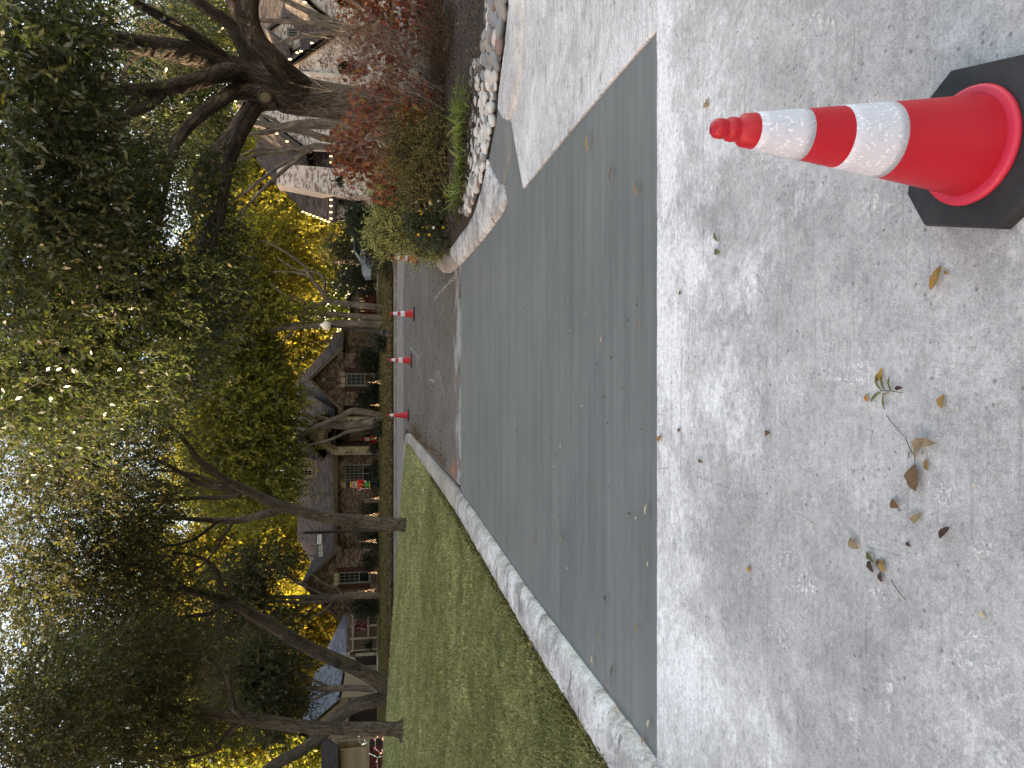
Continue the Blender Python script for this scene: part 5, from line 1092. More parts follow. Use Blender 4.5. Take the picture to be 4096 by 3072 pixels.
# ------------------------------------------------------------------ further houses
Hc = thing('brick_house', 'house with blue grey roof and brown garage doors behind the leaning trunk', 'house')
yh = 58.0; zc = zg(0, 58)-0.5
eave = 1364
roof(Hc, [Q(1357, 2830, 55.5), Q(1365, 2680, 55.5), Q(1286, 2660, 61), Q(1284, 2830, 61)], M['roof_blue'], seed=81, course=0.2, tab=0.5)
roof(Hc, [Q(1384, 2690, 57), Q(1390, 2430, 57), Q(1389, 2432, 57.5), Q(1286, 2640, 63)], M['roof_blue'], seed=82, course=0.2, tab=0.5)
board('fascia', Hc, Q(1365, 2830, 55.6).x, Q(1365, 2672, 55.6).x, 55.5, 55.62, FZ(1372, 55.5), FZ(1360, 55.5), M['door_wood'])
wall(Hc, rect(FX(2860, 56), FX(2690, 56), zc, FZ(1366, 56)), 56, M['mortar_tan'], M['garage_brown'], [rect(FX(2705, 56), FX(2628, 56), zc, FZ(1424, 56))][:0], 3.0, 0.16, 0.01, piece='siding_board', seed=83)
wall(Hc, rect(FX(2720, 57), FX(2440, 57), zc, FZ(1388, 57)), 57, M['mortar_tan'], M['fence_wood'], [], 0.3, 0.09, 0.012, seed=84)
for (a, b) in ((2712, 2628), (2810, 2735)):
    gd = board('garage_door', Hc, FX(a, 55.7), FX(b, 55.7), 55.68, 55.74, zc, FZ(1424, 55.7), M['garage_brown'])
    for i in range(1, 4): zz = FZ(1500, 55.7)+(FZ(1424, 55.7)-FZ(1500, 55.7))*i/4; board('panel', gd, FX(a, 55.7)+0.06, FX(b, 55.7)-0.06, 55.655, 55.679, zz-0.40, zz-0.03, M['garage_brown'])
wall(Hc, rect(FX(2624, 54.5), FX(2594, 54.5), zc, FZ(1421, 54.5)), 54.5, M['mortar_stone'], M['stone'], [], 0.3, 0.16, 0.012, 0.5, 0.03, name='stone_pier', piece='stone', seed=85)
Hd = thing('house', 'two storey house with tan shingle siding gable behind the upright elm', 'house')
ys_ = 50.0
gx = [(FX(2970, ys_), zg(0, ys_)-0.3), (FX(2790, ys_), zg(0, ys_)-0.3), (FX(2790, ys_), FZ(1358, ys_)), (FX(2906, ys_), FZ(1205, ys_)), (FX(2970, ys_), FZ(1300, ys_))]
wall(Hd, gx, ys_, M['siding'], M['siding'], [rect(FX(2900, ys_), FX(2812, ys_), zg(0, ys_)-0.3, FZ(1400, ys_))], 0.22, 0.17, 0.006, piece='siding_shingle', seed=86, proud=0.02)
board('garage_door', Hd, FX(2900, ys_), FX(2812, ys_), ys_+0.09, ys_+0.12, zg(0, ys_)-0.3, FZ(1400, ys_), M['garage_brown'])
board('lintel', Hd, FX(2902, ys_-.06), FX(2790, ys_-.06), ys_-0.1, ys_-0.025, FZ(1403, ys_), FZ(1394, ys_), M['trim_dark'])
rake((FX(2906, ys_), FZ(1200, ys_)), (FX(2786, ys_), FZ(1356, ys_)), ys_-0.3, 0.2, M['trim_tan'], Hd); rake((FX(2906, ys_), FZ(1200, ys_)), (FX(2975, ys_), FZ(1296, ys_)), ys_-0.3, 0.2, M['trim_tan'], Hd)
roof(Hd, [Vector((FX(2786, ys_), ys_-0.2, FZ(1356, ys_)+.03)), Vector((FX(2786, ys_), 60, FZ(1356, ys_)+.03)), Vector((FX(2906, ys_), 60, FZ(1200, ys_)+.03)), Vector((FX(2906, ys_), ys_-0.2, FZ(1200, ys_)+.03))], M['roof_blue'], seed=87, course=0.2, tab=0.5)
roof(Hd, [Vector((FX(2975, ys_), 60, FZ(1296, ys_)+.03)), Vector((FX(2975, ys_), ys_-0.2, FZ(1296, ys_)+.03)), Vector((FX(2906, ys_), ys_-0.2, FZ(1200, ys_)+.03)), Vector((FX(2906, ys_), 60, FZ(1200, ys_)+.03))], M['roof_blue'], seed=88, course=0.2, tab=0.5)
board('side_wall', Hd, FX(2790, ys_)-0.02, FX(2790, ys_), ys_+0.02, 59, zg(0, ys_)-0.3, FZ(1358, ys_)-0.1, M['siding'])
He = thing('house', 'low house with brown roof and pale siding at the left edge', 'house')
yf = 40.0
roof(He, [Q(1352, 3200, yf), Q(1352, 2985, yf), Q(1285, 2940, 45), Q(1285, 3200, 45)], M['roof_dark'], seed=91)
wall(He, rect(FX(3200, yf+.5), FX(2992, yf+.5), zg(-20, yf)-0.3, FZ(1353, yf+.5)), yf+.5, M['siding'], M['siding'], [], 3.0, 0.15, 0.012, piece='siding_board', seed=92)
wall(He, [(FX(2992, yf+.52), zg(-20, yf)-.3), (FX(2945, 46), zg(-20, yf)-.3), (FX(2945, 46), FZ(1345, 46)), (FX(2992, yf+.52), FZ(1353, yf+.52))], yf+1.5, M['siding'], M['siding'], [], 3.0, 0.15, 0.012, piece='siding_board', seed=93)
board('gutter', He, FX(3200, yf-.1), FX(2985, yf-.1), yf-0.12, yf, FZ(1356, yf), FZ(1350, yf), M['trim_dark'])
Hf = thing('garage', 'small garage with deep red doors behind the yellow green trees', 'garage')
yg = 56.0
f0, f1 = FX(1262, yg), FX(1158, yg); fz = zg(5, yg)-0.4
gb = wall(Hf, [(f0, fz), (f1, fz), (f1, FZ(1430, yg)), (FX(1205, yg), FZ(1390, yg)), (f0, FZ(1418, yg))], yg, M['trim_tan'], M['trim_tan'], [rect(f0+0.15, f1-0.1, fz, FZ(1437, yg))], 3, 0.15, 0.01, piece='siding_board', seed=94)
n = 9
for i in range(n): board('plank', Hf, f0+0.15+(f1-f0-0.25)*i/n+0.008, f0+0.15+(f1-f0-0.25)*(i+1)/n-0.008, yg+0.06, yg+0.10, fz, FZ(1437, yg), M['garage_red'])
rake((FX(1205, yg), FZ(1384, yg)), (f1+0.25, FZ(1432, yg)), yg-0.3, 0.16, M['roof_blue'], Hf); rake((FX(1205, yg), FZ(1384, yg)), (f0-0.25, FZ(1416, yg)), yg-0.3, 0.16, M['roof_blue'], Hf)
roof(Hf, [Vector((f1+0.25, yg-0.3, FZ(1430, yg)+.02)), Vector((f1+0.25, 62, FZ(1430, yg)+.02)), Vector((FX(1205, yg), 62, FZ(1382, yg)+.02)), Vector((FX(1205, yg), yg-0.3, FZ(1382, yg)+.02))], M['roof_blue'], seed=95, course=0.2, tab=0.5)
# unseen house added outside the frame on the left to shade the alley
Hn = thing('brick_house', 'unseen brick house added left of the lawn to cast shade', 'house')
mb = MB(); mb.box(-22, -13, -30, -8, -0.5, 3.4); mb.build('wall', M['brick_tan'], Hn)
roof(Hn, [(-12.4, -31, 3.3), (-12.4, -7, 3.3), (-17.5, -12, 7.2), (-17.5, -26, 7.2)], M['roof_brown'], seed=96, course=0.3, tab=1.2)
roof(Hn, [(-22.6, -7, 3.3), (-22.6, -31, 3.3), (-17.5, -26, 7.2), (-17.5, -12, 7.2)], M['roof_brown'], seed=97, course=0.3, tab=1.2)
roof(Hn, [(-22.6, -31, 3.3), (-12.4, -31, 3.3), (-17.5, -26, 7.2), (-17.5, -26, 7.2)], M['roof_brown'], seed=98, course=0.3, tab=1.2)
roof(Hn, [(-12.4, -7, 3.3), (-22.6, -7, 3.3), (-17.5, -12, 7.2), (-17.5, -12, 7.2)], M['roof_brown'], seed=99, course=0.3, tab=1.2)

# ------------------------------------------------------------------ traffic cones
k = NT('red_plastic'); n1 = k.noise(5, 6, 0.7, k.co(scale=(1, 1, 0.35))); n2 = k.noise(60, 4, 0.7)
c = k.mix(k.ramp(n1, [(0.35, 0.0), (0.7, 1.0)]), (0.37, 0.005, 0.017), (0.44, 0.008, 0.024)); c = k.mix(k.ma('MULTIPLY', k.ramp(k.noise(11, 7, 0.8, k.co(scale=(1, 1, 0.5))), [(0.58, 0.0), (0.72, 1.0)]), 0.28), c, (0.52, 0.07, 0.085))
k.col(c); k.rough(k.ramp(n1, [(0.3, 0.38), (0.7, 0.55)])); k.b.inputs['Specular IOR Level'].default_value = 0.4; k.bump(n2, 0.15, 0.001); M['cone_red'] = k.m
M['cone_collar'] = plain('pale_red_plastic', (0.54, 0.028, 0.065), 0.45, 0.4, var=0.08, sc=30)
k = NT('reflective_tape'); v = k.voro(170, rnd=0.3, out='Color'); vd = k.voro(170, rnd=0.25, feat='DISTANCE_TO_EDGE')
c = k.mix(k.ramp(vd, [(0.02, 0.0), (0.09, 1.0)]), (0.46, 0.49, 0.60), k.mix(k.ramp(v, [(0.70, 0.0), (0.80, 1.0)]), (0.58, 0.61, 0.71), (0.78, 0.80, 0.88)))  # random cells painted brighter for the sparkle of the tape
k.col(c); k.rough(0.35); k.b.inputs['Specular IOR Level'].default_value = 0.5; M['tape'] = k.m
k = NT('black_rubber'); n1 = k.noise(9, 6, 0.75); sp_ = k.noise(130, 4, 0.8)
c = k.mix(k.ramp(n1, [(0.35, 0.0), (0.75, 1.0)]), (0.020, 0.022, 0.025), (0.048, 0.050, 0.053)); c = k.mix(k.ramp(sp_, [(0.68, 0.0), (0.74, 0.8)]), c, (0.30, 0.30, 0.29))
k.col(c); k.rough(0.8); k.bump(sp_, 0.3, 0.002); M['rubber'] = k.m
def cone_parts(t, bands=2, seg=48):
    mb = MB(); hw, cc, th = 0.197, 0.082, 0.047
    oc = [(hw, -hw+cc), (hw, hw-cc), (hw-cc, hw), (-hw+cc, hw), (-hw, hw-cc), (-hw, -hw+cc), (-hw+cc, -hw), (hw-cc, -hw)]
    lay = [(1.0, 0.0), (1.0, th*0.72), (0.975, th), (0.0, th+0.004)]
    for i in range(len(lay)-1):
        (s0, z0), (s1, z1) = lay[i], lay[i+1]
        for j in range(8):
            a, b = oc[j], oc[(j+1) % 8]
            mb.face([(a[0]*s0, a[1]*s0, z0), (b[0]*s0, b[1]*s0, z0), (b[0]*s1, b[1]*s1, z1), (a[0]*s1, a[1]*s1, z1)] if s1 else [(a[0]*s0, a[1]*s0, z0), (b[0]*s0, b[1]*s0, z0), (0, 0, z1)])
    mb.face([(p[0], p[1], 0) for p in oc][::-1]); mb.build('base', M['rubber'], t)
    def R(h): # body outline
        tb = [(0.062, 0.1215), (0.10, 0.1155), (0.16, 0.1065), (0.22, 0.098), (0.30, 0.0870), (0.645, 0.0405), (0.68, 0.036)]
        for (a, ra), (b, rb) in zip(tb, tb[1:]):
            if a <= h <= b: return ra+(rb-ra)*(h-a)/(b-a)
    hs = [0.062, 0.08, 0.10, 0.13, 0.16, 0.19, 0.22, 0.26, 0.30, 0.40, 0.52, 0.645, 0.672]
    mb = MB(); mb.lathe([(R(h), h) for h in hs]+[(0.0300, 0.680), (0.0262, 0.685), (0.0272, 0.691), (0.0282, 0.700), (0.0265, 0.708), (0.0212, 0.712), (0.0222, 0.717), (0.0230, 0.728), (0.0212, 0.740), (0.0145, 0.7475), (0.0, 0.749)], seg=seg); mb.build('cone_body', M['cone_red'], t, True)
    mb = MB(); mb.lathe([(0.110, 0.047), (0.1415, 0.0475), (0.1450, 0.056), (0.1425, 0.064), (0.137, 0.0675), (0.130, 0.0665), (0.1225, 0.0695), (0.118, 0.067)], seg=seg); mb.build('collar', M['cone_collar'], t, True)
    for (a, b) in [(0.520, 0.645), (0.300, 0.425)][:bands]:
        mb = MB(); n = 5; mb.lathe([(R(a)-0.001, a)]+[(R(a+(b-a)*i/n)+0.0012, a+(b-a)*i/n) for i in range(n+1)]+[(R(b)-0.001, b)], seg=seg); mb.build('reflective_band', M['tape'], t, True)
def cone(label, x, y, rz, bands=2, seg=48):
    t = thing('traffic_cone', label, 'traffic cone', 'red and white traffic cones', (x, y, zg(x, y)+0.001)); t.rotation_euler = (math.atan(SL), 0, rz); cone_parts(t, bands, seg); return t
near_cone = cone('large red and white traffic cone in front, its black base cut by the frame', 0, 0, 0)
d = ray(3893, 592); near_cone.location = (d.x*1.56/d.y, 1.55, zg(0, 1.55)+0.001); near_cone.rotation_euler = (math.atan(SL), 0, rad(-14))
for (lab, Y, dist, rz, b) in [('red and white traffic cone in the road, second from the shrub', 1255, 22.1, 0.2, 2), ('red and white traffic cone in line with the shuttered window', 1441, 23.4, 0.6, 2), ('red traffic cone with a single white band near the lawn tip', 1661, 24.9, 0.3, 1), ('red and white traffic cone half hidden behind the pale green shrub', 1033, 20.6, 0.5, 2), ('traffic cone glimpsed through the branches of the pale green shrub', 803, 19.2, 0.1, 2)]:
    x = P(1600, Y, dist).x; cone(lab, x, dist, rz, b, 28)

# ------------------------------------------------------------------ lamp post, street name sign, mailbox
lp = thing('lamp_post', 'leaning black lamp post with white acorn globe beside the street', 'lamp post')
bp = P(1562, 1335, 36.2); bp.z = zg(bp.x, 36.2)-0.05; tp = P(1325, 1305, 36.2); ax = (tp-bp).normalized(); Mx = Matrix.Translation(bp)@ax.to_track_quat('Z', 'Y').to_matrix().to_4x4(); H = (tp-bp).length
mb = MB(); mb.lathe([(0.20, 0), (0.20, 0.12), (0.16, 0.16), (0.15, 0.42), (0.17, 0.46), (0.10, 0.55), (0.075, 0.62)], M=Mx, seg=12); mb.build('base', M['iron'], lp, True)
mb = MB(); mb.lathe([(0.065, 0.6), (0.055, H*0.55), (0.045, H-0.15), (0.075, H-0.12), (0.07, H-0.05), (0.12, H-0.02), (0.12, H+0.02), (0.0, H+0.02)], M=Mx, seg=12); mb.build('pole', M['iron'], lp, True)
mb = MB(); mb.lathe([(0.11, H+0.02), (0.19, H+0.10), (0.225, H+0.22), (0.20, H+0.34), (0.14, H+0.42), (0.09, H+0.45), (0.085, H+0.48), (0.03, H+0.54), (0.0, H+0.60)], M=Mx, seg=16); k = NT('milk_glass'); k.col((0.62, 0.58, 0.48)); k.rough(0.3); k.b.inputs['Subsurface Weight'].default_value = 0.0; mb.build('globe', k.m, lp, True)
def text_mesh(txt, size, m, parent, mat, name='lettering', sx=1.0):
    cu = bpy.data.curves.new('lettering', 'FONT'); cu.body = txt; cu.size = size; cu.align_x = 'CENTER'; cu.align_y = 'CENTER'; cu.extrude = 0.002; cu.resolution_u = 3
    o = bpy.data.objects.new('tmp', cu); C.objects.link(o); dg = bpy.context.evaluated_depsgraph_get(); me = bpy.data.meshes.new_from_object(o.evaluated_get(dg)); bpy.data.objects.remove(o)
    me.materials.clear(); me.materials.append(mat); r = bpy.data.objects.new(name, me); link(r, parent); r.matrix_local = m@Matrix.Diagonal((sx, 1, 1, 1)); return r
sg = thing('street_sign', 'black street sign post with two name blades and iron scrollwork beside the elm', 'street sign')
ysg = 28.2; px_, pt = P(1300, 2128, ysg).x, P(1222, 2128, ysg).z; pb = zg(px_, ysg)-0.5
mb = MB(); mb.lathe([(0.11, 0), (0.11, 0.3), (0.075, 0.36), (0.06, 0.7), (0.055, pt-pb), (0.07, pt-pb+0.02), (0.05, pt-pb+0.06), (0.03, pt-pb+0.09), (0.045, pt-pb+0.12), (0.0, pt-pb+0.17)], (px_, ysg, pb), 12); mb.build('post', M['iron'], sg, True)
k = NT('sign_white'); k.col((0.62, 0.62, 0.60)); k.rough(0.4); M['sign_white'] = k.m; M['sign_ink'] = plain('sign_ink', (0.02, 0.03, 0.03), 0.5, 0.3)
def blade(x0, x1, zlo, zhi, y, ang, txt, size, sx):
    L = (x1-x0); root = Matrix.Translation((x1, y, (zlo+zhi)/2))@Matrix.Rotation(ang, 4, 'Z'); h = zhi-zlo
    mb = MB(); mb.box(-L, 0, -0.012, 0.012, -h/2, h/2, M=root); f = mb.build('blade_frame', M['iron'], sg)
    m2 = MB(); m2.box(-L+0.025, -0.025, -0.016, -0.0125, -h/2+0.025, h/2-0.025, M=root); pl = m2.build('blade_face', M['sign_white'], f)
    text_mesh(txt, size, root@Matrix.Translation((-L/2, -0.019, 0))@Matrix.Rotation(math.pi/2, 4, 'X'), f, M['sign_ink'], sx=sx)
bx1, bx0 = P(1280, 2131, ysg).x, P(1280, 2227, ysg).x
blade(bx0-0.02, bx1-0.06, FZ(1293, ysg), FZ(1273, ysg), ysg, 0.0, 'RIVERHOLLOW', 0.145, 0.80)
blade(P(1280, 2172, ysg-.1).x-0.12, bx1-0.03, FZ(1289, ysg), FZ(1269, ysg), ysg-0.07, rad(38), 'RIVERLINE DR', 0.115, 0.62)
mb = MB()
for i in range(18):
    t0, t1 = i/18*5.0, (i+1)/18*5.0; f = lambda t: (px_-0.20-0.05*t*math.cos(t)*0.5, ysg, FZ(1303, ysg)+0.045*t*math.sin(t)*0.5); mb.bar(f(t0), f(t1), 0.016)
mb.bar((px_, ysg, FZ(1296, ysg)), (px_-0.40, ysg, FZ(1296, ysg)), 0.016); mb.bar((px_-0.40, ysg, FZ(1296, ysg)), (px_-0.02, ysg, FZ(1316, ysg)), 0.016); mb.bar((px_, ysg, FZ(1266, ysg)), (bx0, ysg, FZ(1266, ysg)), 0.014); mb.build('scrollwork', M['iron'], sg)
mx_ = thing('mailbox', 'pale brick mailbox pillar with an arched dark opening by the driveway', 'mailbox')
ym = 31.5; x0, x1 = P(1500, 836, ym).x, P(1500, 790, ym).x; zt = FZ(1482, ym); zb_ = zg(x1, ym)-0.1
mh = [((x0+x1)/2+0.11*math.cos(2*math.pi*i/14), FZ(1519, ym)+0.13*math.sin(2*math.pi*i/14)) for i in range(14)]
wall(mx_, [(x0, zb_), (x1, zb_), (x1, zt-0.12), ((x0+x1)/2, zt), (x0, zt-0.12)], ym, M['mortar_white'], M['brick_white'], [mh], deep=0.3, seed=301, name='pillar')
mb = MB(); mb.box(x0, x1, ym+0.02, ym+0.5, zb_, zt-0.2); mb.build('pillar_core', M['dark'], mx_)

# ------------------------------------------------------------------ lit wire trees and yard decorations
def wire_tree(label, X0, X1, Y, y, rpx, n=26):
    t = thing('light_tree', label, 'light tree', 'lit wire trees along the house front'); top, bot = P(X0, Y, y), P(X1, Y, y); H = (top-bot).length; r = rpx*y/FPX; g_ = random.Random(int(Y)); mb = MB()
    tip = bot+Vector((0, 0, H))
    for i in range(4):
        a = math.pi*i/4; mb.bar(bot+Vector((r*math.cos(a), r*math.sin(a), 0)), tip, 0.012); mb.bar(bot+Vector((-r*math.cos(a), -r*math.sin(a), 0)), tip, 0.012)
    mb.bar(bot, tip, 0.015); mb.build('wire_frame', M['iron'], t); bl = MB()
    for i in range(n):
        q = ((i+0.5)/n)**0.75; a = i*2.4; rr = r*q*g_.uniform(0.75, 1.05); c_ = tip+(bot-tip)*q+Vector((rr*math.cos(a), rr*math.sin(a), g_.uniform(-.02, .02))); s = 0.013
        bl.lathe([(0, s), (s, 0), (0, -s)], tuple(c_), 5)
    bl.build('mini_bulb', M['bulb_tree'], t, kind='stuff')
for a in [('lit wire tree in front of the shuttered window on the right', 1464, 1538, 1529, 43.5, 9), ('small lit wire tree between the two dark bushes', 1479, 1529, 1621, 44.5, 8), ('lit wire tree in front of the arched entry', 1489, 1525, 1753, 44.8, 7), ('short lit wire tree beside the tree stump', 1483, 1522, 1993, 44.8, 6), ('lit wire tree partly behind the elm trunk', 1461, 1514, 2060, 44.6, 10), ('tall lit wire tree right of the street sign and small yard sign', 1438, 1505, 2164, 44.4, 8), ('short lit wire tree below the left gable window', 1475, 1507, 2290, 44.8, 4), ('lit wire tree just right of the forked yard tree', 1435, 1500, 2362, 44.4, 8)]: wire_tree(*a)
M['suit_red'] = plain('red_fabric', (0.50, 0.012, 0.012), 0.5, 0.3); M['gold'] = plain('gold_fabric', (0.62, 0.36, 0.03), 0.5, 0.3); M['green_fab'] = plain('green_fabric', (0.03, 0.26, 0.05), 0.5, 0.3)
M['skin'] = plain('peach_fabric', (0.60, 0.30, 0.20), 0.6, 0.3); M['white_fab'] = plain('white_fabric', (0.68, 0.66, 0.66), 0.6, 0.3); M['black_fab'] = plain('black_fabric', (0.012, 0.012, 0.014), 0.6, 0.3)
def ball(parent, name, c, r, m, seg=14, sc=(1, 1, 1)):
    mb = MB(); mb.lathe([(math.sin(math.pi*i/8)*r, math.cos(math.pi*i/8)*r) for i in range(9)], (0, 0, 0), seg); mb.v = [(v[0]*sc[0]+c[0], v[1]*sc[1]+c[1], v[2]*sc[2]+c[2]) for v in mb.v]; return mb.build(name, m, parent, True)
yn = 44.6; u = yn/FPX
nt_ = thing('inflatable_soldier', 'inflatable toy soldier with red coat, green skirt and candy cane before the big window', 'inflatable decoration'); nc = P(1437, 1938, yn); cx = nc.x
z_ = lambda X: P(X, 1938, yn).z
def frustum(parent, name, X0, r0, X1, r1, m, mid=None, dx=0.0):
    pr = [(0.0, z_(X0)), (r0*u, z_(X0))]+([(mid*u, (z_(X0)+z_(X1))/2)] if mid else [])+[(r1*u, z_(X1)), (0.0, z_(X1))]; mb = MB(); mb.lathe(pr, (cx+dx, yn, 0), 18); return mb.build(name, m, parent, True)
for s in (-1, 1): mb = MB(); mb.lathe([(8*u, z_(1512)), (9*u, z_(1500)), (9*u, z_(1478))], (cx+s*9*u, yn, 0), 12); mb.build('leg', M['black_fab'], nt_, True); ball(nt_, 'boot', (cx+s*9*u, yn-6*u, z_(1510)), 10*u, M['black_fab'], 12, (1, 1.5, .7))
sk = frustum(nt_, 'skirt', 1480, 15, 1456, 10, M['green_fab']); frustum(nt_, 'skirt_trim', 1481, 15.4, 1478, 15.2, M['gold'])
ct_ = frustum(nt_, 'coat', 1460, 11, 1428, 10, M['suit_red'], 12.5); frustum(nt_, 'belt', 1453, 12.0, 1449, 12.2, M['black_fab'])
mb = MB(); mb.box(cx-3*u, cx+3*u, yn-13.3*u, yn-12.2*u, z_(1454), z_(1448)); mb.build('buckle', M['gold'], nt_)
for i in range(3):
    for s in (-1, 1): ball(nt_, 'button', (cx+s*3.2*u, yn-12.3*u, z_(1446-i*5)), 1.3*u, M['gold'], 8)
for s in (-1, 1):
    ball(nt_, 'epaulette', (cx+s*11.5*u, yn, z_(1430)), 5*u, M['gold'], 12, (1.1, 1, .8))
    hx, hz = (cx+12*u, z_(1461)) if s > 0 else (cx-15*u, z_(1446))
    mb = MB(); p_, r_ = smooth_path([(cx+s*11.5*u, yn, z_(1431)), (cx+s*16*u, yn-2*u, z_(1441)), (hx, yn-9*u, hz)], [5*u, 4.6*u, 3.6*u]); mb.tube(p_, r_, 10); mb.build('arm', M['suit_red'], nt_, True)
    ball(nt_, 'mitten', (hx, yn-10*u, hz), 4.6*u, M['white_fab'], 12)
hd = ball(nt_, 'head', (cx, yn, z_(1416)), 11.5*u, M['skin'], 16, (1, 1, 0.95)); ball(hd, 'hair', (cx, yn+2.5*u, z_(1417)), 12.5*u, M['white_fab'], 16, (1.05, 0.9, 1)); ball(hd, 'nose', (cx, yn-12*u, z_(1416)), 1.6*u, M['skin'], 8)
ball(hd, 'beard', (cx, yn-7*u, z_(1425)), 7.5*u, M['white_fab'], 14, (1.1, .8, .7)); mb = MB(); mb.tube([(cx-5*u, yn-11.8*u, z_(1420)), (cx, yn-13*u, z_(1418.5)), (cx+5*u, yn-11.8*u, z_(1420))], [1*u, 1.6*u, 1*u], 8); mb.build('moustache', M['black_fab'], hd, True)
for s in (-1, 1): ball(hd, 'eye', (cx+s*3.6*u, yn-10.6*u, z_(1413)), 1.3*u, M['black_fab'], 8)
hb_ = frustum(nt_, 'hat', 1408, 10, 1383, 11, M['black_fab'], 11); frustum(hb_, 'hat_band', 1409, 10.6, 1401, 10.8, M['gold']); ball(hb_, 'pompom', (cx, yn, z_(1380)), 3.4*u, M['gold'], 10)
mb = MB(); cp_ = [(cx-15*u, yn-13*u, z_(1482))]+[(cx-15*u, yn-13*u, z_(1450))]+[(cx-15*u-4*u*(1-math.cos(t)), yn-13*u, z_(1443)+4.5*u*math.sin(t)) for t in (0, 0.8, 1.57, 2.3, 3.1)]
p_, r_ = smooth_path(cp_, [1.8*u]*len(cp_), 6)
for i in range(len(p_)-1): mb.tube([p_[i], p_[i+1]], [r_[i], r_[i+1]], 8, (i//1) % 2)
mb.build('candy_cane', [M['white_fab'], M['suit_red']], nt_, True)
sa_ = thing('inflatable_santa', 'small red figure with white beard standing in the dark arched entry', 'inflatable decoration'); ysn = 47.4; sx_ = P(1470, 1757, ysn).x; zz = lambda X: P(X, 1757, ysn).z; u2 = ysn/FPX
mb = MB(); mb.lathe([(0, zz(1512)), (11*u2, zz(1510)), (12*u2, zz(1495)), (8*u2, zz(1478)), (0, zz(1474))], (sx_, ysn, 0), 16); mb.build('body', M['suit_red'], sa_, True)
hs_ = ball(sa_, 'head', (sx_, ysn-2*u2, zz(1466)), 8*u2, M['skin']); ball(hs_, 'beard', (sx_, ysn-6*u2, zz(1472)), 8*u2, M['white_fab'], 14, (1, .7, .9)); mb = MB(); mb.lathe([(8.6*u2, zz(1461)), (7*u2, zz(1454)), (2*u2, zz(1446)), (0, zz(1445))], (sx_, ysn, 0), 14); mb.build('hat', M['suit_red'], sa_, True); mb = MB(); mb.lathe([(8.2*u2, zz(1463)), (9.4*u2, zz(1461.5)), (8.2*u2, zz(1459.5))], (sx_, ysn, 0), 14); mb.build('hat_trim', M['white_fab'], hs_, True)
for s in (-1, 1): mb = MB(); mb.tube([(sx_+s*8*u2, ysn, zz(1480)), (sx_+s*13*u2, ysn-3*u2, zz(1490))], [3.4*u2, 3*u2], 10); mb.build('arm', M['suit_red'], sa_, True)
mb = MB(); mb.lathe([(2.6*u2, zz(1496)), (3*u2, zz(1484)), (2.6*u2, zz(1480))], (sx_+1*u2, ysn-13*u2, 0), 10); mb.build('gift', M['green_fab'], sa_)
# small signs
t = thing('yard_sign', 'small white printed sign on the brick wall beside a lit wire tree', 'sign'); y_ = 45.9; xa_, xb_ = FX(2202, y_), FX(2184, y_)
mb = MB(); mb.box(xa_, xb_, y_-0.03, y_, FZ(1485, y_), FZ(1456, y_)); mb.build('panel', M['trim_cream'], t); mb = MB(); w_ = xb_-xa_
for z0, hgt, a, b in ((0.85, 0.05, .15, .85), (0.74, 0.05, .2, .8)): zz0 = FZ(1485, y_)+(FZ(1456, y_)-FZ(1485, y_))*z0; mb.box(xa_+w_*a, xa_+w_*b, y_-0.034, y_-0.0305, zz0-0.02, zz0+0.01)
mb.prism([(xa_+w_*.3, FZ(1481, y_)), (xa_+w_*.75, FZ(1480, y_)), (xa_+w_*.6, FZ(1468, y_)), (xa_+w_*.35, FZ(1470, y_))], y_-0.034, y_-0.0305); mb.build('print', M['sign_ink'], t)
mb = MB(); mb.bar((xa_+0.06, y_-0.015, zg(0, y_)), (xa_+0.06, y_-0.015, FZ(1485, y_)), 0.03); mb.bar((xb_-0.06, y_-0.015, zg(0, y_)), (xb_-0.06, y_-0.015, FZ(1485, y_)), 0.03); mb.build('stake', M['frame'], t)
t = thing('security_sign', 'small blue octagonal security sign by the stone entry pillar', 'sign'); y_ = 46.1; cxx, czz = FX(1813, y_), FZ(1508, y_)
M['sign_blue'] = plain('sign_blue', (0.01, 0.04, 0.35), 0.4, 0.4); pl = [(cxx+0.11*math.cos(math.pi*(i+.5)/4), czz+0.11*math.sin(math.pi*(i+.5)/4)) for i in range(8)]
mb = MB(); mb.prism([(cxx+(p[0]-cxx)*1.12, czz+(p[1]-czz)*1.12) for p in pl], y_-0.02, y_); pn = mb.build('panel', M['white_paint'], t); mb = MB(); mb.prism(pl, y_-0.026, y_-0.0205); mb.build('face', M['sign_blue'], t); mb = MB(); mb.box(cxx-0.05, cxx+0.05, y_-0.03, y_-0.0265, czz-0.015, czz+0.015); mb.build('print', M['white_paint'], t); mb = MB(); mb.bar((cxx, y_-0.01, zg(0, y_)), (cxx, y_-0.01, czz-0.1), 0.02); mb.build('stake', M['iron'], t)
# flag on its pole, fence, basketball hoop
t = thing('flag', 'maroon flag with pale swirls hanging from an angled pole', 'flag'); y_ = 50.5
pA_, pB_ = P(1411, 2524, y_), P(1412, 2492, y_); n, m_ = 8, 10; V = []
for i in range(n+1):
    for j in range(m_+1):
        a = P(1411+5*(1-i/n)+j/m_*52+3*i/n, 2524-32*i/n-4*j/m_, y_); V.append((a.x, y_+0.06*math.sin(i*1.3+j*0.25), a.z))
F = [(i*(m_+1)+j, (i+1)*(m_+1)+j, (i+1)*(m_+1)+j+1, i*(m_+1)+j+1) for i in range(n) for j in range(m_)]
k = NT('maroon_flag'); f = k.noise(2.6, 2, 0.4, k.co(), 1.6); k.col(k.mix(k.ramp(f, [(0.50, 0.0), (0.53, 1.0), (0.56, 1.0), (0.59, 0.0)]), (0.10, 0.010, 0.016), (0.34, 0.24, 0.22))); k.rough(0.7)
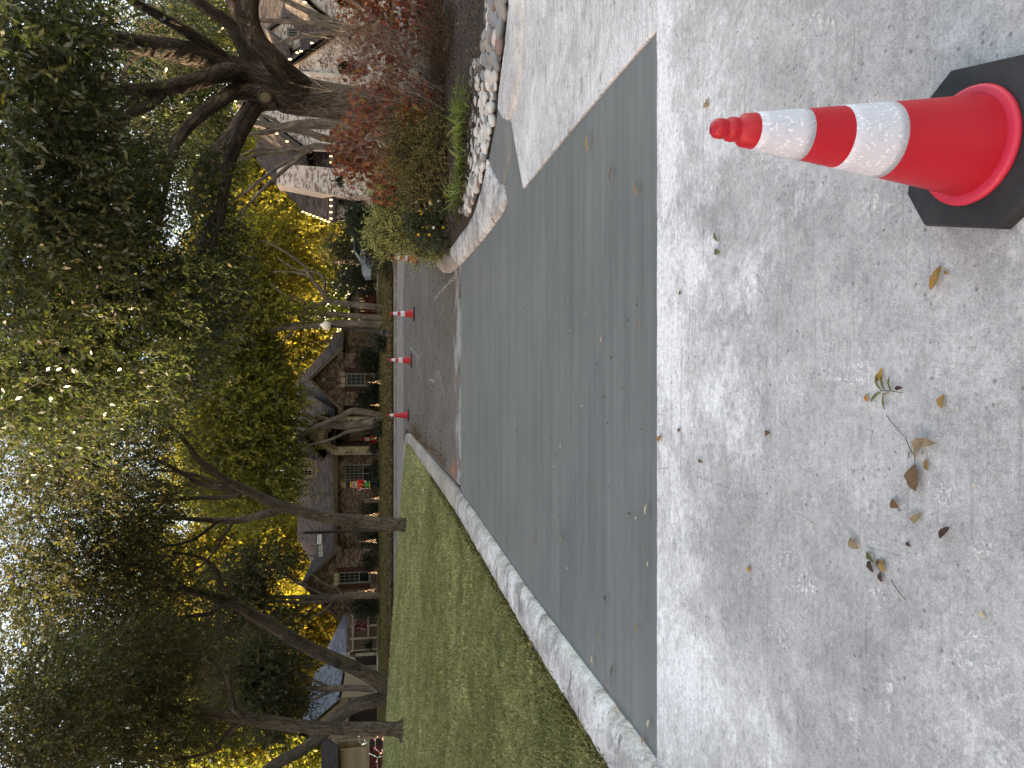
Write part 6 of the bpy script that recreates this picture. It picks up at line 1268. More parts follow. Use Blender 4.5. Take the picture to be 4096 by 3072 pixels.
add('cloth', np_mesh('cloth', V, F, k.m, smooth=True), t); mb = MB(); mb.bar(P(1413, 2532, y_), P(1424, 2462, y_), 0.03); mb.build('pole', M['white_paint'], t)
t = thing('wooden_fence', 'brown board fence with cream rails behind the maroon flag', 'fence'); y_ = 51.5; f0, f1 = FX(2600, y_), FX(2452, y_); z0, z1 = zg(0, y_)-0.2, FZ(1408, y_); n = 26
pk = MB(); pk.box(0, (f1-f0)/n-0.015, 0, 0.025, 0, z1-z0, a=0.5); pm = pk.mesh('plank', M['fence_wood'])
for i in range(n): o = add('plank', pm, t); o.location = (f0+(f1-f0)*i/n, y_+0.008*(i % 3), z0)
for zz0 in (z1, z0+(z1-z0)*0.45): mb = MB(); mb.box(f0, f1, y_-0.06, y_-0.001, zz0-0.12, zz0); mb.build('rail', M['trim_cream'], t)
for i in range(4): mb = MB(); x = f0+(f1-f0)*i/3; mb.box(x-0.07, x+0.07, y_-0.12, y_-0.061, z0, z1+0.1); mb.build('post', M['trim_cream'], t)
t = thing('basketball_hoop', 'basketball hoop with white framed clear backboard on a pole', 'basketball hoop'); y_ = 49.0; b0, b1, c0, c1 = FX(2648, y_), FX(2606, y_), FZ(1398, y_), FZ(1361, y_)
fr = MB()
for (a, b_, c_, d_) in ((b0, b1, c1-0.05, c1), (b0, b1, c0, c0+0.05), (b0, b0+0.05, c0+.05, c1-.05), (b1-0.05, b1, c0+.05, c1-.05)): fr.box(a, b_, y_, y_+0.03, c_, d_)
xm = (b0+b1)/2
for (a, b_, c_, d_) in ((xm-0.24, xm+0.12, c0+0.42, c0+0.46), (xm-0.24, xm+0.12, c0+0.08, c0+0.12), (xm-0.24, xm-0.20, c0+.12, c0+.42), (xm+0.08, xm+0.12, c0+.12, c0+.42)): fr.box(a, b_, y_-0.004, y_+0.012, c_, d_)
bb_ = fr.build('backboard', M['white_paint'], t); gl = NT('clear_panel'); gl.col((0.6, 0.65, 0.68)); gl.rough(0.1); gl.b.inputs['Alpha'].default_value = 0.22; mb = MB(); mb.box(b0+0.05, b1-0.05, y_+0.013, y_+0.02, c0+.05, c1-.05); mb.build('panel', gl.m, bb_)
mb = MB(); n = 16
for i in range(n): a, b_ = 2*math.pi*i/n, 2*math.pi*(i+1)/n; mb.bar((xm-0.05+0.23*math.cos(a), y_-0.30+0.23*math.sin(a), c0+0.08), (xm-0.05+0.23*math.cos(b_), y_-0.30+0.23*math.sin(b_), c0+0.08), 0.025)
mb.build('rim', M['suit_red'], t); mb = MB()
for i in range(12):
    a = 2*math.pi*i/12
    for s in (1, -1): mb.bar((xm-.05+.22*math.cos(a), y_-.3+.22*math.sin(a), c0+.07), (xm-.05+.13*math.cos(a+s*.5), y_-.3+.13*math.sin(a+s*.5), c0-.36), 0.012)
mb.build('net', M['white_paint'], t); mb = MB(); mb.bar((xm, y_+0.9, zg(0, y_+.9)-.2), (xm, y_+0.9, c0-0.2), 0.12); mb.bar((xm, y_+0.9, c0-0.2), (xm, y_+0.03, c0+0.3), 0.08); mb.build('pole', M['iron'], t)
# stump, lit yard figures, brick planter wall at the left edge
t = thing('stump', 'sawn tree stump standing against the brick house wall', 'stump'); y_ = 45.6; st0, st1 = FX(2013, y_), FX(1992, y_); mb = MB(); mb.lathe([(0.19, zg(0, y_)-.1), (0.165, zg(0, y_)+.3), (0.16, FZ(1458, y_)), (0.0, FZ(1456, y_))], ((st0+st1)/2, y_, 0), 14); mb.build('trunk', M['bark_smooth'], t, True)
def wire_figure(label, X, Y, y, s, col_, kind=0):
    t = thing('light_figure', label, 'light figure', 'lit wire figures in the left yard'); c0 = P(X, Y, y); mb = MB(); bl = MB(); g_ = random.Random(int(X+Y))
    body = [(-.55, .55), (-.3, .85), (.25, .85), (.5, .6), (.4, .45), (-.4, .45), (-.55, .55)]; legs = [[(-.4, .5), (-.45, 0)], [(-.3, .5), (-.25, 0)], [(.3, .5), (.28, 0)], [(.42, .5), (.48, 0)]]; neck = [[(.4, .7), (.62, 1.15), (.85, 1.1), (.66, 1.0)], [(.62, 1.15), (.55, 1.45), (.7, 1.6)], [(.64, 1.15), (.75, 1.4), (.9, 1.5)]]
    sl_ = [[(-.9, .1), (-.6, 0), (.7, 0), (.95, .25)], [(-.7, .5), (-.6, .1)], [(.5, .5), (.6, .0)], [(-.9, .9), (-.7, .5), (.5, .5), (.8, 1.0)]]
    L = sl_ if kind else [body]+legs+neck
    for pl in L:
        for a, b_ in zip(pl, pl[1:]):
            A_, B_ = c0+Vector((a[0]*s, 0, a[1]*s)), c0+Vector((b_[0]*s, 0, b_[1]*s)); mb.bar(A_, B_, 0.018)
            for q in range(3): p = A_.lerp(B_, g_.random())+Vector((g_.uniform(-.03, .03), g_.uniform(-.05, .05), g_.uniform(-.05, .05))); bl.lathe([(0, .018), (.018, 0), (0, -.018)], tuple(p), 5)
    mb.build('wire_frame', M['white_paint'], t); bl.build('mini_bulb', col_, t, kind='stuff')
M['bulb_pink'] = glow('amber_bulb', (1.0, 0.42, 0.22), 0.7); M['bulb_cool'] = glow('cool_bulb', (0.85, 0.92, 0.75), 0.5)
wire_figure('lit wire deer with amber bulbs beside the upright elm roots', 1568, 2968, 30, 0.8, M['bulb_pink']); wire_figure('lit wire sleigh with cool bulbs before the dark red brick wall', 1545, 3062, 29, 0.7, M['bulb_cool'], 1); wire_figure('lit wire deer with pale bulbs high beside the elm trunk', 1485, 2946, 36, 0.7, M['bulb_cool'])
t = thing('brick_wall', 'low dark red brick garden wall behind the lit wire sleigh', 'wall'); y_ = 31.0; M['brick_red'] = brick_mat('dark_red_brick', [(0.0, (0.050, 0.016, 0.015)), (0.6, (0.085, 0.028, 0.026)), (1.0, (0.12, 0.045, 0.040))]); x0, x1 = FX(3260, y_), FX(2987, y_)
wall(t, rect(x0, x1, zg(x1, y_)-.6, FZ(1478, y_)), y_, plain('dark_mortar', (0.03, 0.02, 0.018), 0.95, 0.1), M['brick_red'], [], 0.30, 0.085, 0.012, 0.6, 0.014, seed=401); mb = MB(); mb.box(x0, x1+0.05, y_-0.05, y_+0.6, FZ(1478, y_), FZ(1466, y_)); mb.build('coping', M['trim_tan'], t)
# car, pole, frame, rock and wreath by the drive
t = thing('parked_car', 'pale blue car parked beyond the dark evergreens at the drive', 'car'); yc_ = 50.0; c0 = P(1500, 985, yc_); ct0 = zg(c0.x, yc_)+0.05
M['car_paint'] = plain('pale_blue_paint', (0.36, 0.46, 0.60), 0.18, 0.6, var=0.03); prof = [(-2.2, 0.35), (-2.25, 0.75), (-1.9, 0.95), (-1.1, 1.02), (-0.45, 1.48), (0.9, 1.52), (1.75, 1.08), (2.2, 1.0), (2.25, 0.5), (2.15, 0.35)]
mb = MB(); mb.prism([(c0.x+p[0], ct0+p[1]) for p in prof], yc_-0.85, yc_+0.85); mb.build('body', M['car_paint'], t)
mb = MB(); mb.prism([(c0.x-1.0, ct0+1.04), (c0.x-0.42, ct0+1.42), (c0.x+0.2, ct0+1.45), (c0.x+0.2, ct0+1.04)], yc_-0.865, yc_-0.851); mb.build('window', M['glass'], t); mb = MB(); mb.prism([(c0.x+0.28, ct0+1.04), (c0.x+0.28, ct0+1.45), (c0.x+0.85, ct0+1.46), (c0.x+1.5, ct0+1.06)], yc_-0.865, yc_-0.851); mb.build('window', M['glass'], t)
for x in (-1.4, 1.4):
    mb = MB(); mb.lathe([(0.0, -0.1), (0.31, -0.1), (0.34, -0.07), (0.34, 0.07), (0.31, 0.1)], (0, 0, 0), 18, M=Matrix.Translation((c0.x+x, yc_-0.80, ct0+0.30))@Matrix.Rotation(math.pi/2, 4, 'X')); w_ = mb.build('wheel', M['rubber'], t); mb = MB(); mb.lathe([(0.0, 0.11), (0.2, 0.11), (0.2, 0.08)], (0, 0, 0), 14, M=Matrix.Translation((c0.x+x, yc_-0.80, ct0+0.30))@Matrix.Rotation(math.pi/2, 4, 'X')); mb.build('rim', M['frame'], w_)
t = thing('hook_pole', 'thin grey shepherd hook pole at the edge of the drive', 'pole'); y_ = 45; p0 = P(1510, 1038, y_); p0.z = zg(p0.x, y_); p1 = P(1449, 1037, y_); mb = MB(); mb.tube(smooth_path([p0, p1, p1+Vector((-.12, 0, .08)), p1+Vector((-.24, 0, .0)), p1+Vector((-.24, 0, -.12))], [.022]*5)[0], [.022]*21, 6); mb.build('pole', M['frame'], t); ball(t, 'lantern', tuple(p1+Vector((-.24, 0, -.2))), 0.08, M['frame'], 10)
t = thing('metal_frame', 'low white metal frame with a brown cover behind the hidden cone', 'frame'); y_ = 36.0; mb = MB(); A_, B_ = P(1541, 925, y_), P(1541, 1020, y_); C_, D_ = P(1570, 975, y_), P(1570, 1022, y_); E_ = P(1549, 1010, y_)
for a, b_ in ((A_, B_), (C_, D_), (E_, D_), (B_, P(1585, 1020, y_)), (A_, P(1590, 925, y_))): mb.bar(a, b_, 0.05)
mb.build('rails', M['white_paint'], t); mb = MB(); mb.face([P(1545, 1006, y_+.1), P(1551, 982, y_+.1), P(1572, 975, y_+.3), P(1568, 1012, y_+.3)]); mb.build('cover', plain('brown_cover', (0.10, 0.072, 0.05), 0.8, 0.2), t)
t = thing('harvest_wreath', 'yellow and black striped pumpkin ornament with orange leaves beside the mailbox', 'decoration'); y_ = 31.4; c_ = P(1505, 848, y_); mb = MB()
for i in range(10): a, b_ = 2*math.pi*i/10, 2*math.pi*(i+.5)/10; mb.tube([c_+Vector((0.0, 0.13*math.cos(a), 0.13*math.sin(a))), c_+Vector((.02, .13*math.cos(b_), .13*math.sin(b_)))], [0.05, 0.05], 6)
mb = MB(); mb.lathe([(0, -.16), (.12, -.14), (.19, -.05), (.19, .05), (.12, .14), (0, .15)], tuple(c_), 16); mb.build('pumpkin', M['gold'], t, True)
for zz0 in (-.09, 0.0, .09): mb = MB(); r_ = math.sqrt(max(.01, .2**2-zz0**2)); mb.lathe([(r_-.01, zz0-.02), (r_+.006, zz0), (r_-.01, zz0+.02)], tuple(c_), 16); mb.build('stripe', M['black_fab'], t)

# ------------------------------------------------------------------ evergreens along the house fronts and by the drive
def bush(label, blobs, n, m='bush_dark', L=0.10, W=0.06, seed=1, per=9, name='evergreen_bush', cat='bush', group=None, tw=0.35, droop=0.0, stems=3, shell=0.4):
    t = thing(name, label, cat, group); b0 = blobs[0]; base = P(b0[0], b0[1], b0[2]); base.z = (bed_z(base.x, base.y) if base.y < 19 else zg(base.x, base.y))-0.03; tw_ = []
    g_ = random.Random(seed); mb = MB()
    for i in range(stems):
        top = P(*b0[:3])+Vector((g_.uniform(-.2, .2), g_.uniform(-.2, .2), b0[3]*b0[2]/FPX*0.5)); mb.tube([base+Vector((g_.uniform(-.1, .1), g_.uniform(-.1, .1), 0)), base.lerp(top, .5)+Vector((g_.uniform(-.1, .1), 0, 0)), top], [.03, .022, .01], 5)
    mb.build('stem', M['twig'], t); crown(t, [blob(*b_) for b_ in blobs], n, per, L, W, M[m], tw, droop, seed, M['twig'], shell, 0.006); return t
for i, (lab, bl_, n) in enumerate([('round dark bush right of the shuttered window', [(1482, 1440, 45.2, 44), (1450, 1432, 45.2, 26), (1505, 1418, 45.2, 28)], 420), ('round dark bush left of the shuttered window', [(1482, 1602, 45.2, 42), (1452, 1600, 45.2, 28), (1505, 1580, 45.2, 26)], 420), ('low dark bush under the shuttered window', [(1506, 1535, 45.3, 22), (1496, 1560, 45.3, 22)], 160),
    ('dark potted shrub inside the arched entry', [(1500, 1795, 45.7, 18)], 80), ('low shrub below the big window', [(1505, 1870, 46.3, 18), (1508, 1905, 46.3, 18), (1506, 1945, 46.3, 16)], 160), ('shrub beside the downspout behind the elm', [(1480, 2042, 46.2, 28), (1500, 2060, 46.2, 24)], 200), ('dark bush behind the tall lit wire tree', [(1472, 2150, 45.4, 34), (1500, 2165, 45.4, 26)], 260),
    ('sparse shrub right of the left gable window', [(1460, 2262, 45.2, 22), (1485, 2240, 45.2, 24)], 120), ('tall dark bush left of the left gable', [(1450, 2432, 45.0, 44), (1485, 2430, 45.0, 46), (1420, 2420, 45, 26)], 460), ('dark shrub left of the stump by the tan house', [(1502, 2105, 46, 16)], 60), ('bush by the foot of the lamp post', [(1515, 1362, 38.5, 24), (1530, 1385, 38.5, 18)], 160),
    ('shrub at the foot of the three stemmed tree', [(1520, 1700, 41.6, 16), (1518, 1735, 41.6, 13)], 90)]): bush(lab, bl_, n, seed=500+i)
for i, (lab, bl_, n, m) in enumerate([('dark spreading juniper before the left wing of the pale house', [(1475, 900, 34, 50), (1440, 880, 34.5, 40), (1490, 960, 34, 42), (1420, 850, 35, 26), (1500, 1010, 34, 30)], 900, 'conifer'), ('tall dark green evergreen beyond the pale blue car', [(1400, 1000, 54, 55), (1350, 980, 54, 50), (1430, 930, 54, 40), (1320, 1010, 54, 40), (1385, 1060, 54, 40)], 700, 'bush_dark'),
    ('greyish green evergreen by the drive, left of the hook pole', [(1450, 1095, 52, 45), (1400, 1120, 52, 40), (1490, 1080, 52, 30), (1350, 1130, 53, 36), (1470, 1140, 52, 30)], 600, 'bush_dark'), ('dark evergreen hedge between the car and the red garage', [(1480, 1150, 53, 34), (1490, 1060, 56, 40), (1460, 1000, 57, 50), (1500, 1190, 58, 30)], 600, 'conifer')]): bush(lab, bl_, n, m, 0.16, 0.05, 540+i, 11, 'evergreen_tree', 'evergreen', None, 0.6, 0.1)
M['olive_leaf'] = leaf_mat('dusty_olive_leaf', [(0.0, (0.075, 0.075, 0.035)), (0.5, (0.13, 0.125, 0.06)), (1.0, (0.21, 0.19, 0.09))], 0.3, 0.6, 0.2)
bush('dusty olive shrub across the street beside the orange rock', [(1535, 1070, 35.4, 34), (1560, 1090, 35.2, 30), (1520, 1040, 35.6, 24), (1545, 1110, 35.2, 22)], 420, 'olive_leaf', 0.07, 0.025, 560, 12, 'olive_shrub', 'shrub', None, 0.35, 0.1)
yu = thing('yucca_plant', 'spiky yucca clump by the stone pier across the street', 'plant'); g_ = np.random.default_rng(9); nL = 160; c_ = P(1492, 2578, 46); d_ = unit(np.stack([g_.normal(size=nL), g_.normal(size=nL), np.abs(g_.normal(size=nL))*0.8+0.1], 1)); add('leaves', leaves_mesh('leaves', np.tile(np.array(c_), (nL, 1)), d_, np.tile([0, 0, 1.0], (nL, 1))+g_.normal(size=(nL, 3))*.1, g_.uniform(.6, .95, nL), 0.05, g_.random(nL)*0.8, M['bush_dark']), yu, kind='stuff')
rk = thing('boulder', 'rust coloured boulder by the curb below the dusty olive shrub', 'rock'); c_ = P(1580, 1115, 34.9)
def rock_mesh(name, m, seed, sub=3, amp=0.16):
    import bmesh
    bm = bmesh.new(); bmesh.ops.create_icosphere(bm, subdivisions=sub, radius=1.0); g_ = np.random.default_rng(seed); w_ = g_.normal(size=(6, 3))*1.3; ph = g_.uniform(0, 6.3, 6)
    for v in bm.verts:
        n_ = sum(math.sin(float(np.dot(w_[i], v.co))+ph[i]) for i in range(6))/6; s = 1+amp*n_*2
        v.co = Vector((math.copysign(abs(v.co.x)**0.9, v.co.x), math.copysign(abs(v.co.y)**0.9, v.co.y), math.copysign(abs(v.co.z)**0.85, v.co.z)))*s
    me = bpy.data.meshes.new(name); bm.to_mesh(me); bm.free(); me.materials.append(m); me.polygons.foreach_set('use_smooth', [True]*len(me.polygons)); return me
o = add('rock', rock_mesh('rock', plain('rust_rock', (0.22, 0.085, 0.040), 0.9, 0.15, var=0.3), 5), rk); o.location = c_; o.scale = (0.36, 0.25, 0.14)
# far wood behind everything
g_ = np.random.default_rng(77); n = 5200; A_ = np.stack([g_.uniform(-85, 85, n), g_.uniform(88, 104, n), np.zeros(n)], 1); top = 13+4*np.sin(A_[:, 0]*.23)+2.5*np.sin(A_[:, 0]*.71+1); A_[:, 2] = 2.5+g_.uniform(0, 1, n)**0.8*top
per = 9; pos = np.repeat(A_, per, 0)+g_.normal(size=(n*per, 3))*1.1; tone = np.repeat(0.5+0.3*np.sin(A_[:, 0]*.19+2)+g_.normal(0, .12, n), per)
add('treeline', leaves_mesh('treeline', pos, g_.normal(size=pos.shape), g_.normal(size=pos.shape), 0.95*g_.uniform(.6, 1.3, len(pos)), 0.7, np.clip(tone+g_.normal(0, .12, len(pos)), 0, 1), M['lime_leaf']), kind='stuff')

# ------------------------------------------------------------------ planting bed: stones, mulch, shrubs
RF = [(2031, -60), (2029, 0), (2023, 66), (2010, 199), (1989, 371), (1980, 477), (1963, 563), (1950, 638), (1922, 740), (1898, 815), (1880, 852)]
RB = [(1957, -60), (1955, 0), (1950, 110), (1944, 225), (1900, 265), (1889, 400), (1884, 560), (1880, 690), (1862, 750), (1850, 800), (1846, 845)]
def along(L, t):
    t = t*(len(L)-1); i = min(int(t), len(L)-2); f = t-i; return (L[i][0]+(L[i+1][0]-L[i][0])*f, L[i][1]+(L[i+1][1]-L[i][1])*f)
def rock_mat(name, a, b): return plain(name, tuple((x+y)/2 for x, y in zip(a, b)), 0.75, 0.25, var=0.22, sc=9)
RM = [('pale grey', plain('pale_river_rock', (0.44, 0.435, 0.425), 0.8, 0.2, var=0.25, sc=14)), ('grey', plain('grey_river_rock', (0.235, 0.23, 0.225), 0.75, 0.25, var=0.25, sc=12)), ('blue grey', plain('blue_river_rock', (0.20, 0.213, 0.225), 0.75, 0.25, var=0.25, sc=12)),
      ('pinkish brown', plain('pink_river_rock', (0.19, 0.145, 0.135), 0.75, 0.25, var=0.25, sc=12)), ('tan', plain('tan_river_rock', (0.29, 0.255, 0.20), 0.75, 0.25, var=0.25, sc=12)), ('dark', plain('dark_river_rock', (0.10, 0.095, 0.088), 0.75, 0.25, var=0.25, sc=12)), ('white dusted', plain('dusted_river_rock', (0.54, 0.54, 0.535), 0.9, 0.15, var=0.18, sc=22))]
RMESH = [[rock_mesh('river_rock', m, 100+j*10+i, 2, 0.10) for i in range(4)] for j, (_, m) in enumerate(RM)]
g_ = random.Random(21); placed = []; tries = 0
while len(placed) < 295 and tries < 9000:
    tries += 1; t = g_.random()**1.0; s = g_.random()
    a, b_ = along(RF, t), along(RB, t); Xp, Yp = a[0]+(b_[0]-a[0])*s, a[1]+(b_[1]-a[1])*s; p = G(Xp, Yp, 0.05)
    near_part = Yp < 330; r = g_.uniform(0.045, 0.085) if near_part else g_.uniform(0.032, 0.066)
    if s > 0.5 and Yp > 330 and g_.random() < 0.35: continue
    if tries < 1500: r *= 1.15
    if any((p.x-q.x)**2+(p.y-q.y)**2 < ((r+rq)*0.80)**2 for q, rq, _ in placed): continue
    placed.append((p, r, Yp))
for p, r, Yp in placed:
    if Yp < 330: ci = g_.choices(range(7), [4, 6, 4, 1.5, .9, 1, 1])[0]; where = 'at the right end of the border'
    elif Yp < 640: ci = g_.choices(range(7), [5, 3, 1, .4, .3, 2.2, 8])[0]; where = 'behind the fresh dark curb'
    else: ci = g_.choices(range(7), [5, 3, .6, .4, .4, 1.8, 7])[0]; where = 'by the flowering shrub end of the border'
    o = add('river_rock', g_.choice(RMESH[ci])); o.location = (p.x, p.y, p.z+r*0.25+0.008); o.rotation_euler = (g_.gauss(0, .18), g_.gauss(0, .18), g_.gauss(0, 0.6)); o.scale = (r*g_.uniform(1.05, 1.5), r*g_.uniform(.75, 1.0), r*g_.uniform(.45, .7))
    tag(o, f'{RM[ci][0]} rounded river rock {where}', 'rock', f'{RM[ci][0]} river rocks {where}')
# mulch chips
ng = np.random.default_rng(5); pts = []
while len(pts) < 9000:
    t, s = ng.random(), 0.22+0.78*ng.random()**1.5
    i = t*(len(bed_front)-1); j = min(int(i), len(bed_front)-2); a = Vector(bed_front[j]).lerp(Vector(bed_front[j+1]), i-j); b_ = Vector(back[j]).lerp(Vector(back[j+1]), i-j); r = a.lerp(b_, s**1.6); pts.append((r.x, r.y, zg(r.x, r.y)+0.035+0.13*min(1, s*4)+0.012))
pts = np.array(pts); M['chip'] = leaf_mat('bark_chip', [(0.0, (0.022, 0.017, 0.014)), (0.6, (0.055, 0.044, 0.037)), (0.9, (0.11, 0.09, 0.075)), (1.0, (0.22, 0.18, 0.14))], 0.0, 0.9, 0.1)
add('mulch', leaves_mesh('mulch', pts, np.concatenate([ng.normal(size=(9000, 2)), ng.normal(size=(9000, 1))*.25], 1), ng.normal(size=(9000, 3))*.35+[0, 0, 1], ng.uniform(.025, .075, 9000), ng.uniform(.012, .025, 9000), ng.random(9000), M['chip']), kind='stuff')
# strap leaved tufts along the border
M['strap'] = leaf_mat('strap_leaf', [(0.0, (0.075, 0.11, 0.024)), (0.5, (0.16, 0.205, 0.048)), (0.85, (0.28, 0.31, 0.09)), (1.0, (0.44, 0.40, 0.20))], 0.35, 0.4, 0.4)
def tuft(label, X, Y, r, n, seed, off=0.1, m='strap', wid=0.015, h=0.40):
    t_ = thing('grass_tuft', label, 'grass clump', 'strap leaved clumps along the border'); c_ = G(X, Y, off); gg = np.random.default_rng(seed); V = []; F = []; A = []
    for i in range(int(n*.5)):
        a = gg.uniform(0, 6.283); b0 = np.array([c_.x+gg.normal(0, r*.35), c_.y+gg.normal(0, r*.35), c_.z-0.08]); d = np.array([math.cos(a), math.sin(a), 0]); sd = np.array([-d[1], d[0], 0]); L = h*(.72+.13*(seed*7 % 5))*gg.uniform(.55, 1.3); lean = gg.uniform(.5, 1.35); w_ = wid*gg.uniform(.7, 1.2); rn = float(np.clip(gg.normal(.5, .22), 0, 1)); i0 = len(V)
        for q in range(6):
            s = q/5; p = b0+d*L*lean*(s**1.6)+np.array([0, 0, L*(s-0.62*lean*s**2.4)]); ww = w_*(1-s**2.2)+.0008; V += [p-sd*ww, p+sd*ww+np.array([0, 0, ww*.3])]; A += [rn, rn]
        F += [(i0+2*q, i0+2*q+1, i0+2*q+3, i0+2*q+2) for q in range(5)]
    me = np_mesh('blades', np.array(V), np.array(F), M[m], {'rnd': np.array(A)}); add('blades', me, t_, kind='stuff')
for i, (lab, X, Y, r, n) in enumerate([('small grass clump at the right end of the row, before the bare twigs', 1845, 372, .14, 120), ('grass clump second from the right end of the row', 1850, 445, .17, 190), ('grass clump before the yellowing shrub leaves', 1868, 500, .17, 170), ('wide grass clump in the middle of the row', 1862, 575, .18, 200), ('grass clump left of the middle of the row', 1865, 640, .18, 210), ('bright grass clump beside the olive brown shrub', 1855, 700, .18, 220), ('arching pale grass clump at the left end of the row', 1852, 760, .17, 230), ('small grass clump before the dark flowering shrub', 1835, 795, .12, 120), ('thin grass clump close behind the river rocks', 1880, 420, .12, 90)]): tuft(lab, X, Y, r, n, 700+i)
# red leaved shrubs with bare grey twigs
M['red_leaf'] = leaf_mat('red_shrub_leaf', [(0.0, (0.062, 0.032, 0.024)), (0.25, (0.135, 0.046, 0.034)), (0.5, (0.25, 0.070, 0.048)), (0.7, (0.34, 0.125, 0.062)), (0.85, (0.38, 0.21, 0.09)), (1.0, (0.26, 0.24, 0.06))], 0.36, 0.55, 0.25, 1.3)
def twiggy(parent, base, n, H, spread, seed, m='twig_grey', r0=0.008, kids=4, lean=(0, 0)):
    gg = random.Random(seed); A, B, Rr, tips = [], [], [], []
    for i in range(n):
        p = Vector(base)+Vector((gg.gauss(0, .16), gg.gauss(0, .13), 0)); d = Vector((gg.gauss(0, spread)+lean[0], gg.gauss(0, spread*.8)+lean[1], 1)).normalized(); h = H*gg.uniform(.55, 1.1); st = 6
        for s in range(st):
            q = p+d*h/st; A.append(p); B.append(q); Rr.append(r0*(1-s/st*.75)); 
            if s >= 1:
                for k_ in range(gg.randint(0, kids-2)+ (1 if s > 2 else 0)):
                    e = (d+Vector((gg.gauss(0, .8), gg.gauss(0, .8), gg.gauss(.1, .4)))).normalized(); L = h*.22*gg.uniform(.4, 1.2); q2 = q+e*L*.5; q3 = q2+(e+Vector((gg.gauss(0, .3), gg.gauss(0, .3), .25))).normalized()*L*.5
                    A += [q, q2]; B += [q2, q3]; Rr += [r0*.45, r0*.3]; tips.append((q3, e))
            p = q; d = (d+Vector((gg.gauss(0, .16), gg.gauss(0, .16), .03))).normalized()
        tips.append((p, d))
    add('twig', twigs_mesh('twig', np.array([tuple(x) for x in A]), np.array([tuple(x) for x in B]), np.array(Rr), M[m]), parent, kind='stuff'); return tips
def red_shrub(label, bases, blobs, nl, seed, tone=0.0, twn=16):
    t_ = thing('red_leaf_shrub', label, 'shrub', 'red leaved shrubs in the bed')
    for i, (X, Y, y, H, ln) in enumerate(bases):
        c_ = P(X, Y, y); c_.z = bed_z(c_.x, y)-.02; twiggy(t_, c_, twn, H, .30, seed+i, lean=ln)
    gg = np.random.default_rng(seed); wts = np.array([b_[3]**2*(b_[5] if len(b_) > 5 else 1) for b_ in blobs], float); wts /= wts.sum(); idx = gg.choice(len(blobs), nl, p=wts); Cn = np.array([tuple(P(*b_[:3])) for b_ in blobs])[idx]; rr = np.array([b_[3]*b_[2]/FPX for b_ in blobs])[idx]; tn = np.array([b_[4] for b_ in blobs])[idx]
    pos = Cn+unit(gg.normal(size=(nl, 3)))*(rr*gg.random(nl)**.45)[:, None]*np.array([1, .7, 1]); zmin = np.array([bed_z(x, y)+.03 for x, y in pos[:, :2]]); pos[:, 2] = np.maximum(pos[:, 2], zmin)
    ax = unit(gg.normal(size=(nl, 3))*[1, 1, .5]+[0, 0, -.75]); L = gg.uniform(.06, .125, nl); rnd = np.clip(tn+gg.normal(0, .19, nl), 0, 1)
    add('leaves', leaves_mesh('leaves', pos, ax, gg.normal(size=(nl, 3))+[0, -.5, .5], L, L*.85, rnd, M['red_leaf'], 'lobed'), t_, kind='stuff')
red_shrub('red leaved shrub below the oak trunk with bare grey twigs', [(1800, 430, 12.4, 2.3, (.25, 0)), (1800, 330, 12.6, 2.0, (.35, 0)), (1800, 480, 12.6, 2.1, (-.15, 0))], [(1500, 380, 12.6, 120, .48), (1600, 300, 12.6, 120, .45), (1700, 420, 12.4, 90, .42), (1640, 460, 12.3, 80, .72), (1440, 480, 12.6, 90, .50), (1420, 250, 12.8, 80, .55)], 760, 800, -.04, twn=38)
red_shrub('red leaved shrub filling the right edge of the bed', [(1780, 60, 12.8, 2.4, (.1, 0)), (1790, 190, 12.6, 2.3, (-.1, 0))], [(1480, 80, 12.8, 130, .45), (1600, 60, 12.8, 130, .38), (1700, 120, 12.6, 110, .30), (1560, 200, 12.7, 110, .45), (1440, 20, 13, 110, .55), (1700, 0, 12.8, 110, .28), (1750, 230, 12.4, 80, .25)], 1350, 830, twn=26)
red_shrub('tall bright red shrub left of the oak trunk', [(1780, 600, 13.2, 2.5, (.15, 0)), (1780, 680, 13.2, 2.2, (0, 0))], [(1350, 560, 13.2, 70, .58), (1420, 580, 13.2, 100, .55), (1430, 680, 13.3, 90, .55), (1500, 640, 13.2, 90, .52), (1520, 760, 13.4, 70, .52), (1380, 640, 13.2, 70, .58), (1480, 520, 13.2, 80, .5), (1600, 560, 13.2, 80, .6)], 950, 860, twn=18)
# dark understory in the bed
M['brush_leaf'] = leaf_mat('brown_brush_leaf', [(0.0, (0.030, 0.020, 0.014)), (0.6, (0.075, 0.050, 0.034)), (1.0, (0.15, 0.105, 0.07))], 0.15, 0.8, 0.15)
for i, (lab, bl_, n) in enumerate([('brown withered groundcover spilling over the mulch at the right', [(1760, 120, 11.6, 70), (1820, 130, 11.2, 50), (1870, 150, 10.9, 34), (1740, 200, 11.8, 50)], 520), ('dark withered undergrowth below the red shrubs', [(1740, 330, 12.6, 70), (1760, 430, 12.6, 60), (1740, 40, 12.9, 80), (1750, 520, 12.7, 50)], 500)]):
    t_ = thing('withered_shrub', lab, 'shrub'); crown(t_, [(P(*b_[:3]), (b_[3]*b_[2]/FPX, .45, b_[3]*b_[2]/FPX)) for b_ in bl_], n, 9, .035, .02, M['brush_leaf'], .3, .15, 880+i, M['twig'], .5, .004)
M['sage_leaf'] = leaf_mat('olive_brown_leaf', [(0.0, (0.085, 0.088, 0.038)), (0.5, (0.19, 0.175, 0.072)), (0.8, (0.31, 0.235, 0.10)), (1.0, (0.40, 0.24, 0.15))], 0.4, 0.5, 0.25)
M['var_leaf'] = leaf_mat('variegated_leaf', [(0.0, (0.26, 0.28, 0.14)), (0.45, (0.44, 0.465, 0.22)), (0.8, (0.62, 0.60, 0.27)), (1.0, (0.74, 0.69, 0.30))], 0.48, 0.5, 0.25, 1.3)
